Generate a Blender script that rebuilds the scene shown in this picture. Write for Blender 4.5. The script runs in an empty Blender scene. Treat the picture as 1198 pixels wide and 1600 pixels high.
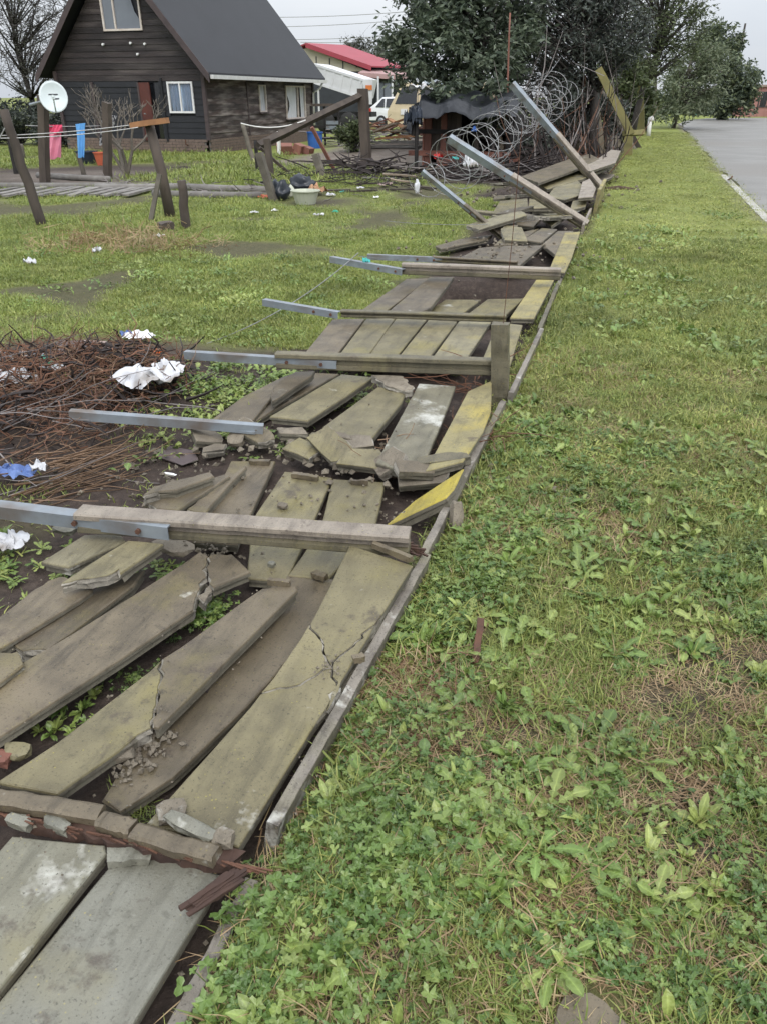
import bpy, bmesh, math, random
import numpy as np
from mathutils import Vector, Matrix, noise as mnoise

R = math.radians
random.seed(7)
rng = np.random.default_rng(11)
scene = bpy.context.scene
COL = scene.collection

# ------------------------------------------------------------------ camera
CAM_H = 1.65
PITCH = math.atan(650 / 1200.0)
YAW = R(17.1)
cam_data = bpy.data.cameras.new("camera")
cam = bpy.data.objects.new("camera", cam_data)
COL.objects.link(cam)
cam.location = (0, 0, CAM_H)
cam.rotation_euler = (math.pi / 2 - PITCH, 0, YAW)
cam_data.sensor_fit = 'VERTICAL'
cam_data.sensor_height = 24.0
cam_data.lens = 18.0
cam_data.clip_start = 0.05
cam_data.clip_end = 2000
scene.camera = cam

# ------------------------------------------------------------------ sky and sun (overcast)
SUN_EL, SUN_AZ = R(52), R(150)
world = bpy.data.worlds.new("World")
scene.world = world
world.use_nodes = True
wn, wl = world.node_tree.nodes, world.node_tree.links
wn.clear()
w_out = wn.new('ShaderNodeOutputWorld')
w_bg = wn.new('ShaderNodeBackground')
w_sky = wn.new('ShaderNodeTexSky')
w_sky.sky_type = 'NISHITA'
w_sky.sun_disc = False
w_sky.sun_elevation = SUN_EL
w_sky.sun_rotation = SUN_AZ
w_sky.air_density = 1.0
w_sky.dust_density = 4.0
w_sky.ozone_density = 1.0
w_tc = wn.new('ShaderNodeTexCoord')
w_map = wn.new('ShaderNodeMapping')
w_map.inputs['Scale'].default_value = (1.2, 1.2, 4.0)
w_noise = wn.new('ShaderNodeTexNoise')
w_noise.inputs['Scale'].default_value = 1.6
w_noise.inputs['Detail'].default_value = 6
w_noise.inputs['Roughness'].default_value = 0.55
w_ramp = wn.new('ShaderNodeValToRGB')
w_ramp.color_ramp.elements[0].position = 0.30
w_ramp.color_ramp.elements[0].color = (5.0, 5.4, 6.0, 1)
w_ramp.color_ramp.elements[1].position = 0.75
w_ramp.color_ramp.elements[1].color = (6.6, 6.75, 6.95, 1)
w_mix = wn.new('ShaderNodeMixRGB')
w_mix.inputs['Fac'].default_value = 0.88
wl.new(w_tc.outputs['Generated'], w_map.inputs['Vector'])
wl.new(w_map.outputs['Vector'], w_noise.inputs['Vector'])
wl.new(w_noise.outputs['Fac'], w_ramp.inputs['Fac'])
wl.new(w_sky.outputs['Color'], w_mix.inputs['Color1'])
wl.new(w_ramp.outputs['Color'], w_mix.inputs['Color2'])
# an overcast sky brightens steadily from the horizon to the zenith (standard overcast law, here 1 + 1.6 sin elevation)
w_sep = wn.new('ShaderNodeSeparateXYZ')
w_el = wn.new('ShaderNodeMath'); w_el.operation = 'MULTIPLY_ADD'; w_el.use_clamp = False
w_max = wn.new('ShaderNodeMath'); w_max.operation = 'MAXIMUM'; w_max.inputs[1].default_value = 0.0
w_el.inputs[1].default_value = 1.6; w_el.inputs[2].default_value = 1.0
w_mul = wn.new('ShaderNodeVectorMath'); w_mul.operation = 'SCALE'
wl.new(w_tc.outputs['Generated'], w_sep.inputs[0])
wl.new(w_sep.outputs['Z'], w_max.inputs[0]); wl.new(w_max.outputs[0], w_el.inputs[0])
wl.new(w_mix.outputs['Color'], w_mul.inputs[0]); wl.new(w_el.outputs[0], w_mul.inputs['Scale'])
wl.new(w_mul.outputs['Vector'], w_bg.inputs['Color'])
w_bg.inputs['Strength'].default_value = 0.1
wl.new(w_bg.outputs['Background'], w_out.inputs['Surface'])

sun_data = bpy.data.lights.new("sun", 'SUN')
sun_data.energy = 1.5
sun_data.angle = R(35)
sun_data.color = (1.0, 0.97, 0.92)
sun = bpy.data.objects.new("sun", sun_data)
COL.objects.link(sun)
sun.location = (0, -10, 30)
_d = Vector((math.sin(SUN_AZ) * math.cos(SUN_EL), math.cos(SUN_AZ) * math.cos(SUN_EL), math.sin(SUN_EL)))
sun.rotation_euler = (-_d).to_track_quat('-Z', 'Y').to_euler()

vs = scene.view_settings
vs.view_transform = 'Standard'
vs.look = 'None'
vs.exposure = 0.42
vs.gamma = 1.0
vs.use_curve_mapping = False
scene.cycles.max_bounces = 4
scene.cycles.diffuse_bounces = 2
scene.cycles.glossy_bounces = 2
scene.cycles.transmission_bounces = 3
scene.cycles.use_adaptive_sampling = True
scene.cycles.adaptive_threshold = 0.03
scene.cycles.transparent_max_bounces = 6
scene.cycles.use_denoising = True

# ------------------------------------------------------------------ where things stand
# Image pixel coordinates, cast as rays from the eye point, turned into positions
# on the ground (P), on a plane across the street (PY) or along it (PX).
def ray(px, py):
    x, y = (px - 599) / 1200.0, -(py - 800) / 1200.0
    f = math.cos(PITCH) + y * math.sin(PITCH)
    u = -math.sin(PITCH) + y * math.cos(PITCH)
    c, s = math.cos(YAW), math.sin(YAW)
    return Vector((x * c - f * s, x * s + f * c, u))
EYE = Vector((0, 0, CAM_H))
def P(px, py, z=0.0):
    r = ray(px, py)
    return EYE + r * ((z - CAM_H) / r.z)
def PY(px, py, Y):
    r = ray(px, py)
    return EYE + r * (Y / r.y)
def PX(px, py, X):
    r = ray(px, py)
    return EYE + r * (X / r.x)
def PPL(px, py, p0, n):
    r = ray(px, py)
    return EYE + r * ((p0 - EYE).dot(n) / r.dot(n))
ZOOM = {'p': (0, 0, 1), 'z1': (0, 480, 2.662), 'z2': (400, 340, 2.2185), 'z3': (300, 540, 2.139), 'z4': (0, 760, 2.662),
        'z5': (300, 760, 2.604), 'z6': (0, 1100, 2.139), 'zr': (600, 0, 2.995), 'q1': (560, 100, 4.992), 'q2': (760, 180, 4.992),
        'q3': (620, 220, 3.744), 'q4': (370, 120, 4.437), 'q5': (0, 240, 3.328), 'q6': (0, 500, 3.744), 'q7': (780, 0, 3.744),
        'q8': (0, 0, 4.992), 'za': (0, 0, 3.5235), 'zb': (240, 0, 2.852)}
def zz(zoom, x, y):
    a, b, s = ZOOM[zoom]
    return a + x / s, b + y / s

# ------------------------------------------------------------------ noise
def _hash(ix, iy, seed):
    n = (ix.astype(np.int64) * 374761393 + iy.astype(np.int64) * 668265263 + seed * 974711) & 0x7fffffff
    n = ((n ^ (n >> 13)) * 1274126177) & 0x7fffffff
    return ((n ^ (n >> 16)) & 0xffff) / 65535.0
def vnoise(x, y, seed=0):
    x = np.asarray(x, float); y = np.asarray(y, float)
    ix, iy = np.floor(x), np.floor(y)
    fx, fy = x - ix, y - iy
    fx = fx * fx * (3 - 2 * fx); fy = fy * fy * (3 - 2 * fy)
    a = _hash(ix, iy, seed); b = _hash(ix + 1, iy, seed); c = _hash(ix, iy + 1, seed); d = _hash(ix + 1, iy + 1, seed)
    return a + (b - a) * fx + (c - a) * fy + (a - b - c + d) * fx * fy
def fbm(x, y, seed=0, o=4):
    s, a, t = 0, 0.5, 0
    for k in range(o):
        s = s + a * vnoise(x * 2 ** k, y * 2 ** k, seed + k * 17); t += a; a *= 0.5
    return s / t
def sstep(a, b, v):
    t = np.clip((v - a) / (b - a), 0, 1)
    return t * t * (3 - 2 * t)

# ------------------------------------------------------------------ mesh helpers
WORLD_AT = {}
def tag(o, label=None, cat=None, group=None, kind=None):
    if label: o["label"] = label
    if cat: o["category"] = cat
    if group: o["group"] = group
    if kind: o["kind"] = kind
    elif cat: o["kind"] = 'thing'
    return o
def empty(name, loc, label=None, cat=None, group=None):
    o = bpy.data.objects.new(name, None)
    COL.objects.link(o)
    o.empty_display_size = 0.2
    o.location = loc
    WORLD_AT[o.name] = Vector(loc)
    return tag(o, label, cat, group)
class MB:
    def __init__(s):
        s.v, s.f, s.fm = [], [], None
    def add(s, vs_, fs_):
        k = len(s.v)
        s.v += [tuple(v) for v in vs_]
        s.f += [tuple(i + k for i in f) for f in fs_]
        return s
    def box(s, c, size, rot=None):
        hx, hy, hz = size[0] / 2, size[1] / 2, size[2] / 2
        c = Vector(c)
        pts = [Vector((x, y, z)) for z in (-hz, hz) for y in (-hy, hy) for x in (-hx, hx)]
        if rot is not None:
            pts = [rot @ p for p in pts]
        return s.add([c + p for p in pts], [(0, 2, 3, 1), (4, 5, 7, 6), (0, 1, 5, 4), (2, 6, 7, 3), (0, 4, 6, 2), (1, 3, 7, 5)])
    def beam(s, a, b, w, h, up=(0, 0, 1), segs=1, jit=0.0, sec=None, seed=0, taper=1.0):
        """a bar from a to b: section w (sideways) x h (along up), or a section polygon"""
        a, b = Vector(a), Vector(b)
        ax = (b - a).normalized()
        up = Vector(up)
        if abs(ax.dot(up)) > 0.97: up = Vector((0, 1, 0))
        sd = ax.cross(up).normalized()
        u2 = sd.cross(ax).normalized()
        if sec is None:
            sec = [(-w / 2, -h / 2), (w / 2, -h / 2), (w / 2, h / 2), (-w / 2, h / 2)]
        n = len(sec)
        rr = random.Random(seed)
        vs_ = []
        for i in range(segs + 1):
            t = i / segs
            sc = 1 + (taper - 1) * t
            o1, o2 = (rr.uniform(-jit, jit), rr.uniform(-jit, jit)) if 0 < i < segs else (0, 0)
            for (x, y) in sec:
                j1, j2 = rr.uniform(-jit, jit) * 0.6, rr.uniform(-jit, jit) * 0.6
                e = rr.uniform(-jit, jit) if i in (0, segs) else 0
                vs_.append(a.lerp(b, t) + sd * (x * sc + o1 + j1) + u2 * (y * sc + o2 + j2) + ax * e * 2)
        fs_ = []
        for i in range(segs):
            for k in range(n):
                k2 = (k + 1) % n
                fs_.append((i * n + k, i * n + k2, (i + 1) * n + k2, (i + 1) * n + k))
        fs_.append(tuple(range(n))[::-1])
        fs_.append(tuple(segs * n + k for k in range(n)))
        return s.add(vs_, fs_)
    def tube(s, pts, r, n=6, r2=None, cap=True):
        pts = [Vector(p) for p in pts]
        m = len(pts)
        vs_, fs_ = [], []
        ref = None
        for i, p in enumerate(pts):
            t = (pts[min(i + 1, m - 1)] - pts[max(i - 1, 0)]).normalized()
            if ref is None:
                ref = t.orthogonal().normalized()
            ref = (ref - t * ref.dot(t))
            ref = ref.normalized() if ref.length > 1e-6 else t.orthogonal().normalized()
            b = t.cross(ref)
            rad = r if r2 is None else r + (r2 - r) * i / (m - 1)
            for k in range(n):
                a = 2 * math.pi * k / n
                vs_.append(p + (ref * math.cos(a) + b * math.sin(a)) * rad)
        for i in range(m - 1):
            for k in range(n):
                k2 = (k + 1) % n
                fs_.append((i * n + k, i * n + k2, (i + 1) * n + k2, (i + 1) * n + k))
        if cap:
            fs_.append(tuple(range(n))[::-1]); fs_.append(tuple((m - 1) * n + k for k in range(n)))
        return s.add(vs_, fs_)
    def lathe(s, c, prof, n=16, ax=(0, 0, 1)):
        q = Vector((0, 0, 1)).rotation_difference(Vector(ax)).to_matrix()
        c = Vector(c)
        vs_, fs_ = [], []
        for (r, z) in prof:
            for k in range(n):
                a = 2 * math.pi * k / n
                vs_.append(c + q @ Vector((r * math.cos(a), r * math.sin(a), z)))
        for i in range(len(prof) - 1):
            for k in range(n):
                k2 = (k + 1) % n
                fs_.append((i * n + k, i * n + k2, (i + 1) * n + k2, (i + 1) * n + k))
        fs_.append(tuple(range(n))[::-1]); fs_.append(tuple((len(prof) - 1) * n + k for k in range(n)))
        return s.add(vs_, fs_)
    def prism(s, poly, vec):
        """a flat polygon (any plane) given thickness along vec"""
        n = len(poly)
        poly = [Vector(p) for p in poly]
        vec = Vector(vec)
        return s.add(poly + [p + vec for p in poly], [tuple(range(n))[::-1], tuple(n + k for k in range(n))] +
                     [(k, (k + 1) % n, n + (k + 1) % n, n + k) for k in range(n)])
    def build(s, name, mat, parent=None, smooth=False, recalc=True, origin=None):
        me = bpy.data.meshes.new(name)
        vs_ = np.array([tuple(v) for v in s.v], float)
        if parent is not None:
            at = WORLD_AT[parent.name]
        if origin is not None:
            org = Vector(origin)
        elif parent is not None:
            org = at
        else:
            org = Vector(((vs_[:, 0].min() + vs_[:, 0].max()) / 2, (vs_[:, 1].min() + vs_[:, 1].max()) / 2, vs_[:, 2].min()))
        me.from_pydata((vs_ - np.array(org)).tolist(), [], s.f)
        if recalc:
            bm = bmesh.new(); bm.from_mesh(me)
            bmesh.ops.recalc_face_normals(bm, faces=bm.faces)
            bm.to_mesh(me); bm.free()
        if smooth:
            me.shade_smooth()
        me.materials.append(mat)
        if s.fm is not None:
            for q in ('concrete_side', 'concrete_fresh'): me.materials.append(MAT[q])
            me.polygons.foreach_set('material_index', np.array(s.fm, np.int32))
        o = bpy.data.objects.new(name, me)
        COL.objects.link(o)
        if parent is not None:
            o.parent = parent
            o.location = org - at
        else:
            o.location = org
        WORLD_AT[o.name] = org.copy()
        return o

# ------------------------------------------------------------------ materials
MAT = {}
def node_mat(name):
    m = bpy.data.materials.new(name)
    m.use_nodes = True
    nt = m.node_tree
    return m, nt, nt.nodes, nt.links, nt.nodes['Principled BSDF']
def ramp(n, els):
    r = n.new('ShaderNodeValToRGB')
    e = r.color_ramp.elements
    while len(e) < len(els): e.new(0.5)
    for k, (p, c) in enumerate(els):
        e[k].position = p
        e[k].color = (*c, 1) if len(c) == 3 else c
    return r
def mul(c, k): return tuple(x * k for x in c)
def plain(name, c1, c2=None, scale=4.0, rough=0.7, bump=0.15, bscale=40.0, dist=0.01, metal=0.0, stretch=(1, 1, 1), spec=0.4,
          coord='Object', rand=0.0, p0=0.3, p1=0.7, c3=None, s3=1.5, p3=(0.55, 0.7), alpha=None, trans=0.0):
    """painted, wooden, cloth, metal ... surfaces: two colours mixed by noise, a third in patches, fine relief"""
    m, nt, n, l, b = node_mat(name)
    c2 = c2 or mul(c1, 0.75)
    tc = n.new('ShaderNodeTexCoord')
    mp = n.new('ShaderNodeMapping')
    mp.inputs['Scale'].default_value = stretch
    l.new(tc.outputs[coord], mp.inputs['Vector'])
    nz = n.new('ShaderNodeTexNoise')
    nz.inputs['Scale'].default_value = scale
    nz.inputs['Detail'].default_value = 6
    nz.inputs['Roughness'].default_value = 0.6
    l.new(mp.outputs['Vector'], nz.inputs['Vector'])
    rp = ramp(n, [(p0, c1), (p1, c2)])
    l.new(nz.outputs['Fac'], rp.inputs['Fac'])
    col = rp.outputs['Color']
    if c3:
        n3 = n.new('ShaderNodeTexNoise')
        n3.inputs['Scale'].default_value = s3
        n3.inputs['Detail'].default_value = 5
        l.new(mp.outputs['Vector'], n3.inputs['Vector'])
        r3 = ramp(n, [(p3[0], (0, 0, 0)), (p3[1], (1, 1, 1))])
        l.new(n3.outputs['Fac'], r3.inputs['Fac'])
        mx = n.new('ShaderNodeMixRGB')
        l.new(r3.outputs['Color'], mx.inputs['Fac'])
        l.new(col, mx.inputs['Color1'])
        mx.inputs['Color2'].default_value = (*c3, 1)
        col = mx.outputs['Color']
    if rand:
        oi = n.new('ShaderNodeObjectInfo')
        mr = n.new('ShaderNodeMapRange')
        mr.inputs['To Min'].default_value = 1 - rand
        mr.inputs['To Max'].default_value = 1 + rand
        l.new(oi.outputs['Random'], mr.inputs['Value'])
        hs = n.new('ShaderNodeHueSaturation')
        l.new(mr.outputs['Result'], hs.inputs['Value'])
        l.new(col, hs.inputs['Color'])
        col = hs.outputs['Color']
    l.new(col, b.inputs['Base Color'])
    b.inputs['Roughness'].default_value = rough
    b.inputs['Metallic'].default_value = metal
    b.inputs['Specular IOR Level'].default_value = spec
    if bump:
        nb = n.new('ShaderNodeTexNoise')
        nb.inputs['Scale'].default_value = bscale
        nb.inputs['Detail'].default_value = 5
        l.new(mp.outputs['Vector'], nb.inputs['Vector'])
        bp = n.new('ShaderNodeBump')
        bp.inputs['Strength'].default_value = bump
        bp.inputs['Distance'].default_value = dist
        l.new(nb.outputs['Fac'], bp.inputs['Height'])
        l.new(bp.outputs['Normal'], b.inputs['Normal'])
    if trans:
        b.inputs['Transmission Weight'].default_value = trans
    MAT[name] = m
    return m
def concrete(name, base, dark, lichen, lichen_amt, white_amt, rough=0.55):
    """weathered precast concrete: grime clouds, lichen blooms, lime bloom, pores; world-space so no two slabs repeat"""
    m, nt, n, l, b = node_mat(name)
    g = n.new('ShaderNodeNewGeometry')
    pos = g.outputs['Position']
    def nz(scale, detail=4, rg=0.6):
        t = n.new('ShaderNodeTexNoise')
        t.inputs['Scale'].default_value = scale
        t.inputs['Detail'].default_value = detail
        t.inputs['Roughness'].default_value = rg
        l.new(pos, t.inputs['Vector'])
        return t.outputs['Fac']
    def mix(fac, c1, c2, mode='MIX'):
        x = n.new('ShaderNodeMixRGB')
        x.blend_type = mode
        if hasattr(fac, 'is_linked'): l.new(fac, x.inputs['Fac'])
        else: x.inputs['Fac'].default_value = fac
        for s_, c in (('Color1', c1), ('Color2', c2)):
            if isinstance(c, tuple): x.inputs[s_].default_value = (*c, 1)
            else: l.new(c, x.inputs[s_])
        return x.outputs['Color']
    def rmp(src, lo, hi):
        r = ramp(n, [(lo, (0, 0, 0)), (hi, (1, 1, 1))])
        l.new(src, r.inputs['Fac'])
        return r.outputs['Color']
    col = mix(rmp(nz(7.0), 0.35, 0.7), base, dark)
    col = mix(rmp(nz(2.6, 4), 0.62 - lichen_amt * 0.3, 0.86 - lichen_amt * 0.25), col, lichen)
    col = mix(rmp(nz(22, 4), 0.60, 0.75), col, mul(dark, 0.72))
    mps = n.new('ShaderNodeMapping'); mps.inputs['Scale'].default_value = (9.0, 1.3, 3.0); mps.inputs['Rotation'].default_value = (0, 0, 0.12)
    l.new(pos, mps.inputs['Vector'])
    ts = n.new('ShaderNodeTexNoise'); ts.inputs['Scale'].default_value = 2.2; ts.inputs['Detail'].default_value = 4; ts.inputs['Roughness'].default_value = 0.65
    l.new(mps.outputs['Vector'], ts.inputs['Vector'])
    col = mix(rmp(ts.outputs['Fac'], 0.50, 0.78), col, mul(dark, 0.62))
    col = mix(rmp(nz(1.4, 3), 0.54, 0.74), col, mul(base, 1.16))
    sm = n.new('ShaderNodeMath'); sm.operation = 'MULTIPLY'; sm.inputs[1].default_value = 0.75
    rmud = ramp(n, [(0.60, (0, 0, 0)), (0.68, (1, 1, 1))])
    l.new(nz(5.0, 6, 0.72), rmud.inputs['Fac']); l.new(rmud.outputs['Color'], sm.inputs[0])
    col = mix(sm.outputs[0], col, (0.062, 0.047, 0.036))
    if white_amt > 0:
        mpw = n.new('ShaderNodeMapping')
        mpw.inputs['Location'].default_value = (3.1, 1.7, 0.4)
        l.new(pos, mpw.inputs['Vector'])
        t = n.new('ShaderNodeTexNoise')
        t.inputs['Scale'].default_value = 3.4; t.inputs['Detail'].default_value = 5; t.inputs['Roughness'].default_value = 0.68
        l.new(mpw.outputs['Vector'], t.inputs['Vector'])
        col = mix(rmp(t.outputs['Fac'], 0.70 - white_amt * 0.16, 0.80 - white_amt * 0.12), col, (0.55, 0.55, 0.50))
    col = mix(rmp(nz(130, 3), 0.58, 0.72), col, mul(dark, 0.55))
    col = mix(rmp(nz(320, 2), 0.58, 0.82), col, mul(base, 1.12))
    vo = n.new('ShaderNodeTexVoronoi'); vo.inputs['Scale'].default_value = 60
    l.new(pos, vo.inputs['Vector'])
    vr = ramp(n, [(0.10, (1, 1, 1)), (0.17, (0, 0, 0))]); l.new(vo.outputs['Distance'], vr.inputs['Fac'])
    vm = n.new('ShaderNodeMath'); vm.operation = 'MULTIPLY'
    l.new(vr.outputs['Color'], vm.inputs[0]); l.new(rmp(nz(9, 3), 0.50, 0.62), vm.inputs[1])
    col = mix(vm.outputs[0], col, mul(lichen, 1.25))
    oi = n.new('ShaderNodeObjectInfo')
    mr = n.new('ShaderNodeMapRange')
    mr.inputs['To Min'].default_value = 0.86; mr.inputs['To Max'].default_value = 1.14
    l.new(oi.outputs['Random'], mr.inputs['Value'])
    hs = n.new('ShaderNodeHueSaturation')
    l.new(mr.outputs['Result'], hs.inputs['Value'])
    l.new(col, hs.inputs['Color'])
    l.new(hs.outputs['Color'], b.inputs['Base Color'])
    rr_ = n.new('ShaderNodeMapRange')
    rr_.inputs['To Min'].default_value = rough - 0.16; rr_.inputs['To Max'].default_value = rough + 0.2
    l.new(nz(4.0), rr_.inputs['Value'])
    l.new(rr_.outputs['Result'], b.inputs['Roughness'])
    b.inputs['Specular IOR Level'].default_value = 0.45
    add = n.new('ShaderNodeMath'); add.operation = 'ADD'
    l.new(nz(160, 4), add.inputs[0])
    l.new(nz(14, 4), add.inputs[1])
    bp = n.new('ShaderNodeBump')
    bp.inputs['Strength'].default_value = 0.55
    bp.inputs['Distance'].default_value = 0.004
    l.new(add.outputs[0], bp.inputs['Height'])
    l.new(bp.outputs['Normal'], b.inputs['Normal'])
    MAT[name] = m
    return m
OLIVE, OLIVE_D = (0.186, 0.162, 0.088), (0.104, 0.089, 0.050)
concrete('concrete_olive', OLIVE, OLIVE_D, (0.20, 0.172, 0.05), 0.32, 0.3, 0.46)
concrete('concrete_grey', (0.18, 0.178, 0.146), (0.128, 0.123, 0.095), (0.20, 0.178, 0.09), 0.05, 0.25, 0.38)
concrete('concrete_brown', (0.140, 0.114, 0.075), (0.072, 0.058, 0.039), (0.155, 0.132, 0.045), 0.24, 0.35, 0.46)
concrete('concrete_yellow', (0.235, 0.205, 0.095), (0.15, 0.13, 0.07), (0.34, 0.275, 0.055), 0.5, 0.1)
concrete('concrete_lichen', (0.205, 0.185, 0.115), (0.13, 0.115, 0.075), (0.27, 0.225, 0.06), 0.38, 0.1)
concrete('concrete_edge', (0.205, 0.185, 0.155), (0.06, 0.05, 0.04), (0.16, 0.15, 0.075), 0.3, 0.6)
concrete('concrete_bright_yellow', (0.40, 0.325, 0.045), (0.26, 0.215, 0.06), (0.50, 0.40, 0.035), 0.6, 0.0)
concrete('concrete_white', (0.20, 0.185, 0.13), (0.12, 0.11, 0.078), (0.27, 0.24, 0.09), 0.1, 1.0)
concrete('concrete_pale', (0.27, 0.235, 0.19), (0.165, 0.14, 0.115), (0.22, 0.20, 0.09), 0.05, 0.35)
concrete('concrete_mossy', (0.135, 0.12, 0.078), (0.08, 0.072, 0.05), (0.16, 0.14, 0.045), 0.3, 0.1)
concrete('concrete_broken', (0.20, 0.172, 0.13), (0.11, 0.094, 0.072), (0.21, 0.19, 0.12), 0.0, 0.4, 0.8)
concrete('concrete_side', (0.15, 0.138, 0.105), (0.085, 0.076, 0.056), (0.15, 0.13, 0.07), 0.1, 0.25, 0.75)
concrete('concrete_fresh', (0.27, 0.25, 0.21), (0.15, 0.138, 0.115), (0.22, 0.2, 0.15), 0.0, 0.5, 0.85)
concrete('concrete_streak', (0.18, 0.174, 0.132), (0.125, 0.118, 0.086), (0.20, 0.178, 0.09), 0.05, 1.1, 0.42)
plain('galvanised', (0.27, 0.305, 0.335), (0.19, 0.215, 0.24), 9, 0.42, 0.1, 90, 0.002, metal=0.3, c3=(0.15, 0.125, 0.105), s3=5, p3=(0.50, 0.72))
plain('rust', (0.125, 0.058, 0.034), (0.065, 0.034, 0.024), 14, 0.85, 0.5, 60, 0.01)
plain('rotten_wood', (0.085, 0.048, 0.034), (0.036, 0.021, 0.017), 8, 0.85, 0.6, 30, 0.012, stretch=(1, 1, 1))
plain('wire', (0.36, 0.37, 0.38), (0.20, 0.19, 0.185), 30, 0.5, 0, metal=0.5)
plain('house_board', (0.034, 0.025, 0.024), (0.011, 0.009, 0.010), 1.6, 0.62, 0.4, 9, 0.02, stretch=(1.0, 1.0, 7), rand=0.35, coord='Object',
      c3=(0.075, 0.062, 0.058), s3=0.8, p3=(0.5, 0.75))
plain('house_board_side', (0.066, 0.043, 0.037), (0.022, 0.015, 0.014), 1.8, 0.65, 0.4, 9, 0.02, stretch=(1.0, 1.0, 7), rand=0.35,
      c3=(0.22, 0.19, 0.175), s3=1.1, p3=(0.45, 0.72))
plain('dark_panel', (0.016, 0.017, 0.021), (0.009, 0.010, 0.013), 2, 0.55, 0.2, 12, 0.01)
plain('roof_felt', (0.020, 0.021, 0.025), (0.014, 0.015, 0.018), 1.2, 0.6, 0.3, 40, 0.01)
plain('fascia', (0.075, 0.055, 0.055), (0.045, 0.035, 0.037), 3, 0.7, 0.2)
plain('white_paint', (0.72, 0.73, 0.74), (0.60, 0.60, 0.60), 5, 0.45, 0.05)
plain('window_frame', (0.62, 0.58, 0.54), (0.45, 0.38, 0.33), 6, 0.55, 0.1)
plain('glass', (0.16, 0.18, 0.21), (0.12, 0.135, 0.16), 1.0, 0.08, 0, spec=0.7)
plain('glass_and_dark_interior', (0.012, 0.013, 0.016), (0.008, 0.009, 0.011), 1.0, 0.1, 0, spec=0.7)
plain('curtain_blue', (0.52, 0.62, 0.78), (0.25, 0.42, 0.66), 3, 0.85, 0.1, stretch=(8, 8, 0.6))
plain('curtain_white', (0.62, 0.63, 0.64), (0.40, 0.42, 0.45), 3, 0.85, 0.1, stretch=(6, 6, 0.6))
plain('red_door', (0.105, 0.030, 0.022), (0.06, 0.02, 0.018), 3, 0.55, 0.1)
plain('brick', (0.155, 0.115, 0.095), (0.10, 0.075, 0.064), 12, 0.9, 0.3, 80, 0.005, rand=0.25)
plain('mortar', (0.13, 0.12, 0.11), (0.09, 0.085, 0.08), 20, 0.95, 0.3, 80, 0.005)
plain('old_timber', (0.085, 0.068, 0.055), (0.042, 0.034, 0.029), 5, 0.85, 0.5, 18, 0.012, stretch=(1, 1, 0.25), rand=0.2)
plain('grey_timber', (0.135, 0.122, 0.098), (0.075, 0.066, 0.055), 5, 0.85, 0.5, 18, 0.012, rand=0.25)
plain('pale_timber', (0.30, 0.245, 0.18), (0.19, 0.15, 0.11), 5, 0.8, 0.3, 18, 0.01, rand=0.2)
plain('orange_timber', (0.33, 0.165, 0.075), (0.20, 0.10, 0.05), 4, 0.75, 0.3, 18, 0.01, rand=0.3)
plain('red_timber', (0.20, 0.085, 0.06), (0.12, 0.055, 0.043), 4, 0.75, 0.3, 14, 0.01, stretch=(1, 1, 0.3), rand=0.25)
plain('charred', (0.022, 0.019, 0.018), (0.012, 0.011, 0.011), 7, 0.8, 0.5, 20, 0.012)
plain('mossy_timber', (0.15, 0.138, 0.062), (0.19, 0.168, 0.06), 4, 0.8, 0.3, 20, 0.01)
plain('tarp_black', (0.012, 0.014, 0.018), (0.008, 0.009, 0.012), 3, 0.35, 0.3, 8, 0.03)
plain('tarp_blue', (0.025, 0.035, 0.055), (0.016, 0.02, 0.03), 3, 0.4, 0.3, 8, 0.03)
plain('roof_red', (0.30, 0.045, 0.065), (0.25, 0.04, 0.055), 2, 0.5, 0.05)
plain('cream_wall', (0.46, 0.42, 0.33), (0.36, 0.33, 0.26), 2, 0.8, 0.05)
plain('dark_wall', (0.035, 0.04, 0.047), (0.025, 0.028, 0.034), 2, 0.7, 0.05)
plain('pink_board', (0.38, 0.24, 0.235), (0.28, 0.19, 0.185), 2, 0.7, 0.05)
plain('pink_wall', (0.36, 0.185, 0.165), (0.30, 0.15, 0.135), 1.2, 0.8, 0.1)
plain('truck_white', (0.62, 0.63, 0.65), (0.52, 0.53, 0.55), 2, 0.4, 0.03)
plain('car_white', (0.74, 0.76, 0.78), (0.70, 0.72, 0.74), 1, 0.22, 0)
plain('car_cream', (0.58, 0.50, 0.34), (0.50, 0.42, 0.28), 2, 0.35, 0)
plain('tyre', (0.02, 0.02, 0.02), (0.03, 0.03, 0.03), 6, 0.85, 0.1)
plain('lamp_red', (0.45, 0.03, 0.02), (0.35, 0.03, 0.02), 6, 0.3, 0)
plain('orange_paint', (0.62, 0.19, 0.05), (0.5, 0.15, 0.05), 6, 0.5, 0)
plain('dish_white', (0.56, 0.62, 0.63), (0.47, 0.53, 0.54), 3, 0.4, 0.02)
plain('pink_cloth', (0.72, 0.27, 0.36), (0.60, 0.18, 0.27), 5, 0.9, 0.2, 60)
plain('pink_cloth_bright', (0.70, 0.085, 0.17), (0.6, 0.07, 0.14), 5, 0.9, 0.2, 60)
plain('blue_cloth', (0.16, 0.43, 0.80), (0.12, 0.34, 0.70), 5, 0.9, 0.2, 60)
plain('checked_cloth', (0.55, 0.55, 0.56), (0.06, 0.06, 0.07), 16, 0.9, 0.2, 60, p0=0.47, p1=0.53)
plain('terracotta', (0.48, 0.12, 0.055), (0.38, 0.09, 0.05), 6, 0.6, 0.05)
plain('blue_plastic', (0.04, 0.13, 0.42), (0.03, 0.10, 0.34), 4, 0.4, 0.03)
plain('cream_plastic', (0.48, 0.50, 0.40), (0.38, 0.40, 0.33), 4, 0.4, 0.05)
plain('bag_black', (0.022, 0.028, 0.036), (0.015, 0.018, 0.024), 4, 0.3, 0.3, 14, 0.02)
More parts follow.
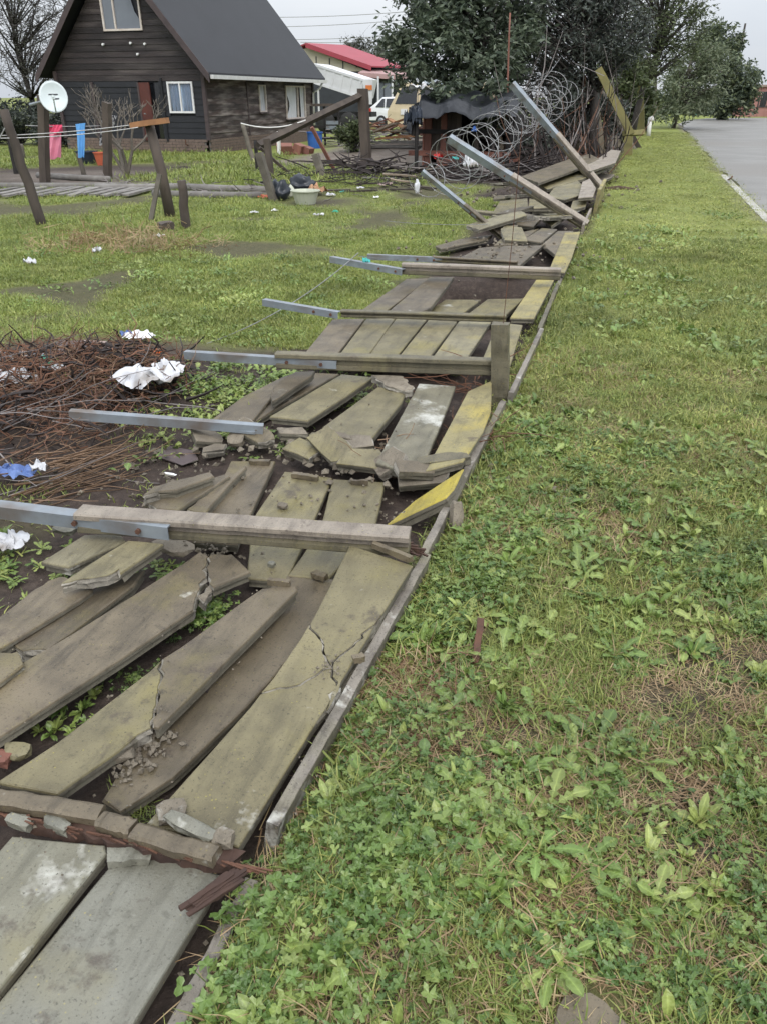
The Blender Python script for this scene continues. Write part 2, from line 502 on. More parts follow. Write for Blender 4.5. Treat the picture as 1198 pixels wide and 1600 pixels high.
plain('bag_white', (0.60, 0.61, 0.63), (0.44, 0.45, 0.48), 5, 0.45, 0.1, 30, 0.005, c3=(0.22, 0.19, 0.16), s3=7, p3=(0.52, 0.68))
plain('bag_blue', (0.07, 0.12, 0.30), (0.12, 0.19, 0.40), 5, 0.4, 0.3, 30, 0.006)
plain('bottle_green', (0.03, 0.33, 0.20), (0.02, 0.25, 0.15), 5, 0.3, 0)
plain('peel_orange', (0.75, 0.16, 0.03), (0.6, 0.12, 0.02), 9, 0.6, 0)
plain('teal', (0.06, 0.42, 0.40), (0.04, 0.32, 0.31), 9, 0.5, 0)
plain('card_brown', (0.30, 0.23, 0.20), (0.22, 0.17, 0.155), 5, 0.8, 0.1)
plain('card_purple', (0.105, 0.082, 0.082), (0.075, 0.058, 0.058), 5, 0.6, 0.1)
plain('paper_white', (0.72, 0.73, 0.74), (0.6, 0.6, 0.6), 9, 0.7, 0.1)
plain('red_plastic', (0.55, 0.03, 0.03), (0.45, 0.02, 0.02), 9, 0.5, 0)
plain('food_scrap', (0.42, 0.24, 0.13), (0.30, 0.17, 0.10), 9, 0.7, 0.3, 30)
plain('stick_red', (0.185, 0.088, 0.05), (0.09, 0.046, 0.03), 3, 0.75, 0.2, 60)
plain('stick_tan', (0.24, 0.155, 0.095), (0.13, 0.082, 0.052), 3, 0.75, 0.2, 60)
plain('stick_grey', (0.235, 0.21, 0.20), (0.13, 0.115, 0.11), 3, 0.7, 0.2, 60)
plain('stick_dark', (0.040, 0.030, 0.028), (0.022, 0.017, 0.016), 3, 0.8, 0.2, 60)
plain('bark', (0.062, 0.055, 0.05), (0.032, 0.028, 0.026), 4, 0.9, 0.6, 14, 0.03, stretch=(1, 1, 0.3))
plain('bark_pale', (0.16, 0.14, 0.115), (0.085, 0.075, 0.066), 4, 0.9, 0.5, 14, 0.03, stretch=(1, 1, 0.3))
plain('white_pvc', (0.70, 0.70, 0.68), (0.55, 0.55, 0.53), 4, 0.4, 0.02)
plain('log_grey', (0.21, 0.20, 0.185), (0.12, 0.11, 0.10), 5, 0.8, 0.4, 14, 0.012, rand=0.25)

def leafmat(name, c1, c2, c3, rough=0.45, trans=0.25, island=False, spec=0.4, rib=False):
    m, nt, n, l, b = node_mat(name)
    if island:
        g = n.new('ShaderNodeNewGeometry'); rnd = g.outputs['Random Per Island']
    else:
        g = n.new('ShaderNodeObjectInfo'); rnd = g.outputs['Random']
    rp = ramp(n, [(0.0, c1), (0.55, c2), (1.0, c3)])
    l.new(rnd, rp.inputs['Fac'])
    g2 = n.new('ShaderNodeNewGeometry')
    nz = n.new('ShaderNodeTexNoise')
    nz.inputs['Scale'].default_value = 1.3 if not island else 0.6
    nz.inputs['Detail'].default_value = 3
    l.new(g2.outputs['Position'], nz.inputs['Vector'])
    mr = n.new('ShaderNodeMapRange')
    mr.inputs['From Min'].default_value = 0.3; mr.inputs['From Max'].default_value = 0.7
    mr.inputs['To Min'].default_value = 0.75; mr.inputs['To Max'].default_value = 1.25
    l.new(nz.outputs['Fac'], mr.inputs['Value'])
    hs = n.new('ShaderNodeHueSaturation')
    l.new(mr.outputs['Result'], hs.inputs['Value'])
    l.new(rp.outputs['Color'], hs.inputs['Color'])
    if rib:
        gi = n.new('ShaderNodeNewGeometry')
        m2 = n.new('ShaderNodeMapRange'); m2.inputs['To Min'].default_value = 0.78; m2.inputs['To Max'].default_value = 1.25
        l.new(gi.outputs['Random Per Island'], m2.inputs['Value'])
        at2 = n.new('ShaderNodeAttribute'); at2.attribute_name = 'rib'
        ma = n.new('ShaderNodeMath'); ma.operation = 'POWER'; ma.inputs[1].default_value = 5.0
        l.new(at2.outputs['Fac'], ma.inputs[0])
        m3 = n.new('ShaderNodeMath'); m3.operation = 'MULTIPLY_ADD'; m3.inputs[1].default_value = 0.5
        l.new(ma.outputs[0], m3.inputs[0]); l.new(m2.outputs['Result'], m3.inputs[2])
        h2 = n.new('ShaderNodeHueSaturation')
        l.new(m3.outputs[0], h2.inputs['Value']); l.new(hs.outputs['Color'], h2.inputs['Color'])
        hs = h2
        nb = n.new('ShaderNodeTexNoise'); nb.inputs['Scale'].default_value = 150
        l.new(g2.outputs['Position'], nb.inputs['Vector'])
        bp = n.new('ShaderNodeBump'); bp.inputs['Strength'].default_value = 0.7; bp.inputs['Distance'].default_value = 0.003
        l.new(nb.outputs['Fac'], bp.inputs['Height']); l.new(bp.outputs['Normal'], b.inputs['Normal'])
    l.new(hs.outputs['Color'], b.inputs['Base Color'])
    b.inputs['Roughness'].default_value = rough
    b.inputs['Specular IOR Level'].default_value = spec
    if trans:
        tr = n.new('ShaderNodeBsdfTranslucent')
        l.new(hs.outputs['Color'], tr.inputs['Color'])
        mx = n.new('ShaderNodeMixShader')
        mx.inputs['Fac'].default_value = trans
        l.new(b.outputs['BSDF'], mx.inputs[1]); l.new(tr.outputs['BSDF'], mx.inputs[2])
        l.new(mx.outputs['Shader'], n['Material Output'].inputs['Surface'])
    MAT[name] = m
    return m
leafmat('grass_verge', (0.165, 0.20, 0.050), (0.235, 0.268, 0.066), (0.32, 0.325, 0.10), rib=True)
leafmat('leaf_weed', (0.095, 0.155, 0.038), (0.165, 0.236, 0.057), (0.26, 0.305, 0.088), rib=True, rough=0.33, spec=0.5)
leafmat('leaf_bright', (0.115, 0.19, 0.045), (0.16, 0.245, 0.06), (0.24, 0.295, 0.095), rib=True, rough=0.33, spec=0.5)
leafmat('leaf_clover', (0.070, 0.125, 0.034), (0.122, 0.19, 0.047), (0.215, 0.268, 0.08), rib=True, rough=0.33, spec=0.5)
leafmat('grass_blade', (0.12, 0.16, 0.040), (0.185, 0.23, 0.056), (0.30, 0.295, 0.095), rib=True)
leafmat('grass_lawn', (0.130, 0.175, 0.042), (0.190, 0.235, 0.056), (0.275, 0.285, 0.088), rib=True)
leafmat('grass_dry', (0.19, 0.12, 0.065), (0.29, 0.20, 0.11), (0.36, 0.28, 0.15), trans=0.1)
leafmat('leaf_dark', (0.040, 0.056, 0.038), (0.080, 0.105, 0.068), (0.15, 0.18, 0.12), island=True, rough=0.35)
leafmat('leaf_deep', (0.036, 0.044, 0.041), (0.060, 0.073, 0.062), (0.10, 0.115, 0.09), island=True, rough=0.5)
leafmat('leaf_olive', (0.045, 0.06, 0.028), (0.08, 0.105, 0.045), (0.13, 0.155, 0.07), island=True, rough=0.5)
leafmat('leaf_wattle', (0.07, 0.09, 0.05), (0.11, 0.14, 0.075), (0.17, 0.19, 0.11), island=True, rough=0.5)
leafmat('leaf_far', (0.05, 0.068, 0.05), (0.085, 0.11, 0.07), (0.14, 0.165, 0.075), island=True, rough=0.5)
leafmat('leaf_twiggy', (0.06, 0.065, 0.055), (0.095, 0.10, 0.08), (0.14, 0.145, 0.12), island=True, rough=0.6)

def ground_material():
    m, nt, n, l, b = node_mat('ground')
    g = n.new('ShaderNodeNewGeometry')
    def nz(s_, d=6):
        t = n.new('ShaderNodeTexNoise'); t.inputs['Scale'].default_value = s_; t.inputs['Detail'].default_value = d
        t.inputs['Roughness'].default_value = 0.65
        l.new(g.outputs['Position'], t.inputs['Vector']); return t.outputs['Fac']
    def rm(src, els):
        r = ramp(n, els); l.new(src, r.inputs['Fac']); return r.outputs['Color']
    def mix(f, a, c):
        x = n.new('ShaderNodeMixRGB'); l.new(f, x.inputs['Fac']); l.new(a, x.inputs['Color1']); l.new(c, x.inputs['Color2']); return x.outputs['Color']
    def attr(nm):
        a = n.new('ShaderNodeAttribute'); a.attribute_name = nm; return a.outputs['Fac']
    thatch = rm(nz(26), [(0.28, (0.055, 0.050, 0.026)), (0.5, (0.115, 0.115, 0.045)), (0.75, (0.19, 0.16, 0.080))])
    lawn = rm(nz(9), [(0.25, (0.115, 0.150, 0.036)), (0.5, (0.17, 0.200, 0.048)), (0.75, (0.235, 0.235, 0.075))])
    soil = rm(nz(18), [(0.25, (0.026, 0.020, 0.017)), (0.55, (0.055, 0.041, 0.034)), (0.8, (0.10, 0.078, 0.064))])
    pale = rm(nz(3.5), [(0.25, (0.115, 0.092, 0.076)), (0.75, (0.19, 0.165, 0.14))])
    c = mix(attr('lawn'), thatch, lawn)
    c = mix(attr('soil'), c, soil)
    c = mix(attr('pale'), c, pale)
    l.new(c, b.inputs['Base Color'])
    b.inputs['Roughness'].default_value = 0.85
    b.inputs['Specular IOR Level'].default_value = 0.25
    bp = n.new('ShaderNodeBump'); bp.inputs['Strength'].default_value = 0.8; bp.inputs['Distance'].default_value = 0.02
    l.new(nz(45, 8), bp.inputs['Height']); l.new(bp.outputs['Normal'], b.inputs['Normal'])
    MAT['ground'] = m
ground_material()
plain('asphalt', (0.19, 0.185, 0.172), (0.14, 0.136, 0.126), 0.6, 0.6, 0.5, 160, 0.004, coord='Object', p0=0.35, p1=0.65, c3=(0.16, 0.15, 0.135), s3=0.15, spec=0.5)
plain('kerb_concrete', (0.42, 0.41, 0.38), (0.30, 0.29, 0.26), 3, 0.7, 0.2, 40, 0.005)
# ------------------------------------------------------------------ ground
BX, BY = -2.95, 3.75                                   # middle of the brush heap
def height(x, y):
    x = np.asarray(x, float); y = np.asarray(y, float)
    h = (fbm(x * 0.9, y * 0.9, 3) - 0.5) * 0.07 + (fbm(x * 5, y * 5, 9, 3) - 0.5) * 0.035
    verge = sstep(-0.66, -0.50, x)
    near = 1 - sstep(60, 120, np.hypot(x, y))
    h = h * near
    wallstrip = sstep(-3.4, -2.6, x) * (1 - sstep(-0.7, -0.62, x)) * (1 - sstep(30, 40, y))
    h = h * (1 - 0.5 * wallstrip) + verge * 0.045 * near - 0.03 * wallstrip
    h = h + 0.15 * np.exp(-(((x - BX) / 0.95) ** 2 + ((y - BY) / 0.85) ** 2)) * (0.6 + 0.8 * fbm(x * 3, y * 3, 21))
    h = h - 0.6 * np.exp(-(((x + 1.4) / 0.5) ** 4 + ((y - 7.5) / 0.42) ** 4))
    h = h + 0.35 * np.exp(-(((x + 6.9) / 2.6) ** 2 + ((y - 27.5) / 2.0) ** 2))
    road = sstep(1.80, 2.0, x) * (1 - sstep(84, 85, y)) * sstep(-9, -8, y) + sstep(57, 60, y) * (1 - sstep(83, 84, y)) * sstep(1.8, 2.4, x)
    h = h * (1 - np.clip(road, 0, 1)) - 0.07 * np.clip(road, 0, 1)
    hs = sstep(-19.6, -18.9, x) * (1 - sstep(-13.2, -12.8, x)) * sstep(23.5, 24.3, y) * (1 - sstep(33.6, 34.2, y))
    return h * (1 - hs)
def soil_mask(x, y):
    x = np.asarray(x, float); y = np.asarray(y, float)
    w = (fbm(x * 1.3, y * 1.3, 41) - 0.5) * 0.9
    left = np.where(y < 2.6, -6.0, np.where(y < 5.2, -4.9, np.where(y < 9.2, -2.2, np.where(y < 15, -2.2, -2.9))))
    s1 = sstep(-0.25, 0.2, x + w * 0.7 - left) * (1 - sstep(-0.70, -0.60, x)) * (1 - sstep(34, 40, y))
    s1 = np.where((y > 1.5) & (y < 5.3), s1 * np.clip(1 - sstep(0.8, 1.25, np.hypot((x - BX) / 1.75, (y - BY) / 1.35) + w * 0.5) + sstep(-2.5, -2.1, x + w * 0.3), 0, 1), s1)
    s2 = (1 - sstep(0.7, 1.1, np.hypot((x + 12.6) / 3.6, (y - 17.2) / 3.4) + w * 0.4))                       # bare yard by the house
    s3 = sstep(-5.8, -5.0, x + w) * sstep(16.5, 18, y + w) * (1 - sstep(-1.1, -0.9, x)) * (1 - sstep(50, 55, y))  # under the shack
    s4 = sstep(0.53, 0.72, fbm(x * 0.8 + 7, y * 0.8, 77)) * 0.8 * (1 - sstep(-0.7, -0.5, x))                 # thin lawn
    s5 = sstep(0.60, 0.72, fbm(x * 3.1 + 3, y * 3.1, 91)) * 0.75 * sstep(-0.6, -0.4, x) * (1 - sstep(4, 7, y))
    s6 = np.exp(-(((x + 5.3) / 0.9) ** 2 + ((y - 13.6) / 0.8) ** 2))
    return np.clip(np.maximum.reduce([s1, s2, s3, s4, s5, s6]), 0, 1)
def pale_mask(x, y):
    x = np.asarray(x, float); y = np.asarray(y, float)
    w = (fbm(x * 0.8, y * 0.8, 61) - 0.5) * 1.2
    p1 = sstep(-10.6, -9.6, x + w) * (1 - sstep(-5.0, -4.6, x)) * sstep(19.2, 20.2, y + w) * (1 - sstep(40, 46, y))
    p2 = sstep(1.45, 1.9, x + w * 0.6) * (1 - sstep(2.4, 2.6, x)) * sstep(8, 11, y) * (1 - sstep(62, 66, y)) * 0.8
    p3 = 0.7 * (1 - sstep(0.6, 1.0, np.hypot((x + 12.2) / 2.8, (y - 16.6) / 2.2) + w * 0.3))
    return np.clip(np.maximum.reduce([p1, p2, p3]), 0, 1)
def lawn_mask(x, y):
    x = np.asarray(x, float); y = np.asarray(y, float)
    v = sstep(2.2, 6.0, y + x * 0.6) * sstep(-0.6, -0.5, x)
    gdn = (1 - sstep(-0.9, -0.6, x)) * sstep(3.5, 6.0, y)
    return np.clip(v + gdn, 0, 1)
def axis_steps(lo, hi, f0, f1, fine, grow):
    a = list(np.arange(f0, f1, fine))
    s_, p = fine, f1
    while p < hi:
        a.append(p); s_ *= grow; p += s_
    a.append(hi)
    s_, p, b = fine, f0, []
    while p > lo:
        s_ *= grow; p -= s_; b.append(max(p, lo))
    return np.array(b[::-1] + a)
gx = axis_steps(-600, 600, -4.6, 2.4, 0.05, 1.09)
gy = axis_steps(-60, 900, 0.2, 7.0, 0.05, 1.07)
GX, GY = np.meshgrid(gx, gy)
GZ = height(GX, GY)
me = bpy.data.meshes.new('ground')
nx, ny = len(gx), len(gy)
vs_ = np.stack([GX.ravel(), GY.ravel(), GZ.ravel()], 1)
idx = np.arange(nx * ny).reshape(ny, nx)
quads = np.stack([idx[:-1, :-1].ravel(), idx[:-1, 1:].ravel(), idx[1:, 1:].ravel(), idx[1:, :-1].ravel()], 1)
def np_mesh(me, verts, faces):
    k = faces.shape[1]
    me.vertices.add(len(verts)); me.vertices.foreach_set('co', verts.astype(np.float32).ravel())
    me.loops.add(faces.size); me.loops.foreach_set('vertex_index', faces.astype(np.int32).ravel())
    me.polygons.add(len(faces)); me.polygons.foreach_set('loop_start', np.arange(0, faces.size, k, dtype=np.int32))
    me.update(calc_edges=True); me.validate()
np_mesh(me, vs_, quads)
for nm, fn in (('soil', soil_mask), ('pale', pale_mask), ('lawn', lawn_mask)):
    at_ = me.attributes.new(nm, 'FLOAT', 'POINT')
    at_.data.foreach_set('value', fn(vs_[:, 0], vs_[:, 1]).astype(np.float32))
me.shade_smooth()
me.materials.append(MAT['ground'])
ground = bpy.data.objects.new('ground', me)
COL.objects.link(ground)
tag(ground, 'grassy ground with bare soil patches under the fallen wall', kind='structure')

# road: runs along the verge, then bends away to the right
re_ = [(1.92 + 0.10 * math.sin(y * 0.7) + 0.07 * math.sin(y * 2.3 + 1) + 0.004 * max(0, y - 30), y) for y in np.arange(-8, 64, 1.0)]
re_ += [(2.2, 64.5), (2.5, 68), (3.2, 73), (4.6, 77.5), (7, 80.5), (11, 82.0), (20, 83), (60, 85), (160, 88), (160, 60), (40, 56), (16, 50), (10.5, 44), (9.0, 36), (8.6, 20), (8.6, -8)]
rb = MB()
rb.prism([(x, y, -0.012) for x, y in re_], (0, 0, -0.05))
road = rb.build('road', MAT['asphalt'])
tag(road, 'wet grey asphalt road bending away behind the trees', kind='structure')
kb = empty('kerb', (1.86, 16.5, -0.02))
tag(kb, 'pale concrete kerb stones along the edge of the road', kind='structure')
for k in range(8):
    y0 = 12.9 + k * 0.98
    xx = 1.87 - 0.008 * k
    MB().beam((xx, y0, 0.0), (xx - 0.008, y0 + 0.96, 0.0), 0.13, 0.11, segs=3, jit=0.004, seed=k).build('kerb_stone', MAT['kerb_concrete'], kb)

# ------------------------------------------------------------------ wooden house with a steep roof
HX0, HX1, HY0, HY1 = -18.75, -13.38, 24.5, 33.55
EAVE, SLOPE, XM = 2.36, 1.16, (-18.75 - 13.38) / 2
APEX = EAVE + (HX1 - XM + 0.25) * SLOPE
house = empty('wooden_house', ((HX0 + HX1) / 2, (HY0 + HY1) / 2, 0), 'dark timber house with steep black roof and red half-open door', 'house')
core = MB().prism([(HX0 + 0.06, HY0 + 0.06, 0.3), (HX1 - 0.06, HY0 + 0.06, 0.3), (HX1 - 0.06, HY0 + 0.06, EAVE), (XM, HY0 + 0.06, APEX - 0.25), (HX0 + 0.06, HY0 + 0.06, EAVE)], (0, HY1 - HY0 - 0.12, 0)).build('wall', MAT['dark_panel'], house)
def half_at(z): return (HX1 - HX0) / 2 if z <= EAVE else max(0.0, (APEX - 0.22 - z) / SLOPE)
OPEN_G = [(-16.66, -15.28, 3.43, 5.0), (-14.66, -13.76, 1.17, 2.05), (-15.72, -14.98, 0.36, 2.02)]
OPEN_S = [(28.42, 28.98, 1.14, 2.0), (30.78, 32.72, 0.86, 2.0)]
def spans(lo, hi, z0, z1, opens):
    res = [(lo, hi)]
    for (a, b, c, d) in opens:
        if c < z1 - 0.02 and d > z0 + 0.02:
            nr = []
            for (p, q) in res:
                if a <= p and b >= q: continue
                if b <= p or a >= q: nr.append((p, q)); continue
                if a > p: nr.append((p, a))
                if b < q: nr.append((b, q))
            res = nr
    return res
z = 0.42
k = 0
while z < APEX - 0.5:
    h_ = 0.165
    hw0, hw1 = half_at(z), half_at(z + h_)
    for (a, b) in spans(XM - hw0, XM + hw0, z, z + h_, OPEN_G):
        a2 = a if a > XM - hw0 + 0.001 else XM - hw1
        b2 = b if b < XM + hw0 - 0.001 else XM + hw1
        y = HY0 + random.uniform(-0.006, 0.006)
        mb = MB().prism([(a, y - 0.012, z), (b, y - 0.012, z), (b2, y + 0.006, z + h_ + 0.012), (a2, y + 0.006, z + h_ + 0.012)], (0, 0.028, 0))
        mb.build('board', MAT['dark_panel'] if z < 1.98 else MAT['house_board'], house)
    z += h_; k += 1
z = 0.42
while z < EAVE - 0.02:
    h_ = 0.165
    ends = [HY0 + 0.03, HY0 + random.choice([2.9, 3.0, 3.1]), HY1 - 0.03]
    for e0, e1 in zip(ends[:-1], ends[1:]):
        for (a, b) in spans(e0, e1 - 0.012, z, z + h_, OPEN_S):
            x = HX1 + random.uniform(-0.008, 0.006)
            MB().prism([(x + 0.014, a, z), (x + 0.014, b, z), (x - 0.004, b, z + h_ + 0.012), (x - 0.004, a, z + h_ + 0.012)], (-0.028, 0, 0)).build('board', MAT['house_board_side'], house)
    z += h_
for (x, y) in ((HX1 + 0.01, HY0 - 0.012), (HX1 + 0.01, HY1), (HX0, HY0 - 0.012)):
    MB().beam((x, y, 0.4), (x, y, EAVE), 0.11, 0.11, up=(0, 1, 0)).build('corner_board', MAT['fascia'], house)
MB().box((HX1 + 0.012, HY0 + 3.0, 1.38), (0.03, 0.07, 1.9)).build('batten', MAT['fascia'], house)
MB().box((-15.0 + 0.14, HY0 - 0.03, 1.25), (0.06, 0.03, 1.8)).build('batten', MAT['dark_panel'], house)
MB().box((-17.42, HY0 - 0.03, 1.2), (0.09, 0.04, 1.7)).build('batten', MAT['fascia'], house)
# roof: two slopes, barge boards
def roof_side(s_):
    x1 = XM + s_ * (HX1 - XM + 0.42)
    z1 = APEX - abs(x1 - XM) * SLOPE
    mb = MB().prism([(XM, HY0 - 0.42, APEX), (x1, HY0 - 0.42, z1), (x1, HY1 + 0.45, z1), (XM, HY1 + 0.45, APEX)], (0, 0, 0.12))
    r = mb.build('roof', MAT['roof_felt'], house)
    MB().prism([(XM, HY0 - 0.455, APEX + 0.10), (x1 + s_ * 0.03, HY0 - 0.455, z1 + 0.09), (x1 + s_ * 0.03, HY0 - 0.455, z1 - 0.16), (XM, HY0 - 0.455, APEX - 0.15)], (0, 0.03, 0)).build('barge_board', MAT['fascia'], r)
    return r
rR = roof_side(1); rL = roof_side(-1)
g = MB()
gxx = XM + (HX1 - XM + 0.46)
gz = APEX - (HX1 - XM + 0.42) * SLOPE
g.prism([(gxx - 0.05, HY0 - 0.3, gz + 0.06), (gxx + 0.07, HY0 - 0.3, gz + 0.06), (gxx + 0.055, HY0 - 0.3, gz - 0.05), (gxx - 0.035, HY0 - 0.3, gz - 0.05)], (0, HY1 - HY0 + 0.75, 0))
g.build('gutter', MAT['white_paint'], house)
MB().tube([(gxx, HY1 + 0.02, gz - 0.03), (gxx - 0.1, HY1 + 0.0, gz - 0.22), (HX1 + 0.07, HY1 - 0.06, gz - 0.4), (HX1 + 0.07, HY1 - 0.06, 0.15)], 0.045, 8).build('downpipe', MAT['white_paint'], house, smooth=True)
# plinth: brick courses with recessed mortar
MB().box((XM, HY0 + 0.05, 0.2), (HX1 - HX0 + 0.02, 0.10, 0.42)).box((HX1 - 0.05, (HY0 + HY1) / 2, 0.2), (0.1, HY1 - HY0, 0.42)).build('mortar_bed', MAT['mortar'], house)
pb = MB()
for c in range(5):
    zc = 0.045 + c * 0.084
    off = 0.115 * (c % 2)
    for i in range(24):
        x = HX0 + off + 0.11 + i * 0.232
        if x < HX1 - 0.05: pb.box((x, HY0 - 0.004, zc), (0.218, 0.03, 0.071))
    for i in range(39):
        y = HY0 + off + 0.11 + i * 0.232
        if y < HY1 - 0.05: pb.box((HX1 + 0.004, y, zc), (0.03, 0.218, 0.071))
tag(pb.build('bricks', MAT['brick'], house), kind='stuff')
# windows
def frame_rect(name, axis, at, a0, a1, z0, z1, mull, parent, w=0.055, d=0.06, mat='window_frame'):
    fr = MB()
    def bx(p0, p1, q0, q1):
        if axis == 'y': fr.box(((p0 + p1) / 2, at, (q0 + q1) / 2), (p1 - p0, d, q1 - q0))
        else: fr.box((at, (p0 + p1) / 2, (q0 + q1) / 2), (d, p1 - p0, q1 - q0))
    bx(a0, a1, z0, z0 + w); bx(a0, a1, z1 - w, z1)
    bx(a0, a0 + w, z0 + w, z1 - w); bx(a1 - w, a1, z0 + w, z1 - w)
    for m_ in mull: bx(m_ - w * 0.4, m_ + w * 0.4, z0 + w, z1 - w)
    return fr.build(name, MAT[mat], parent)
w1 = frame_rect('window', 'y', HY0 - 0.02, -16.66, -15.28, 3.43, 4.95, [-16.22], house)
MB().box((-16.43, HY0 + 0.0, 4.19), (0.38, 0.012, 1.42)).build('pane', MAT['glass'], w1)
MB().prism([(-16.19, HY0, 3.49), (-15.36, HY0, 3.49), (-15.36, HY0, 3.72), (-15.50, HY0, 3.92), (-15.60, HY0, 4.3), (-15.62, HY0, 4.89), (-16.19, HY0, 4.89)], (0, 0.012, 0)).build('broken_pane', MAT['glass'], w1)
w2 = frame_rect('window', 'y', HY0 - 0.02, -14.66, -13.76, 1.17, 2.05, [-14.22], house, mat='white_paint')
def curtain(name, axis, at, a0, a1, z0, z1, mat, parent, n=40, amp=0.03, gather=0.0):
    mb = MB(); vs2, fs2 = [], []
    for r_ in range(9):
        t = r_ / 8
        for i in range(n + 1):
            u = i / n
            p = a0 + (a1 - a0) * u
            if gather: p = p + (a1 - p) * gather * math.sin(math.pi * min(1, t * 0.9)) ** 2
            q = at + amp * math.sin(u * 34 + t * 1.2) * (0.4 + 0.6 * t)
            vs2.append((p, q, z1 + (z0 - z1) * t) if axis == 'y' else (q, p, z1 + (z0 - z1) * t))
    for r_ in range(8):
        for i in range(n):
            a = r_ * (n + 1) + i
            fs2.append((a, a + 1, a + n + 2, a + n + 1))
    o = mb.add(vs2, fs2).build(name, MAT[mat], parent, smooth=True, recalc=False)
    return o
curtain('curtain', 'y', HY0 + 0.035, -14.62, -13.80, 1.22, 2.0, 'curtain_blue', w2)
MB().box((-14.42, HY0 - 0.006, 1.61), (0.34, 0.006, 0.77)).build('pane', MAT['glass_thin'] if 'glass_thin' in MAT else plain('glass_thin', (0.8, 0.85, 0.9), (0.75, 0.8, 0.85), 1, 0.05, 0, trans=0.95), w2)
MB().box((-13.99, HY0 - 0.006, 1.61), (0.34, 0.006, 0.77)).build('pane', MAT['glass_thin'], w2)
w3 = frame_rect('window', 'x', HX1 + 0.02, 28.42, 28.98, 1.14, 2.0, [], house, 0.04)
curtain('curtain', 'x', HX1 - 0.03, 28.46, 28.94, 1.18, 1.96, 'curtain_white', w3, 16)
w4 = frame_rect('window', 'x', HX1 + 0.02, 30.78, 32.72, 0.86, 2.0, [31.95], house, 0.05)
MB().box((HX1 - 0.045, 31.75, 1.43), (0.01, 1.84, 1.04)).build('dark_pane', MAT['glass_and_dark_interior'], w4)
curtain('curtain', 'x', HX1 - 0.025, 30.83, 31.9, 0.9, 1.95, 'curtain_white', w4, 30, 0.012, 0.35)
curtain('curtain', 'x', HX1 - 0.025, 32.3, 32.68, 0.9, 1.95, 'curtain_white', w4, 16, 0.012)
MB().box((HX1 + 0.06, 31.75, 0.84), (0.12, 2.1, 0.04)).build('sill', MAT['fascia'], house)
MB().box((HX1 + 0.05, 28.7, 1.11), (0.10, 0.7, 0.04)).build('sill', MAT['fascia'], house)
# door standing half open in a dark opening
MB().box((-15.35, HY0 + 0.05, 1.19), (0.72, 0.01, 1.66)).build('doorway_dark_sheet', MAT['glass_and_dark_interior'], house)  # flat near-black sheet: the shade inside the house is painted into its colour
dr = MB().box((-15.47, HY0 - 0.06, 1.2), (0.44, 0.04, 1.66), Matrix.Rotation(R(-9), 3, 'Z')).build('door', MAT['red_door'], house)
MB().tube([(-15.42, HY0 - 0.33, 1.15), (-15.36, HY0 - 0.33, 1.15)], 0.02, 6).build('handle', MAT['galvanised'], dr)
MB().box((-15.70, HY0 - 0.03, 1.19), (0.06, 0.06, 1.68)).build('door_jamb', MAT['fascia'], house)
for (x, zz_) in ((-16.75, 3.08), (-15.75, 3.10), (-15.25, 3.07), (-15.55, 2.8)):
    MB().tube([(x, HY0 - 0.02, zz_), (x, HY0 - 0.09, zz_)], 0.035, 8).build('spotlight', MAT['white_paint'], house)
MB().tube([(-14.15, HY0 - 0.14, 0.42), (-14.15, HY0 - 0.14, 0.27), (-14.15, HY0 - 0.02, 0.25)], 0.02, 6).build('tap', MAT['rust'], house)

# ------------------------------------------------------------------ red-roofed building behind
A, E_, = PY(478, 69, 50), PY(579, 105, 50)
V2 = PY(638, 107, 52.5) - E_
rh = empty('red_roofed_building', (E_.x - 2, 52, 0), 'building with red sheet roof and cream gable beyond the tipper', 'building')
L_ = A + (A - E_) * 0.9; L_.z = E_.z
body = MB().prism([(L_.x, 50.3, 0), (E_.x - 0.3, 50.3, 0), (E_.x - 0.3, 50.3, E_.z - 0.12), (A.x, 50.3, A.z - 0.14), (L_.x, 50.3, E_.z - 0.12)], V2 * 0.98).build('wall', MAT['dark_wall'], rh)
MB().prism([(L_.x, 50.25, 2.95), (E_.x - 0.4, 50.25, 2.95), (E_.x - 0.4, 50.25, E_.z - 0.14), (A.x, 50.25, A.z - 0.16), (L_.x, 50.25, E_.z - 0.14)], (0, 0.04, 0)).build('gable_cladding', MAT['cream_wall'], rh)
for k in range(4):
    x = A.x + 0.55 + k * 0.85
    MB().box((x, 50.22, 3.3), (0.05, 0.05, 0.9 - 0.2 * k)).build('batten', MAT['dark_wall'], rh)
rr2 = MB().prism([A, E_, E_ + V2, A + V2], (0, 0, 0.07)).build('roof', MAT['roof_red'], rh)
MB().prism([A, L_, L_ + V2, A + V2], (0, 0, 0.07)).build('roof', MAT['roof_red'], rh)
MB().prism([A + Vector((0, -0.05, 0.08)), E_ + Vector((0.05, -0.05, 0.08)), E_ + Vector((0.05, -0.05, -0.17)), A + Vector((0, -0.05, -0.17))], (0, 0.05, 0)).build('barge_board', MAT['roof_red'], rr2)
va, vb = PY(560, 113, 49.2), PY(634, 118, 50.6)
MB().prism([va, vb, vb + Vector((0, 1.6, 0.25)), va + Vector((0, 1.6, 0.25))], (0, 0, -0.24)).build('verandah_roof', MAT['pink_board'], rh)
for px_ in (560, 590, 612):
    q = PY(px_, 116, 49.5)
    MB().beam((q.x, 49.6, 0), (q.x, 49.6, q.z - 0.1), 0.09, 0.09).build('verandah_post', MAT['truck_white'], rh)
q = PY(600, 135, 50.2)
wn_ = frame_rect('window', 'y', 50.2, q.x - 0.5, q.x + 0.5, 1.0, 2.4, [q.x], rh, mat='dark_wall')
MB().box((q.x, 50.22, 1.7), (0.9, 0.02, 1.3)).build('pane', MAT['glass'], wn_)

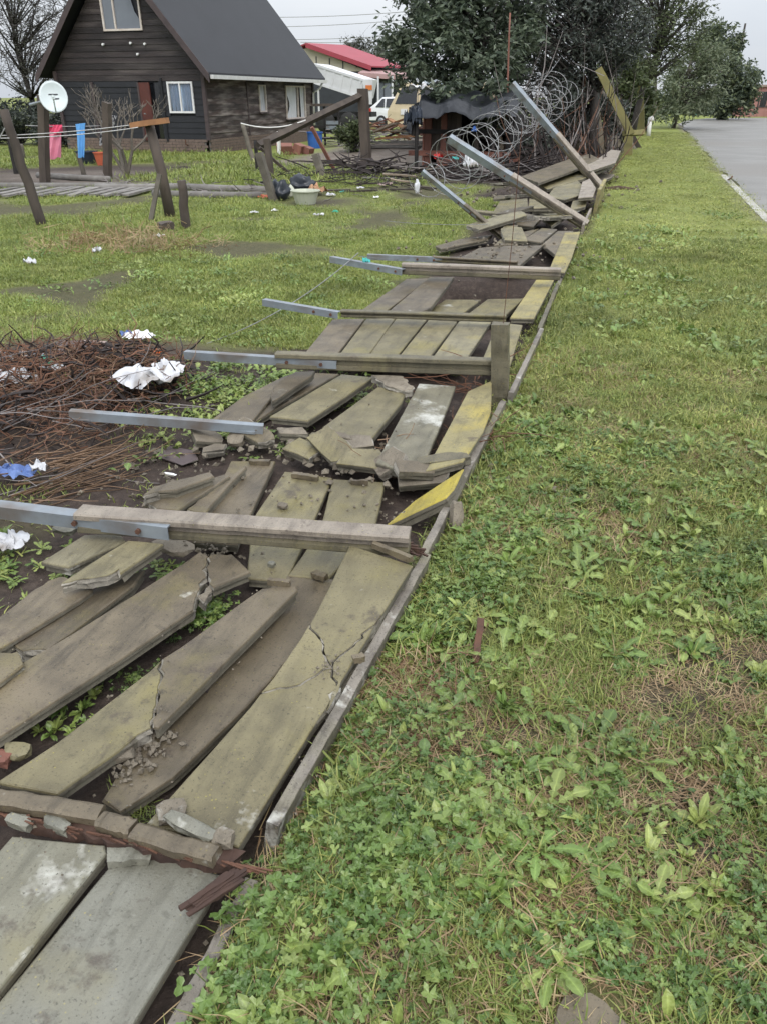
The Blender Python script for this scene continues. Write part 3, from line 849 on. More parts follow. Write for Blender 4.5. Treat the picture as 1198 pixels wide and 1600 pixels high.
# ------------------------------------------------------------------ tipper truck with its bin raised
TY = 40.0
b0, b1 = PY(488, 114, TY), PY(566, 139, TY)
tp = empty('tipper_truck', ((b0.x + b1.x) / 2, TY + 1, 0), 'white tipper truck with its bin tilted up behind the house', 'truck')
axv = (b1 - b0); axv.y = 0; axn = axv.normalized(); upn = Vector((-axn.z, 0, axn.x))
if upn.z < 0: upn = -upn
mb = MB(); hh = 0.42
mb.prism([b0 - upn * hh, b1 - upn * hh, b1 + upn * hh, b0 + upn * hh], (0, 2.1, 0))
bn = mb.build('bin', MAT['truck_white'], tp)
for k in range(6):
    c = b0.lerp(b1, 0.06 + k * 0.175)
    MB().prism([c - upn * hh - axn * 0.05, c - upn * hh + axn * 0.05, c + upn * hh + axn * 0.05, c + upn * hh - axn * 0.05], (0, -0.02, 0)).build('rib', MAT['truck_white'], bn)
for s_ in (-1, 1):
    c0, c1 = b0 + upn * s_ * (hh - 0.05), b1 + upn * s_ * (hh - 0.05)
    MB().prism([c0 - upn * 0.05, c1 - upn * 0.05, c1 + upn * 0.05, c0 + upn * 0.05], (0, -0.03, 0)).build('rail', MAT['truck_white'], bn)
t0, t1 = PY(567, 124, TY), PY(572, 163, TY)
tgx = Vector((PY(583, 130, TY).x - t0.x, 0, 0))
MB().prism([t0, t1, t1 + tgx * 0.6, t0 + tgx], (0, -0.08, 0)).build('tailgate', MAT['truck_white'], tp)
o1 = PY(567, 132, TY - 0.1); 
MB().box((o1.x + 0.3, TY - 0.1, o1.z - 0.13), (0.32, 0.03, 0.2)).build('reflector_board', MAT['orange_paint'], tp)
MB().box((b0.x - 0.2, TY + 1.05, 0.85), (6.0, 0.9, 0.22)).build('chassis', MAT['tyre'], tp)
MB().prism([(b0.x - 3.2, TY, 0.7), (b0.x - 1.4, TY, 0.7), (b0.x - 1.4, TY, 2.5), (b0.x - 2.9, TY, 2.5), (b0.x - 3.2, TY, 1.6)], (0, 2.0, 0)).build('cab', MAT['truck_white'], tp)
for x in (b0.x - 2.5, b0.x + 0.6, b0.x + 1.8):
    for y in (TY + 0.1, TY + 1.8):
        MB().lathe((x, y, 0.48), [(0.2, -0.13), (0.46, -0.12), (0.48, 0), (0.46, 0.12), (0.2, 0.13)], 18, (0, 1, 0)).build('wheel', MAT['tyre'], tp, smooth=True)
q0 = PY(568, 128, TY - 0.5)
MB().tube([(PY(497, 140, TY).x, TY + 0.05, 0.9), (PY(497, 140, TY).x, TY + 0.05, 1.9)], 0.05, 8).build('lift_ram', MAT['truck_white'], tp)

# ------------------------------------------------------------------ parked car and van
def side_car(name, label, cat, x0, y0, z0, prof, glass, width, mat, wheels, flip, lamps=(), extra=()):
    """prof and glass are side outlines (length, height), nose at the far end"""
    t = empty(name, (x0, y0, z0), label, cat)
    m = (lambda a: -a) if flip else (lambda a: a)
    n = len(prof)
    zmax = max(p[1] for p in prof)
    vs2, fs2 = [], []
    for s_, ins in ((0, 0.06), (0.07, 0), (0.93, 0), (1, 0.06)):
        for (a, b) in prof:
            tum = 0.16 * max(0, (b - 0.95) / (zmax - 0.95))
            yy = s_ * width
            yy = yy + (tum if s_ < 0.5 else -tum)
            vs2.append((x0 + m(a), y0 + yy, z0 + (b - ins * 0.4 if b > 0.5 else b + ins * 0.3)))
    for k in range(3):
        for i in range(n):
            i2 = (i + 1) % n
            fs2.append((k * n + i, k * n + i2, (k + 1) * n + i2, (k + 1) * n + i))
    fs2 += [tuple(range(n)), tuple(3 * n + i for i in range(n))]
    b_ = MB().add(vs2, fs2).build('body', MAT[mat], t)
    for gl in glass:
        pts = []
        for (a, b) in gl:
            tum = 0.16 * max(0, (b - 0.95) / (zmax - 0.95))
            pts.append(Vector((x0 + m(a), y0 + tum - 0.012, z0 + b)))
        MB().prism(pts, (0, 0.03, 0)).build('window', MAT['glass_and_dark_interior'], t)
    for wx in wheels:
        for yy in (0.08, width - 0.08):
            w_ = MB().lathe((x0 + m(wx), y0 + yy, z0 + 0.31), [(0.19, -0.1), (0.29, -0.1), (0.31, -0.05), (0.31, 0.05), (0.29, 0.1), (0.19, 0.1)], 18, (0, 1, 0)).build('wheel', MAT['tyre'], t, smooth=True)
            MB().lathe((x0 + m(wx), y0 + yy, z0 + 0.31), [(0.05, -0.105), (0.18, -0.1), (0.18, 0.1), (0.05, 0.105)], 12, (0, 1, 0)).build('rim', MAT['galvanised'], w_, smooth=True)
    for (a, b) in lamps:
        MB().box((x0 + m(a), y0 - 0.004, z0 + b), (0.16, 0.05, 0.16)).build('tail_light', MAT['lamp_red'], t)
    for (a, b, c, d, mm, nm) in extra:
        MB().box((x0 + m(a), y0 - 0.012, z0 + b), (c, 0.03, d)).build(nm, MAT[mm], t)
    return t
sp = [(0.05, 0.35), (4.0, 0.3), (4.15, 0.55), (4.05, 0.78), (3.0, 0.92), (2.35, 1.42), (1.6, 1.5), (0.75, 1.47), (0.15, 1.02), (0.0, 0.85)]
cx = PY(575, 165, 45).x
side_car('parked_car', 'white hatchback parked beside the cream van', 'car', cx, 45, 0.12, sp,
         [[(0.42, 1.0), (0.78, 1.4), (0.92, 1.4), (0.92, 1.0)], [(1.0, 1.0), (1.0, 1.4), (1.62, 1.42), (1.62, 1.0)], [(1.7, 1.0), (1.7, 1.42), (2.25, 1.37), (2.75, 0.98)]],
         1.65, 'car_white', (0.75, 3.3), False, [(0.1, 0.86)], [(1.5, 0.88, 0.16, 0.03, 'dark_wall', 'handle'), (2.6, 0.86, 0.16, 0.03, 'dark_wall', 'handle')])
vp = [(0.0, 0.4), (4.5, 0.4), (4.5, 1.9), (4.3, 2.1), (0.75, 2.12), (0.55, 2.02), (0.12, 1.25), (0.0, 1.05)]
vx = PY(605, 165, 36).x
side_car('parked_van', 'cream minibus van parked behind the wood pile', 'van', vx, 36, 0.05, vp,
         [[(0.32, 1.3), (0.62, 1.95), (1.28, 1.98), (1.28, 1.3)], [(1.45, 1.3), (1.45, 1.95), (2.6, 1.95), (2.6, 1.3)]],
         1.7, 'car_cream', (0.85, 3.6), False, [], [(0.75, 1.0, 0.3, 0.22, 'paper_white', 'door_emblem'), (1.36, 1.2, 0.015, 1.3, 'card_brown', 'door_seam')])

# ------------------------------------------------------------------ pink hut at the end of the road
hx0 = P(1148, 182).x
hut = empty('pink_hut', (hx0 + 2.5, 86, 0), 'small salmon pink painted building at the far end of the road', 'building')
HTY = 85.5
zr_ = PY(1160, 134, HTY).z
MB().box((hx0 + 4.5, HTY + 2.5, zr_ / 2 - 0.1), (9, 5, zr_)).build('wall', MAT['pink_wall'], hut)
MB().box((hx0 + 4.5, HTY + 2.5, zr_ + 0.0), (9.4, 5.4, 0.16)).build('roof', MAT['card_brown'], hut)
wq = PY(1193, 155, HTY)
fw = frame_rect('window', 'y', HTY - 0.03, wq.x - 0.45, wq.x + 0.45, 0.75, 2.0, [wq.x], hut, 0.07, mat='dark_wall')
MB().box((wq.x, HTY - 0.02, 1.37), (0.8, 0.02, 1.15)).build('pane', MAT['glass_and_dark_interior'], fw)
for k in range(7):
    MB().box((hx0 + 0.05 + k * 0.6, HTY - 0.02, zr_ / 2), (0.06, 0.04, zr_ - 0.1)).build('wall_rib', MAT['pink_wall'], hut)

# ------------------------------------------------------------------ trees
def leaf_cloud(name, centers, radii, counts, size, mat, parent, droop=0.3, aspect=0.42, seed=0, flat=0.6):
    r = np.random.default_rng(seed)
    cs = []
    for c, rad, n in zip(centers, radii, counts):
        p = r.normal(0, 1, (n, 3)); p /= np.linalg.norm(p, axis=1)[:, None] + 1e-9
        p *= (r.random((n, 1)) ** 0.5)
        cs.append(np.array(c) + p * np.array(rad))
    c = np.concatenate(cs)
    n = len(c)
    d = r.normal(0, 1, (n, 3)); d[:, 2] = d[:, 2] * 0.5 - droop
    d /= np.linalg.norm(d, axis=1)[:, None]
    w = r.normal(0, 1, (n, 3)); w = np.cross(d, w); w /= np.linalg.norm(w, axis=1)[:, None]
    L = size * (0.55 + 0.9 * r.random((n, 1)))
    tip = c + d * L
    mid = c + d * L * 0.45
    v = np.stack([c, mid + w * L * aspect * 0.5, tip, mid - w * L * aspect * 0.5], 1).reshape(-1, 3)
    f = np.arange(n * 4).reshape(n, 4)
    me = bpy.data.meshes.new(name)
    at = np.array(WORLD_AT[parent.name])
    np_mesh(me, v - at, f)
    me.materials.append(MAT[mat])
    o = bpy.data.objects.new(name, me); COL.objects.link(o); o.parent = parent
    WORLD_AT[o.name] = WORLD_AT[parent.name].copy()
    return o
def tree(name, label, base, lean, h, r0, blobs, leaf, mat, bark='bark', n_cl=60, per=140, cl_r=0.55, seed=1, droop=0.3, twigs=0, group=None, aspect=0.42, limb_r=0.035):
    """trunk and limbs reaching to leaf clusters spread through the crown blobs: (centre, radii)"""
    rr = random.Random(seed)
    base = Vector(base)
    t = empty(name, base, label, 'tree', group)
    top = base + Vector(lean) + Vector((0, 0, h))
    tp_ = [base + (top - base) * (k / 6) + Vector((rr.uniform(-1, 1), rr.uniform(-1, 1), 0)) * 0.07 * (k > 0) * h / 5 for k in range(7)]
    tp_[0] = base - Vector((0, 0, 0.1))
    mb = MB().tube(tp_, r0, 9, r0 * 0.35)
    centers, radii, counts = [], [], []
    tot = sum(b[1][0] * b[1][1] * b[1][2] for b in blobs)
    for (c, rad) in blobs:
        k = max(3, int(n_cl * rad[0] * rad[1] * rad[2] / tot))
        for _ in range(k):
            v = Vector((rr.gauss(0, 1), rr.gauss(0, 1), rr.gauss(0, 1))).normalized() * (rr.random() ** 0.4)
            p = Vector(c) + Vector((v.x * rad[0], v.y * rad[1], v.z * rad[2]))
            if p.z < 0.25: p.z = 0.25 + rr.random() * 0.4
            s_ = rr.uniform(0.6, 1.35) * cl_r
            centers.append(tuple(p)); radii.append((s_, s_, s_ * 0.7)); counts.append(int(per * rr.uniform(0.5, 1.4)))
            if rr.random() < 0.55:
                st = tp_[min(6, max(2, int(6 * min(1.0, (p.z - base.z) / h * 0.75))))]
                m1 = st.lerp(p, 0.5) + Vector((rr.uniform(-1, 1), rr.uniform(-1, 1), rr.uniform(-0.2, 0.6))) * 0.25
                mb.tube([st, m1, p], limb_r * rr.uniform(0.6, 1.6), 5, limb_r * 0.25)
            for _k in range(twigs):
                e = p + Vector((rr.gauss(0, 1), rr.gauss(0, 1), rr.gauss(0.3, 1))) * s_ * 1.1
                mb.tube([p, p.lerp(e, 0.5) + Vector((0, 0, 0.08)), e], 0.012, 3, 0.004)
    mb.build('trunk', MAT[bark], t, smooth=True)
    leaf_cloud('crown', centers, radii, counts, leaf, mat, t, droop, aspect, seed)
    return t
def at(px, py, Y): return tuple(PY(px, py, Y))
# broadleaf tree over the shack
tb = PY(735, 250, 24.5); 
tree('broadleaf_tree', 'dark broadleaf tree with glossy leaves over the tarp-roofed shack', (tb.x, 24.5, 0), (0.3, 0.2, 0), 4.6, 0.16,
     [(at(690, 75, 23.8), (1.35, 1.3, 1.0)), (at(760, 40, 24.5), (1.6, 1.5, 1.4)), (at(660, 30, 24.2), (0.7, 1.1, 0.7)), (at(650, 118, 23.6), (0.5, 0.6, 0.4)),
      (at(720, -30, 25), (2.0, 1.5, 1.2)), (at(770, 115, 23.5), (1.1, 0.8, 0.7)), (at(725, 138, 21.6), (1.0, 0.6, 0.30)), (at(775, 160, 21.4), (0.6, 0.5, 0.45)), (at(612, 45, 24.2), (0.25, 0.5, 0.35))],
     0.20, 'leaf_dark', 'bark', 170, 105, 0.46, 3, 0.35, aspect=0.34)
tb2 = PY(925, 235, 27)
tree('dense_dark_tree', 'very dark dense tree with bare hanging twigs behind the leaning posts', (tb2.x, 27, 0), (-0.5, 0.2, 0), 5.0, 0.17,
     [(at(860, 40, 26.5), (1.9, 1.5, 1.6)), (at(930, 30, 27.2), (1.5, 1.4, 1.5)), (at(880, -60, 27), (2.2, 1.6, 1.3)), (at(960, 80, 27), (0.8, 1.0, 0.8)), (at(850, 130, 26), (1.4, 0.9, 0.9)), (at(915, 150, 27.5), (1.0, 0.9, 0.9)), (at(830, 180, 27), (1.4, 0.9, 0.9)), (at(895, 190, 28.5), (1.2, 0.8, 0.9)), (at(800, 60, 27), (1.4, 1.2, 1.6)), (at(960, 20, 27.5), (1.1, 1.2, 1.4))],
     0.14, 'leaf_deep', 'bark', 330, 95, 0.5, 5, 0.4, twigs=3, aspect=0.3)
tb3 = PY(1000, 215, 40)
tree('feathery_tree', 'feathery olive green tree with open crown beside the white pipe', (tb3.x - 0.4, 40, 0), (0.9, 0, 0), 6.3, 0.15,
     [(at(1000, 60, 40), (1.6, 1.3, 1.4)), (at(1040, 20, 40), (1.9, 1.5, 1.2)), (at(1060, 70, 40.5), (1.2, 1.2, 1.0)), (at(985, 110, 39), (1.0, 1, 0.8)), (at(1010, -40, 40), (2.5, 1.5, 1.3))],
     0.17, 'leaf_olive', 'bark', 170, 70, 0.55, 8, 0.2, twigs=2, aspect=0.28)
tree('willow_wattle', 'pale green wattle tree with foliage sweeping down to the verge', (P(1075, 192).x - 1.3, 52, 0), (0.5, 0, 0), 4.5, 0.14,
     [(at(1085, 110, 52), (1.7, 1.6, 1.6)), (at(1060, 155, 51), (1.5, 1.2, 1.2)), (at(1095, 150, 53), (1.6, 1.3, 1.1)), (at(1040, 175, 50), (0.8, 0.8, 0.6)), (at(1110, 85, 54), (1.2, 1.2, 1.0))],
     0.24, 'leaf_wattle', 'bark_pale', 110, 90, 0.65, 12, 0.5, aspect=0.28)
tree('tall_verge_tree', 'dark tree with yellow-green tips next to the pink hut', (PY(1135, 180, 72).x, 74, 0), (0.3, 0, 0), 6.5, 0.2,
     [(at(1120, 85, 72), (1.8, 1.8, 1.9)), (at(1150, 130, 74), (2.0, 1.6, 1.9)), (at(1130, 160, 73), (2.6, 1.6, 1.3)), (at(1105, 60, 71), (1.4, 1.4, 1.0)), (at(1172, 120, 75), (0.9, 1.0, 1.1))],
     0.32, 'leaf_far', 'bark', 120, 110, 0.75, 14, 0.3)
tree('twiggy_tree', 'sparse grey twiggy tree behind the satellite dish', (PY(40, 235, 27).x, 28, 0), (-0.6, 0.3, 0), 4.6, 0.13,
     [(at(20, 40, 27.5), (1.6, 1.5, 1.6)), (at(75, 50, 27.5), (1.2, 1.2, 1.5)), (at(40, 110, 27), (1.7, 1.2, 0.9)), (at(30, -30, 28), (2.4, 1.4, 1.2)), (at(100, 20, 28.5), (0.6, 0.9, 1.0))],
     0.12, 'leaf_twiggy', 'bark', 130, 45, 0.5, 17, 0.0, twigs=6, aspect=0.2, limb_r=0.03)
tree('far_tree', 'small grey-green tree far behind the red roof', (PY(560, 100, 80).x, 80, 0), (0, 0, 0), 6.0, 0.2,
     [(at(556, 76, 80), (1.6, 1.5, 1.0)), (at(588, 82, 80), (1.6, 1.5, 0.9))], 0.3, 'leaf_twiggy', 'bark', 40, 50, 0.7, 19, 0.2, twigs=2)
def shrub(name, label, c, rad, leaf, mat, n_cl, per, cl_r, seed, group=None, cat='shrub'):
    rr = random.Random(seed)
    c = Vector(c)
    t = empty(name, (c.x, c.y, 0), label, cat, group)
    mb = MB(); cen, rd, ct = [], [], []
    for _ in range(n_cl):
        v = Vector((rr.gauss(0, 1), rr.gauss(0, 1), rr.gauss(0, 1))).normalized() * (rr.random() ** 0.45)
        p = c + Vector((v.x * rad[0], v.y * rad[1], v.z * rad[2]))
        p.z = max(p.z, 0.12)
        cen.append(tuple(p)); s_ = cl_r * rr.uniform(0.6, 1.3); rd.append((s_, s_, s_ * 0.8)); ct.append(int(per * rr.uniform(0.5, 1.4)))
        mb.tube([(c.x + rr.uniform(-.15, .15), c.y + rr.uniform(-.15, .15), -0.03), Vector((c.x, c.y, 0)).lerp(p, 0.6) + Vector((0, 0, 0.1)), p], 0.018, 4, 0.005)
    mb.build('stem', MAT['bark'], t)
    leaf_cloud('foliage', cen, rd, ct, leaf, mat, t, 0.1, 0.45, seed)
    return t
shrub('hedge_bush', 'dark bush behind the hanging pink laundry', (PY(25, 220, 27).x, 27, 0.7), (2.0, 1.0, 0.75), 0.14, 'leaf_deep', 70, 110, 0.35, 31)
shrub('hedge_bush', 'dark bush in the gap left of the timber house', (PY(105, 215, 26.5).x, 26.5, 0.6), (1.1, 0.7, 0.65), 0.13, 'leaf_deep', 50, 110, 0.3, 33)
shrub('yard_bush', 'green bush behind the thick square gate post', (PY(553, 210, 25.5).x, 25.5, 0.55), (0.55, 0.5, 0.5), 0.11, 'leaf_olive', 36, 80, 0.22, 35)
shrub('fence_bush', 'dark green bush at the foot of the dense dark tree', (PY(800, 215, 24).x, 24, 0.6), (0.9, 0.7, 0.7), 0.12, 'leaf_deep', 60, 110, 0.3, 37)
shrub('fence_bush', 'leafy green bush climbing over the yellow mossy beams', (PY(968, 120, 36.5).x, 36.5, 2.3), (1.1, 0.8, 1.1), 0.16, 'leaf_olive', 60, 90, 0.35, 39)
shrub('fence_bush', 'shadowy undergrowth between the shack and the rusty pole', (PY(905, 185, 30).x, 30.5, 0.9), (1.7, 0.9, 1.0), 0.13, 'leaf_deep', 90, 110, 0.33, 41)
shrub('verge_bush', 'dull green bush behind the white pipe at the verge', (PY(1005, 150, 44).x - 0.4, 45, 1.4), (1.0, 1.0, 1.5), 0.2, 'leaf_olive', 60, 80, 0.4, 43)
shrub('far_hedge', 'long low dark hedge on the far bank beside the pink hut', (PY(1075, 175, 90).x, 92, 0.9), (7.0, 1.5, 1.5), 0.4, 'leaf_far', 90, 60, 0.8, 45)
# ------------------------------------------------------------------ fallen precast wall: slabs
def dfield(p, amp):
    a = mnoise.noise_vector(Vector((p[0] * 23, p[1] * 23, 5.3)))
    b = mnoise.noise_vector(Vector((p[0] * 70, p[1] * 70, 1.3)))
    return Vector((a.x + 0.5 * b.x, a.y + 0.5 * b.y, 0)) * amp
def plate(poly, th, broken=(), chamfer=0.006, lip=True, gap=0.0, step=0.06, amp=0.018):
    """a slab from its top outline (coplanar points): uneven edges, chamfer, a rebate under the rim"""
    poly = [Vector(p) for p in poly]
    n = len(poly)
    ar = sum((poly[i].x * poly[(i + 1) % n].y - poly[(i + 1) % n].x * poly[i].y) for i in range(n))
    brk = [i in broken for i in range(n)]
    if ar < 0:
        poly = poly[::-1]
        brk = [brk[(n - 2 - i) % n] for i in range(n)]
    nrm = (poly[1] - poly[0]).cross(poly[2] - poly[1]).normalized()
    for i in range(n):
        c = (poly[(i + 1) % n] - poly[i]).cross(poly[(i + 2) % n] - poly[(i + 1) % n])
        if c.length > 1e-4 and c.z > 0: nrm = c.normalized(); break
    ring, flag = [], []
    for i in range(n):
        a, b = poly[i], poly[(i + 1) % n]
        L = (b - a).length
        m = max(1, int(L / (0.022 if brk[i] else step)))
        for k in range(m):
            p = a.lerp(b, k / m)
            corner = (k == 0)
            bk = brk[i] or (corner and brk[i - 1])
            ring.append(p + dfield(p, amp if bk else 0.0016)); flag.append(bk)
    m = len(ring)
    inn = []
    for i in range(m):
        e1 = (ring[i] - ring[i - 1]); e2 = (ring[(i + 1) % m] - ring[i])
        e1 = e1.normalized() if e1.length else e2.normalized(); e2 = e2.normalized() if e2.length else e1
        n1, n2 = nrm.cross(e1), nrm.cross(e2)
        v = n1 + n2
        inn.append(v.normalized() * min(1.6, 1 / max(0.5, v.normalized().dot(n1))) if v.length > 0.1 else n1)
    if gap: ring = [p + v * gap for p, v in zip(ring, inn)]
    if lip: prof = [(chamfer, 0), (chamfer * 0.3, -chamfer * 0.5), (0, -chamfer * 1.3), (0.0, -th * 0.42), (0.010, -th * 0.5), (0.007, -th * 0.97), (0.012, -th)]
    else: prof = [(chamfer, 0), (0, -chamfer), (0, -th + 0.004), (0.004, -th)]
    vs2 = []
    for (ins, dz) in prof:
        for p, v, fl in zip(ring, inn, flag):
            j = Vector((0, 0, 0))
            if fl and dz < -chamfer * 0.6:
                j = dfield((p.x + dz * 9, p.y - dz * 7), 0.012)
            i2 = ins * (0.35 if fl else 1)
            vs2.append(p + v * i2 + nrm * dz + j)
    fs2 = [tuple(range(m))]
    for r_ in range(len(prof) - 1):
        for i in range(m):
            i2 = (i + 1) % m
            fs2.append((r_ * m + i, (r_ + 1) * m + i, (r_ + 1) * m + i2, r_ * m + i2))
    fs2.append(tuple((len(prof) - 1) * m + i for i in range(m))[::-1])
    mb = MB().add(vs2, fs2)
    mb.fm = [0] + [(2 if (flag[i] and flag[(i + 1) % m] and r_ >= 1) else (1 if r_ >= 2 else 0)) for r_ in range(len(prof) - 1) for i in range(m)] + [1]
    return mb
def on_plane(pts, zoom, z, bx=0.0, by=0.0, ref=None):
    px = [zz(zoom, *p) for p in pts]
    flat = [P(*zz(zoom, *p), z) for p in (ref or pts)]
    c = sum(flat, Vector()) / len(flat)
    nrm = Vector((-bx, -by, 1)).normalized()
    return [PPL(a, b, Vector((c.x, c.y, z)), nrm) for a, b in px]
WALL = 'slabs of the fallen precast wall'
def slab(label, zoom, pts, z, bx=0.0, by=0.0, mat='concrete_olive', broken=(), th=0.045, name='concrete_slab', cat='slab', group=WALL, lip=True):
    o = plate(on_plane(pts, zoom, z, bx, by), th, broken, lip=lip).build(name, MAT[mat])
    return tag(o, label, cat, group)
# bay in front
slab('smooth grey slab at the bottom edge of the picture beside the weeds', 'p', [(196, 1322), (345, 1365), (330, 1400), (110, 1760), (-150, 1745)], 0.075, mat='concrete_grey')
slab('grey-green slab with a long white streak at the bottom corner', 'p', [(19, 1305), (164, 1319), (166, 1331), (-160, 1745), (-330, 1700)], 0.10, mat='concrete_streak')
# first bay: cracked slab in four pieces
cs = empty('concrete_slab', P(430, 1080, 0.03), 'wide olive slab with a star-shaped crack beside the edge board', 'slab', WALL)
for pts, br in (([(546, 850), (647, 883), (590, 974), (550, 1012), (515, 1042), (505, 1010), (484, 975)], (2, 3, 4, 5)),
                ([(590, 974), (508, 1108), (522, 1075), (515, 1042), (550, 1012)], (1, 2, 3, 4)),
                ([(484, 975), (505, 1010), (515, 1042), (470, 1068), (409, 1083)], (0, 1, 2, 3)),
                ([(409, 1083), (470, 1068), (515, 1042), (522, 1075), (508, 1108), (374, 1326), (225, 1288)], (0, 1, 2, 3))):
    plate(on_plane(pts, 'p', 0.145, 0, 0.085, [(546, 850), (647, 883), (374, 1326), (225, 1288)]), 0.045, br, gap=0.003, chamfer=0.004).build('slab_piece', MAT['concrete_olive'], cs)
slab('long brown slab lying low along the cracked olive slab', 'p', [(440, 897), (560, 908), (390, 1100), (271, 1214), (187, 1268), (160, 1252), (200, 1185), (235, 1140), (330, 1020)], 0.05, mat='concrete_brown', broken=(5, 6, 7))
s2 = empty('concrete_slab', P(230, 1080, 0.06), 'brown slab snapped across its middle with a white scuff', 'slab', WALL)
plate(on_plane([(391, 930), (410, 918), (464, 914), (466, 922), (300, 1087), (248, 1138), (239, 1136), (246, 1085), (259, 1027)], 'p', 0.125, 0, 0.02), 0.045, (6, 7), gap=0.002).build('slab_piece', MAT['concrete_brown'], s2)
plate(on_plane([(258, 1028), (246, 1083), (237, 1137), (216, 1152), (89, 1241), (0, 1224), (-4, 1219), (90, 1158)], 'p', 0.115, 0, 0.0), 0.045, (0, 1, 2), gap=0.002).build('slab_piece', MAT['concrete_olive'], s2)
s3 = empty('concrete_slab', P(180, 1000, 0.06), 'very long brown slab with its far end broken off', 'slab', WALL)
plate(on_plane([(285, 880), (312, 861), (324, 868), (318, 905), (311, 925), (300, 955), (188, 1031), (0, 1151), (-150, 1225), (-210, 1160), (0, 1055), (42, 1030), (113, 989)], 'p', 0.105), 0.045, (2, 3, 4), gap=0.002).build('slab_piece', MAT['concrete_brown'], s3)
plate(on_plane([(326, 866), (366, 866), (393, 893), (333, 917), (322, 900)], 'p', 0.115, 0.03), 0.045, (0, 3, 4), gap=0.002).build('slab_piece', MAT['concrete_brown'], s3)
plate(on_plane([(330, 912), (334, 922), (318, 941), (308, 932)], 'p', 0.10, -0.1), 0.04, (0, 1, 2, 3), gap=0.002).build('slab_piece', MAT['concrete_broken'], s3)
slab('narrow brown slab with chipped white edge under the raised pale slab', 'z4', [(400, 420), (605, 342), (560, 410), (300, 607), (190, 682), (90, 685), (60, 655), (250, 520)], 0.075, mat='concrete_brown', broken=(4, 5, 6))
slab('dark lichen-spotted slab with crumbled corner near the picture edge', 'z4', [(245, 375), (405, 428), (270, 512), (-120, 745), (-200, 690), (130, 440)], 0.10, -0.02, mat='concrete_brown', broken=(0, 5))
slab('short dark slab end poking in at the picture edge', 'z4', [(-150, 745), (-20, 690), (102, 702), (106, 742), (-90, 875)], 0.13, mat='concrete_brown', broken=(1, 2))
slab('raised pale slab with slanting end under the steel-tipped post', 'z4', [(250, 402), (285, 395), (470, 360), (490, 350), (500, 362), (682, 236), (535, 222), (420, 290)], 0.165, 0.02, 0.03, mat='concrete_olive', broken=(0, 1, 2, 3))
slab('yellowish slab end under the galvanised angle of the near post', 'z4', [(172, 312), (285, 335), (525, 226), (500, 195), (350, 200)], 0.125, mat='concrete_lichen')
# second bay
slab('olive slab nearest the yellow tilted slab in the second bay', 'p', [(520, 748), (602, 753), (585, 828), (512, 905), (450, 899), (500, 828)], 0.055)
slab('olive slab carrying a small loose bar in the second bay', 'p', [(445, 736), (520, 746), (490, 815), (448, 908), (385, 903), (395, 810)], 0.05)
slab('dark olive slab beside the stacked splinters in the second bay', 'p', [(361, 720), (431, 720), (391, 806), (372, 850), (300, 845), (325, 800)], 0.05, mat='concrete_brown')
slab('brown broken slab lying on top of the splinter stack', 'z1', [(590, 790), (640, 745), (880, 682), (892, 702), (735, 758), (650, 765)], 0.14, 0.05, mat='concrete_brown', broken=(0, 1, 5))
slab('brown slab sliver in the middle of the splinter stack', 'z1', [(622, 818), (720, 768), (935, 692), (958, 702), (742, 842), (650, 832)], 0.10, 0.04, mat='concrete_brown', broken=(0, 5))
slab('thin slab sliver at the lower edge of the splinter stack', 'z1', [(775, 842), (870, 770), (1000, 672), (1028, 664), (960, 730), (848, 855)], 0.09, 0.08, mat='concrete_brown', broken=(0, 5))
# yellow slab tipped on its edge
slab('bright yellow slab tipped up against the edge board', 'z3', [(648, 600), (742, 518), (905, 410), (872, 478), (846, 506)], 0.13, 0.55, 0.05, mat='concrete_bright_yellow', th=0.055)
# third bay
slab('mustard yellow slab beside the standing stub post', 'z3', [(920, 152), (1000, 116), (998, 215), (972, 285), (905, 385), (778, 418)], 0.16, 0.05, mat='concrete_yellow')
slab('white-stained slab in the third bay', 'z3', [(757, 126), (880, 135), (860, 190), (762, 430), (700, 420), (614, 390)], 0.13, mat='concrete_white')
slab('olive slab sloping left of the white-stained slab', 'z3', [(620, 137), (716, 152), (700, 190), (590, 322), (436, 272)], 0.14, 0.02, 0.02)
slab('olive slab with dark soil on its corner in the third bay', 'z3', [(500, 95), (606, 105), (520, 165), (388, 250), (260, 236)], 0.12)
slab('thin brown slab under the snapped corner piece in the third bay', 'z3', [(400, 90), (492, 94), (200, 258), (165, 250)], 0.07, mat='concrete_brown')
slab('leftmost brown slab of the third bay running into the weeds', 'z3', [(170, 170), (300, 105), (335, 95), (200, 255), (60, 250)], 0.09, mat='concrete_brown')
slab('small snapped corner piece lying on the third bay slabs', 'z3', [(262, 168), (290, 118), (345, 88), (412, 84), (400, 100), (270, 187)], 0.14, 0.05, mat='concrete_brown', broken=(0, 1))
slab('grey broken slab head jutting out under the third post', 'z3', [(605, 98), (700, 98), (740, 140), (715, 150), (640, 130)], 0.17, mat='concrete_broken', broken=(1, 2, 3, 4))
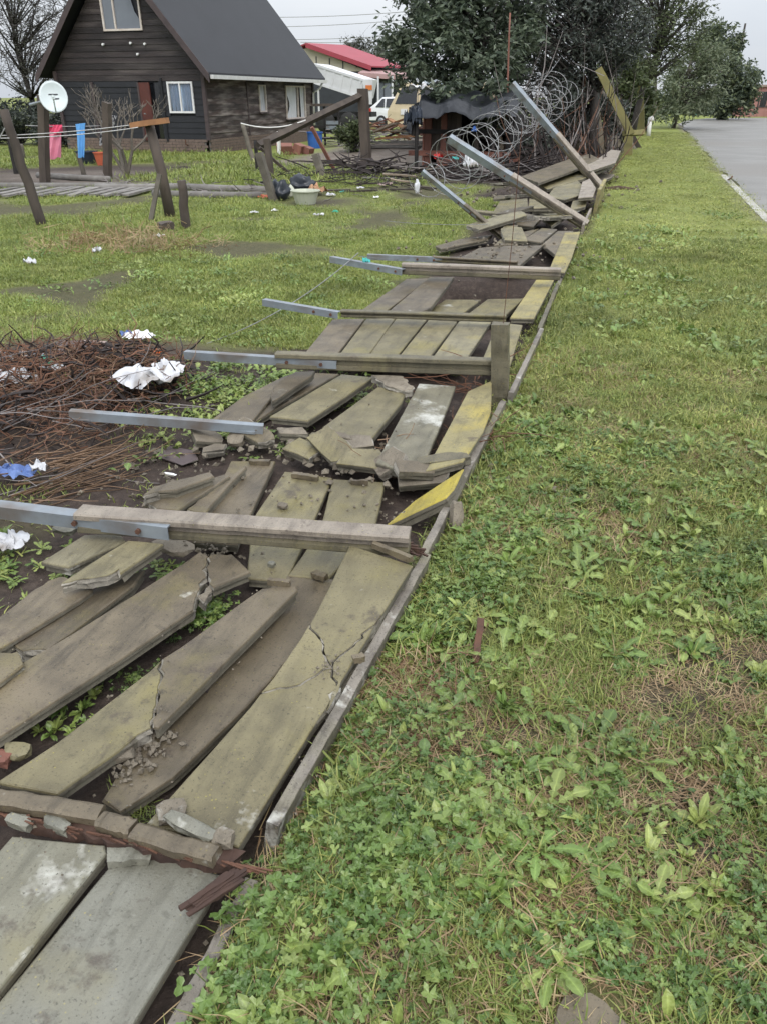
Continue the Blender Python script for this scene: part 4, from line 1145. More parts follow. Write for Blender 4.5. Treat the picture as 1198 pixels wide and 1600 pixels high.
# fourth bay
F_ = [([(265, 352), (377, 350), (275, 482), (160, 480)], 'concrete_brown', 'first brown slab on the weed side of the fourth bay'),
      ([(382, 350), (482, 348), (382, 487), (283, 482)], 'concrete_olive', 'second slab from the weed side in the fourth bay'),
      ([(486, 348), (590, 352), (490, 478), (375, 488)], 'concrete_olive', 'third slab from the weed side in the fourth bay'),
      ([(596, 354), (696, 360), (592, 492), (485, 492)], 'concrete_olive', 'fourth slab from the weed side in the fourth bay'),
      ([(702, 358), (812, 362), (722, 498), (602, 496)], 'concrete_lichen', 'fifth slab of the fourth bay with yellow-green tint'),
      ([(835, 362), (922, 372), (880, 508), (778, 502)], 'concrete_olive', 'slab of the fourth bay half hidden by the stub post')]
for k, (pts, m_, lb) in enumerate(F_):
    slab(lb, 'z2', pts, 0.15 + 0.008 * (k % 2), 0.0, 0.005 * (k % 3), mat=m_)
# fifth bay
G_ = [([(520, 212), (602, 210), (440, 332), (355, 327)], 'concrete_brown', 0.12, 'brown slab at the weed side of the fifth bay'),
      ([(600, 206), (686, 205), (604, 312), (545, 338), (455, 328)], 'concrete_brown', 0.17, 'flat brown slab next to the dark hollow in the fifth bay'),
      ([(655, 284), (778, 284), (700, 342), (566, 340)], 'concrete_olive', 0.07, 'sunken slab at the edge of the dark hollow'),
      ([(800, 282), (926, 280), (852, 348), (716, 346)], 'concrete_olive', 0.08, 'sunken mossy slab beyond the wire of the fifth bay'),
      ([(968, 215), (1032, 213), (962, 348), (878, 346)], 'concrete_yellow', 0.15, 'mossy yellow-green slab closing the dark hollow by the verge')]
for pts, m_, z_, lb in G_: slab(lb, 'z2', pts, z_, mat=m_)
# sixth bay and the jumble behind it
H_ = [([(858, 62), (978, 38), (905, 92), (822, 95)], 'concrete_brown', 0.12, 'brown slab just beyond the double post'),
      ([(925, 76), (988, 36), (1042, 40), (985, 86)], 'concrete_brown', 0.15, 'short brown slab under the far leaning post'),
      ([(990, 92), (1044, 46), (1098, 46), (1040, 132)], 'concrete_brown', 0.13, 'brown slab with a loose bar across it'),
      ([(770, 105), (872, 95), (822, 158), (692, 145)], 'concrete_brown', 0.10, 'dusty slab behind the double post'),
      ([(855, 98), (992, 96), (912, 165), (815, 160)], 'concrete_brown', 0.14, 'wide dusty slab with soil clods on it'),
      ([(1040, 118), (1068, 52), (1122, 48), (1092, 140), (1068, 190), (1012, 182)], 'concrete_yellow', 0.16, 'yellow-patched slab along the verge beyond the posts'),
      ([(620, 98), (700, 75), (818, 58), (800, 75), (640, 108)], 'concrete_brown', 0.07, 'thin slab sunk in the grass beyond the double post')]
for pts, m_, z_, lb in H_: slab(lb, 'z2', pts, z_, mat=m_)
J_ = [('zr', [(505, 995), (540, 940), (668, 928), (672, 975)], 'concrete_olive', 0.16, 'pale mossy slab below the long leaning post'),
      ('zr', [(672, 975), (678, 928), (770, 950), (805, 968)], 'concrete_olive', 0.14, 'olive slab crossing under the long leaning post'),
      ('zr', [(735, 1020), (760, 985), (900, 985), (850, 1010), (780, 1058)], 'concrete_olive', 0.15, 'olive slab over the dark gap at the post foot'),
      ('zr', [(520, 1040), (600, 990), (740, 1010), (700, 1060)], 'concrete_brown', 0.10, 'dusty brown slab under the middle of the long leaning post'),
      ('zr', [(760, 920), (790, 880), (850, 850), (900, 840), (960, 900), (840, 935)], 'concrete_lichen', 0.22, 'yellow-green slab tipped towards the verge'),
      ('zr', [(865, 985), (880, 940), (950, 930), (940, 965)], 'concrete_olive', 0.16, 'small olive slab beside the upright yellow slab'),
      ('zr', [(905, 925), (925, 850), (960, 835), (990, 880), (975, 920)], 'concrete_pale', 0.3, 'pale upright slab piece at the base of the steep post'),
      ('zr', [(640, 825), (860, 745), (960, 720), (1005, 742), (900, 790), (720, 855)], 'concrete_brown', 0.40, 'long grey slab sloping behind the steep post'),
      ('zr', [(720, 862), (900, 800), (1040, 765), (1070, 775), (930, 835), (760, 885)], 'concrete_olive', 0.28, 'lower long slab in the heap behind the steep post'),
      ('zr', [(880, 780), (1000, 740), (1060, 700), (1105, 705), (1080, 760), (960, 800)], 'concrete_pale', 0.45, 'jagged pale slab end at the verge side of the heap'),
      ('zr', [(1000, 850), (1060, 830), (1075, 815), (980, 815), (930, 830)], 'concrete_pale', 0.16, 'flat slab edge in the grass behind the steep post')]
for zo, pts, m_, z_, lb in J_: slab(lb, zo, pts, z_, 0.06, 0.02, mat=m_, th=0.05)
# upright yellow slab at the verge
def panel(name, label, base_a, base_b, h, th, mat, lean=(0, 0), cat='slab', group=WALL):
    a, b = Vector(base_a), Vector(base_b)
    up = Vector((lean[0], lean[1], 1)).normalized() * h
    nr = (b - a).cross(up).normalized() * th
    mb = MB()
    n = 22
    vs2 = []
    rr = random.Random(int(a.x * 100 + a.y * 1000))
    for i in range(n + 1):
        p = a.lerp(b, i / n)
        q = p + up * (1 + rr.uniform(-0.05, 0.01)) + Vector((rr.uniform(-.0012, .0012), 0, 0))
        c1 = 0.0015
        vs2 += [p, q - up.normalized() * c1, q + nr * 0.06, q + nr * 0.94, q + nr - up.normalized() * c1, p + nr]
    fs2 = [(i * 6 + k, i * 6 + (k + 1) % 6, (i + 1) * 6 + (k + 1) % 6, (i + 1) * 6 + k) for i in range(n) for k in range(6)]
    fs2 += [tuple(range(6)), tuple(n * 6 + k for k in range(6))]
    return tag(mb.add(vs2, fs2).build(name, MAT[mat]), label, cat, group)
yb, ya = P(925, 355), P(933, 318)
panel('concrete_slab', 'upright yellow slab standing by the foot of the long leaning post', (-0.66, ya.y - 1.35, -0.05), (-0.66, ya.y + 0.45, -0.05), 0.42, 0.05, 'concrete_yellow', (0.1, 0))
# bottom boards of the wall still standing on edge along the verge
EDGE = 'bottom slabs still standing on edge along the verge'
def edge_board(label, y0, y1, x0, x1, h, mat, lean):
    panel('edge_board', label, (x0, y0, -0.06), (x1, y1, -0.06), h + 0.06, 0.032, mat, (lean, 0), 'board', EDGE)
edge_board('thin pale edge board by the weeds at the bottom of the picture', 0.45, 1.02, -0.660, -0.655, 0.055, 'concrete_edge', 0.05)
edge_board('whitish edge board alongside the star-cracked slab', 1.12, 2.42, -0.665, -0.62, 0.135, 'concrete_edge', 0.16)
edge_board('grey edge board beside the yellow tilted slab', 2.45, 4.2, -0.62, -0.60, 0.12, 'concrete_edge', 0.06)
edge_board('pale edge board behind the stub post', 4.3, 5.78, -0.575, -0.575, 0.13, 'concrete_edge', 0.06)
edge_board('edge board at the end of the double post', 5.8, 7.4, -0.59, -0.62, 0.13, 'concrete_mossy', 0.05)
edge_board('low edge board by the yellow-patched slab', 7.42, 9.4, -0.62, -0.66, 0.10, 'concrete_edge', 0.04)
edge_board('broken edge board beyond the upright yellow slab', 11.3, 13.2, -0.68, -0.70, 0.12, 'concrete_pale', 0.05)

# ------------------------------------------------------------------ posts
def hsec(w, h, d=0.022):
    a, b = w / 2, h / 2
    c = 0.006
    return [(-a + c, -b), (a - c, -b), (a, -b + c), (a, -b * 0.42), (a - d, -b * 0.30), (a - d, b * 0.30), (a, b * 0.42), (a, b - c), (a - c, b), (-a + c, b), (-a, b - c),
            (-a, b * 0.42), (-a + d, b * 0.30), (-a + d, -b * 0.30), (-a, -b * 0.42), (-a, -b + c)]
def lsec(w=0.055, t=0.006, flip=1):
    return [(-w / 2, -w / 2), (-w / 2 + t, -w / 2), (-w / 2 + t, w / 2 - t), (w / 2, w / 2 - t), (w / 2, w / 2), (-w / 2, w / 2)]
POSTS = 'concrete fence posts of the fallen wall'
def wall_post(label, base, tip, steel=None, w=0.10, h=0.105, mat='concrete_pale', lower='concrete_mossy', up=(0, 0, 1), seed=0, sw=0.048, bolts=True):
    """concrete post of H section from base to tip, with a galvanised angle bolted on that runs on to steel"""
    base, tip = Vector(base), Vector(tip)
    t = empty('fence_post', (base + tip) / 2 - Vector((0, 0, h / 2)), label, 'post', POSTS)
    ax = (tip - base).normalized()
    full = hsec(w, h)
    lowc = [q for q in full if q[1] < -h * 0.1]; hi = [q for q in full if q[1] > -h * 0.22]
    MB().beam(base, tip, w, h, up, 20, 0.0009, [full[4]] + full[5:14], seed).build('shaft', MAT[mat], t)
    MB().beam(base, tip - (tip - base) * 0.004, w, h, up, 20, 0.0009, full[14:] + full[:4] + [(full[4][0], full[4][1] - 0.001), (full[13][0], full[13][1] - 0.001)], seed).build('lower_flange', MAT[lower], t)
    if steel is not None:
        s0, s1 = Vector(steel[0]), Vector(steel[1])
        st = MB().beam(s0, s1, sw, sw, up, 6, 0.0, lsec(sw)).build('steel_angle', MAT['galvanised'], t)
        if bolts:
            for f in (0.10, 0.32):
                p = s0.lerp(s1, f)
                sd = ax.cross(Vector(up)).normalized()
                if sd.y > 0: sd = -sd
                MB().tube([p - sd * 0.0, p + sd * (sw * 0.75)], 0.011, 6).build('bolt', MAT['rust'], st)
    return t
# near post, broken in three with a rotten strip under it
np_ = empty('fence_post', P(190, 1290, 0.05), 'broken mossy post with reddish rotten wood across the near slabs', 'post', POSTS)
for (a, b, z_, sd_) in (((-70, 1236), (160, 1272), 0.135, 1), ((157, 1281), (208, 1294), 0.13, 2), ((210, 1300), (340, 1337), 0.125, 3)):
    MB().beam(P(*a, z_), P(*b, z_), 0.06, 0.05, segs=9, jit=0.0018, seed=sd_, sec=[(-.022, -.018), (.022, -.018), (.023, 0.006), (.015, .012), (-.015, .012), (-.023, .006)]).build('shaft', MAT['concrete_brown'], np_)
MB().beam(P(-60, 1256, 0.10), P(372, 1350, 0.09), 0.05, 0.034, segs=40, jit=0.006, seed=8).build('rotten_strip', MAT['rotten_wood'], np_)
rrr = random.Random(5)
fib = MB()
for k in range(46):
    f = rrr.random()
    a = P(-60, 1258, 0.125).lerp(P(380, 1352, 0.11), f)
    b = a + Vector((rrr.uniform(0.02, 0.08), rrr.uniform(-0.012, 0.008), rrr.uniform(-0.012, 0.012)))
    fib.beam(a, b, 0.004, 0.003)
fib.build('splinters', MAT['rust'], np_)
re2 = MB()
for k in range(26):
    off = Vector((rrr.uniform(-.02, .02), rrr.uniform(-.012, .012), rrr.uniform(-0.006, 0.012)))
    f0, f1 = rrr.uniform(0, 0.35), rrr.uniform(0.6, 1.0)
    pa, pb2 = P(385, 1360, 0.10), P(288, 1424, 0.10)
    re2.beam(pa.lerp(pb2, f0) + off, pa.lerp(pb2, f1) + off * 0.8, rrr.uniform(0.006, 0.012), rrr.uniform(0.004, 0.008), segs=5, jit=0.0012, seed=k)
re2.build('rotten_end', MAT['rotten_wood'], np_)
# second post: long, with angle iron out of the frame
wall_post('long pale post with bolted galvanised angle crossing the slabs', P(640, 846, 0.205), P(126, 810, 0.205), (P(268, 829, 0.205), P(-160, 776, 0.205)), 0.088, 0.085, seed=11, sw=0.055)
rt = MB()
for k in range(30):
    a = P(600 + rrr.uniform(0, 40), 852 + rrr.uniform(-3, 6), 0.16); rt.beam(a, a + Vector((rrr.uniform(0.03, 0.09), rrr.uniform(-0.03, 0.03), rrr.uniform(-0.02, 0.01))), 0.008, 0.005)
tag(rt.build('rotten_post_end', MAT['rotten_wood']), 'splintered brown wood at the end of the long pale post', 'wood')
# loose galvanised angle on the brush heap
t = empty('steel_angle', P(260, 660, 0.1), 'loose galvanised steel angle lying over the brush heap', 'steel bar')
MB().beam(P(412, 670, 0.13), P(110, 647, 0.24), 0.045, 0.045, sec=lsec(0.045)).build('angle_bar', MAT['galvanised'], t)
MB().beam(P(400, 675, 0.12), P(230, 660, 0.16), 0.04, 0.012).build('backing_strip', MAT['galvanised'], t)
wall_post('straight brown-topped post in front of the standing stub', P(772, 573, 0.235), P(432, 562, 0.235), (P(527, 569, 0.225), P(290, 554, 0.235)), 0.07, 0.095, mat='concrete_mossy', seed=13)
wall_post('slim post between the fourth and fifth bays', P(790, 497, 0.225), P(533, 489, 0.225), (P(530, 492, 0.22), P(413, 472, 0.24)), 0.055, 0.05, mat='concrete_mossy', seed=17, sw=0.05)
wall_post('thick pale post with a teal rag on its steel end', P(875, 428, 0.27), P(628, 419, 0.27), (P(630, 425, 0.25), P(518, 405, 0.27)), 0.09, 0.095, seed=19, sw=0.055)
wall_post('dark thin post lying right behind the pale post', P(808, 412, 0.24), P(675, 404, 0.24), (P(690, 406, 0.23), P(574, 401, 0.25)), 0.05, 0.05, mat='concrete_brown', seed=23, sw=0.05)
rg = MB()
def crumple(c, sx, sy, sz, seed, n=22, thick=0.0):
    """a crumpled sheet: folded grid pulled into a heap"""
    c = Vector(c)
    vs2, fs2 = [], []
    for j in range(n + 1):
        for i in range(n + 1):
            u, v = i / n - 0.5, j / n - 0.5
            mx_ = max(abs(u), abs(v), 1e-6); hy_ = math.hypot(u, v) or 1e-6
            u, v = u * mx_ / hy_ * 1.1, v * mx_ / hy_ * 1.1
            nv = mnoise.noise_vector(Vector((u * 3.1 + seed * 3.7, v * 3.1 - seed * 1.9, seed)))
            nv2 = mnoise.noise_vector(Vector((u * 10 + seed, v * 10, seed * 2.0)))
            rr_ = 1 - 0.5 * (u * u + v * v) * 2
            zc = abs(nv.z) * 1.1 + abs(nv2.z) * 0.28
            vs2.append(c + Vector((sx * (u + nv.x * 0.22 + nv2.x * 0.05), sy * (v + nv.y * 0.22 + nv2.y * 0.05), sz * zc * rr_ + 0.004)))
    for j in range(n):
        for i in range(n):
            a = j * (n + 1) + i
            fs2.append((a, a + 1, a + n + 2, a + n + 1))
    return MB().add(vs2, fs2)
def litter(name, label, cat, c, sx, sy, sz, mat, seed, group='litter in the garden'):
    o = crumple(c, sx, sy, sz, seed).build(name, MAT[mat], smooth=True, recalc=False)
    return tag(o, label, cat, group)
litter('rag', 'small teal rag tied on the steel end of the thick post', 'rag', P(572, 412, 0.27), 0.07, 0.06, 0.09, 'teal', 3)
# leaning posts beyond
def lean_post(label, basep, topp, split, w, mat='concrete_pale', seed=0, dy=0.0):
    b = P(*basep, 0.06); tp2 = PY(*topp, b.y + dy)
    m_ = b.lerp(tp2, split)
    return wall_post(label, b, m_ + (tp2 - b) * 0.02, (m_ - (tp2 - b) * 0.14, tp2), w, w * 1.05, mat, up=(0, -0.35, 1), seed=seed, sw=w * 0.85, bolts=True)
lean_post('long leaning post with steel upper half over the sixth bay', (915, 352), (701, 216), 0.53, 0.115, seed=29)
lean_post('steep leaning post with steel top in front of the dark tree', (940, 296), (799, 131), 0.50, 0.13, seed=31)
lean_post('short slim leaning post with steel top standing in the grass', (786, 372), (659, 268), 0.47, 0.065, 'concrete_brown', seed=37)
lean_post('upright steel-topped post among the razor wire', (884, 222), (874, 84), 0.28, 0.14, 'concrete_mossy', seed=41)
lean_post('grey post standing by the concrete lumps under the dark tree', (938, 240), (921, 105), 0.62, 0.2, 'concrete_brown', seed=43)
# standing stub
sb = P(783, 632, 0.02); stp = PY(781, 505, sb.y)
st_ = empty('stub_post', (sb.x, sb.y, 0), 'mossy stub post standing upright beside the verge', 'post')
MB().beam((sb.x, sb.y, -0.1), (stp.x, sb.y, stp.z), 0.105, 0.07, (0, 1, 0), 14, 0.003, [(-.05, -.033), (.05, -.03), (.05, .033), (-.05, .03)], 3).build('shaft', MAT['concrete_mossy'], st_)
MB().tube([(stp.x + 0.015, sb.y, stp.z - 0.05), (stp.x + 0.03, sb.y + 0.02, stp.z + 0.5), (stp.x + 0.035, sb.y + 0.02, PY(790, 200, sb.y).z)], 0.0022, 5).build('wire', MAT['rust'], st_)
# ------------------------------------------------------------------ rubble
def chunk(c, size, th, rz, tilt, seed, mat='concrete_broken', label=None, group=None, name='concrete_fragment', n=4):
    """n = 4 or 5: a snapped piece of slab with some straight cast edges; n above that: a rough lump"""
    rr = random.Random(seed)
    c = Vector(c)
    M_ = Matrix.Rotation(rz, 3, 'Z') @ Matrix.Rotation(tilt[0], 3, 'X') @ Matrix.Rotation(tilt[1], 3, 'Y')
    if n <= 5:
        hx_, hy_ = size[0] / 2, size[1] / 2
        pts = [Vector((-hx_, -hy_, 0)), Vector((hx_ * rr.uniform(0.6, 1.1), -hy_ * rr.uniform(0.85, 1.1), 0)), Vector((hx_, hy_ * rr.uniform(0.1, 0.5), 0)), Vector((hx_ * rr.uniform(0.1, 0.8), hy_, 0)), Vector((-hx_ * rr.uniform(0.7, 1.1), hy_ * rr.uniform(0.7, 1.1), 0))]
        off = Vector((seed * 0.37 % 5, seed * 0.71 % 5, 0))
        mb = plate([p + off for p in pts], th, (1, 2, 4) if seed % 2 else (1, 2, 3), chamfer=0.003, lip=th > 0.03, amp=0.006 + 0.03 * min(size))
        mb.v = [tuple(Vector(v) - off) for v in mb.v]
    else:
        bm = bmesh.new(); bmesh.ops.create_icosphere(bm, subdivisions=2, radius=1.0)
        mb = MB()
        vv = []
        for v in bm.verts:
            p = v.co.copy()
            p = Vector((max(-0.72, min(0.72, p.x)), max(-0.72, min(0.72, p.y)), max(-0.6, min(0.6, p.z))))
            k_ = 1 + 0.28 * mnoise.noise(p * 1.7 + Vector((seed * 1.3, 0, 0))) + 0.12 * mnoise.noise(p * 4.5 + Vector((0, seed * 2.1, 0)))
            vv.append(Vector((p.x * size[0] * 0.68, p.y * size[1] * 0.68, p.z * th * 0.8)) * k_)
        mb.add(vv, [tuple(q.index for q in f.verts) for f in bm.faces]); bm.free()
    lo = min((M_ @ Vector(v)).z for v in mb.v)
    mb.v = [tuple(c + M_ @ Vector(v) - Vector((0, 0, lo))) for v in mb.v]
    o = mb.build(name, MAT[mat])
    return tag(o, label, 'concrete', group)
FR = 'broken concrete fragments between the second and third bays'
FLS = ['long concrete chunk at the end of the loose steel angle', 'square olive chunk left of the middle of the rubble', 'olive chunk sloping down in the middle of the rubble', 'wide olive chunk in the middle of the rubble',
       'grey chunk under the foot of the sloping olive slab', 'narrow olive piece along the top of the rubble', 'small grey chunk right of the long chunk at the loose angle', 'grey chunk tipped up below the white-stained slab',
       'grey chunk between the white-stained slab and the yellow tilted slab', 'brown piece lying on the chunk above the yellow tilted slab', 'mossy strip at the foot of the mustard yellow slab', 'small stone standing by the verge at the end of the long pale post',
       'rough chunk at the weed end of the rubble', 'thin chip beside the rough chunk at the weed end', 'little lump under the long chunk at the loose angle', 'thin pale chip on top of the rubble']
for k, (zo, x, y, sx, sy, rz, tx, ty, z_, m_) in enumerate([
        ('z3', 210, 325, 0.26, 0.12, -20, 8, 12, 0.05, 'concrete_brown'), ('z3', 375, 380, 0.16, 0.13, -15, 6, 10, 0.05, 'concrete_olive'),
        ('z3', 470, 385, 0.24, 0.14, -40, 20, 22, 0.06, 'concrete_olive'), ('z3', 565, 410, 0.20, 0.14, 0, 16, 0, 0.06, 'concrete_olive'),
        ('z3', 545, 355, 0.17, 0.13, 25, 5, -8, 0.08, 'concrete_broken'), ('z3', 450, 335, 0.2, 0.07, 10, 10, 0, 0.08, 'concrete_olive'),
        ('z3', 340, 315, 0.15, 0.09, 30, 0, 8, 0.04, 'concrete_broken'), ('z3', 655, 440, 0.14, 0.16, -50, 35, 8, 0.05, 'concrete_broken'),
        ('z3', 770, 470, 0.26, 0.13, 30, 20, 0, 0.05, 'concrete_broken'), ('z3', 750, 445, 0.20, 0.10, 35, 10, 10, 0.10, 'concrete_brown'),
        ('z3', 830, 405, 0.26, 0.06, 32, 15, 0, 0.12, 'concrete_mossy'), ('z3', 880, 615, 0.05, 0.12, 10, 60, 30, 0.04, 'concrete_broken'),
        ('z3', 60, 340, 0.15, 0.12, 40, 10, 15, 0.03, 'concrete_broken'), ('z3', 80, 368, 0.13, 0.06, 45, 6, 0, 0.03, 'concrete_broken'),
        ('z3', 150, 335, 0.08, 0.07, 10, 30, 0, 0.05, 'concrete_broken'), ('z3', 495, 328, 0.12, 0.05, 5, 5, 5, 0.10, 'concrete_broken')]):
    px_, py_ = zz(zo, x, y)
    chunk(P(px_, py_, z_), (sx, sy), 0.045, R(rz), (R(tx), R(ty)), 100 + k, m_, FLS[k], FR, n=7 if k in (11, 14) else 4)
CH = 'loose concrete bars and chips lying on the fallen slabs'
for k, (px_, py_, L, w_, rz, z_, lb) in enumerate([
        (477, 748, 0.13, 0.025, 0, 0.052, 'small loose concrete bar on the middle slab of the second bay'), (407, 725, 0.10, 0.025, 10, 0.052, 'small loose concrete bar on the dark olive slab of the second bay'),
        (562, 757, 0.08, 0.014, 10, 0.057, 'thin chip on the slab nearest the yellow tilted slab'), (437, 914, 0.075, 0.02, 6, 0.13, 'short chip on the upper end of the snapped slab'),
        (612, 866, 0.17, 0.02, -20, 0.20, 'narrow bar along the top edge of the star-cracked slab'), (204, 1343, 0.10, 0.04, 22, 0.077, 'short wedge-shaped bar on the smooth grey slab'),
        (500, 903, 0.06, 0.03, -15, 0.06, 'small grey chip just below the long pale post'), (560, 1033, 0.03, 0.022, 40, 0.155, 'tiny dark chip right of the star-shaped crack'),
        (968, 0, 0, 0, 0, 0, None)]):
    if lb is None: continue
    p = P(px_, py_, z_)
    d = Vector((math.cos(R(rz)), math.sin(R(rz)), 0)) * L / 2
    tag(MB().beam(p - d + Vector((0, 0, 0.011)), p + d + Vector((0, 0, 0.011)), w_, 0.022, segs=5, jit=0.0025, seed=k).build('concrete_bar', MAT['concrete_brown'] if k != 5 else MAT['concrete_grey']), lb, 'concrete', CH)
for k, (px_, py_, sx, sy, rz, z_, m_, lb) in enumerate([
        (300, 1300, 0.14, 0.035, -8, 0.115, 'concrete_grey', 'flat grey splinter on the lower end of the star-cracked slab'), (270, 1277, 0.07, 0.06, 40, 0.09, 'concrete_broken', 'rough concrete lump beside the broken post and star-cracked slab'),
        (35, 1292, 0.06, 0.03, 0, 0.10, 'concrete_grey', 'grey chip under the rotten strip near the picture edge'), (92, 1296, 0.07, 0.03, -6, 0.10, 'concrete_grey', 'flat grey chip above the white-streaked slab'),
        (175, 1188, 0.12, 0.06, 45, 0.06, 'concrete_broken', 'rough concrete lump in the gap beside the snapped slab'), (30, 1182, 0.07, 0.05, 20, 0.03, 'concrete_lichen', 'yellowish stone in the bare soil near the picture edge'),
        (350, 1318, 0.05, 0.04, 10, 0.11, 'concrete_broken', 'crumbled concrete lump at the end of the broken post'), (5, 1192, 0.05, 0.04, 0, 0.03, 'red_timber', 'reddish brick bit in the soil at the picture edge'),
        (272, 860, 0.16, 0.09, -10, 0.03, 'concrete_broken', 'pale concrete lump under the steel end of the long pale post'), (105, 832, 0.09, 0.07, 0, 0.03, 'concrete_grey', 'round grey stone under the galvanised angle'),
        (425, 885, 0.028, 0.024, 0, 0.055, 'concrete_grey', 'small pebble on the slab below the long pale post'), (442, 793, 0.04, 0.035, 0, 0.055, 'concrete_broken', 'small crumb of concrete behind the long pale post'),
        (320, 1078, 0.03, 0.026, 0, 0.06, 'stick_dark', 'small dark stone on the long low brown slab')]):
    chunk(P(px_, py_, z_), (sx, sy), 0.03 if sx > 0.04 else 0.018, R(rz), (R(6), R(5)), 300 + k, m_, lb, CH, n=6)
# concrete lumps behind
for k, (x, y, s_, lb) in enumerate([(905, 690, 0.5, 'rounded grey concrete lump under the dark tree'), (965, 690, 0.4, 'dark concrete lump beside the rounded grey lump'), (1035, 660, 0.5, 'pale concrete lump leaning by the grey post'), (1055, 700, 0.35, 'small white lump beside the jagged slab end')]):
    px_, py_ = zz('zr', x, y)
    p = P(px_, 240, 0); 
    chunk((p.x, p.y + 0.5 + 0.4 * k, 0.0), (s_ * 1.5, s_), s_ * 0.9, k, (0.2, 0.1), 400 + k, 'concrete_broken', lb, 'concrete lumps under the dark tree', n=7)
# fine gravel of crumbled concrete (nobody could count it)
gm = MB()
def gravel(zo, x, y, spread, n, z_, smin=0.004, smax=0.014, sd_=1):
    rr = random.Random(sd_)
    c = P(*zz(zo, x, y), z_)
    for _ in range(n):
        p = c + Vector((rr.gauss(0, spread[0]), rr.gauss(0, spread[1]), 0))
        s_ = rr.uniform(smin, smax)
        v = [Vector((rr.uniform(-1, 1), rr.uniform(-1, 1), rr.uniform(0, 1))).normalized() * s_ * rr.uniform(0.7, 1.2) for _k in range(0)]
        M_ = Matrix.Rotation(rr.uniform(0, 6), 3, 'Z') @ Matrix.Rotation(rr.uniform(0, 6), 3, 'X')
        pts = [M_ @ Vector(q) * s_ * rr.uniform(0.75, 1.2) for q in ((1, 0, 0), (-1, 0, 0), (0, 0.9, 0), (0, -0.9, 0), (0, 0, 0.7), (0, 0, -0.7))]
        gm.add([p + q + Vector((0, 0, s_ * 0.5)) for q in pts], [(0, 2, 4), (2, 1, 4), (1, 3, 4), (3, 0, 4), (2, 0, 5), (1, 2, 5), (3, 1, 5), (0, 3, 5)])
gravel('z6', 500, 150, (0.035, 0.04), 70, 0.055, 0.006, 0.014, 1)
gravel('z4', 300, 800, (0.4, 0.35), 60, 0.11, 0.002, 0.006, 12)
gravel('z4', 800, 800, (0.25, 0.3), 50, 0.125, 0.002, 0.006, 13)
gravel('z3', 700, 250, (0.4, 0.4), 60, 0.14, 0.003, 0.008, 14)
gravel('z3', 300, 500, (0.5, 0.25), 90, 0.055, 0.003, 0.012, 15)
gravel('z6', 420, 220, (0.03, 0.03), 40, 0.05, 0.004, 0.01, 2)
gravel('z3', 520, 330, (0.35, 0.15), 160, 0.01, 0.004, 0.02, 3)
gravel('z4', 890, 270, (0.08, 0.03), 50, 0.06, 0.004, 0.012, 4)
gravel('z5', 480, 1000, (0.12, 0.2), 20, 0.12, 0.002, 0.005, 5)
gravel('z4', 640, 720, (0.3, 0.35), 70, 0.03, 0.003, 0.012, 6)
gravel('z6', 700, 900, (0.1, 0.2), 50, 0.0, 0.003, 0.012, 7)
gravel('z5', 560, 735, (0.02, 0.03), 30, 0.15, 0.003, 0.007, 8)
gravel('z3', 700, 560, (0.14, 0.16), 80, 0.01, 0.004, 0.014, 9)
gravel('z1', 700, 640, (0.35, 0.25), 160, 0.02, 0.004, 0.02, 10)
gravel('zr', 800, 880, (0.7, 1.8), 260, 0.05, 0.015, 0.06, 11)
gravel('z2', 900, 120, (0.5, 0.8), 140, 0.13, 0.008, 0.03, 16)
gravel('z3', 560, 400, (0.35, 0.12), 150, 0.05, 0.006, 0.03, 17)
tag(gm.build('gravel', MAT['concrete_broken']), 'crumbled concrete gravel scattered among the slabs', kind='stuff')

# ------------------------------------------------------------------ brush heap of roots and cut stems (a mass nobody could count)
def sticks(name, n, mat, region, L, r, seed, zmax=0.22, curl=0.25, seg=5, dirbias=None, label=None):
    rr = random.Random(seed)
    mb = MB()
    for _ in range(n):
        x, y = region(rr)
        z_ = float(height(x, y)) + rr.random() ** 1.6 * zmax
        a = rr.uniform(0, math.pi * 2) if dirbias is None else rr.gauss(*dirbias)
        p = Vector((x, y, z_)); d = Vector((math.cos(a), math.sin(a), rr.uniform(-0.15, 0.3)))
        l_ = L * rr.uniform(0.4, 1.3)
        pts = [p]
        for k in range(seg - 1):
            d = (d + Vector((rr.gauss(0, curl), rr.gauss(0, curl), rr.gauss(0, curl * 0.6)))).normalized()
            p = p + d * l_ / (seg - 1)
            g_ = float(height(p.x, p.y)) + 0.006
            if p.z < g_: p = Vector((p.x, p.y, g_))
            pts.append(p)
        mb.tube(pts, r * rr.uniform(0.5, 1.5), 3, r * 0.4, cap=False)
    o = mb.build(name, MAT[mat], recalc=False)
    return tag(o, label, kind='stuff')
def heap(rr):
    while True:
        u, v = rr.gauss(0, 0.55), rr.gauss(0, 0.5)
        if u * u + v * v < 1.0: return BX - 0.28 + u * 0.9, BY - 0.12 + v * 0.98
sticks('brush_roots', 1500, 'stick_red', heap, 0.2, 0.0038, 51, 0.15, 0.55, label='tangle of reddish brown roots heaped on the soil')
sticks('brush_stems', 560, 'stick_tan', heap, 0.2, 0.0034, 52, 0.15, 0.5, dirbias=(0.5, 1.0), label='tan cut stems strewn over the brush heap')
sticks('brush_dark', 520, 'stick_dark', heap, 0.22, 0.009, 53, 0.13, 0.45, label='dark rotted roots in the brush heap')
def heap_front(rr): return BX + rr.gauss(-0.25, 0.45), BY - 0.85 + rr.gauss(0, 0.28)
sticks('brush_vines', 40, 'stick_grey', heap_front, 0.7, 0.004, 54, 0.2, 0.13, 9, dirbias=(0.62, 0.4), label='long grey vines lying in front of the brush heap')
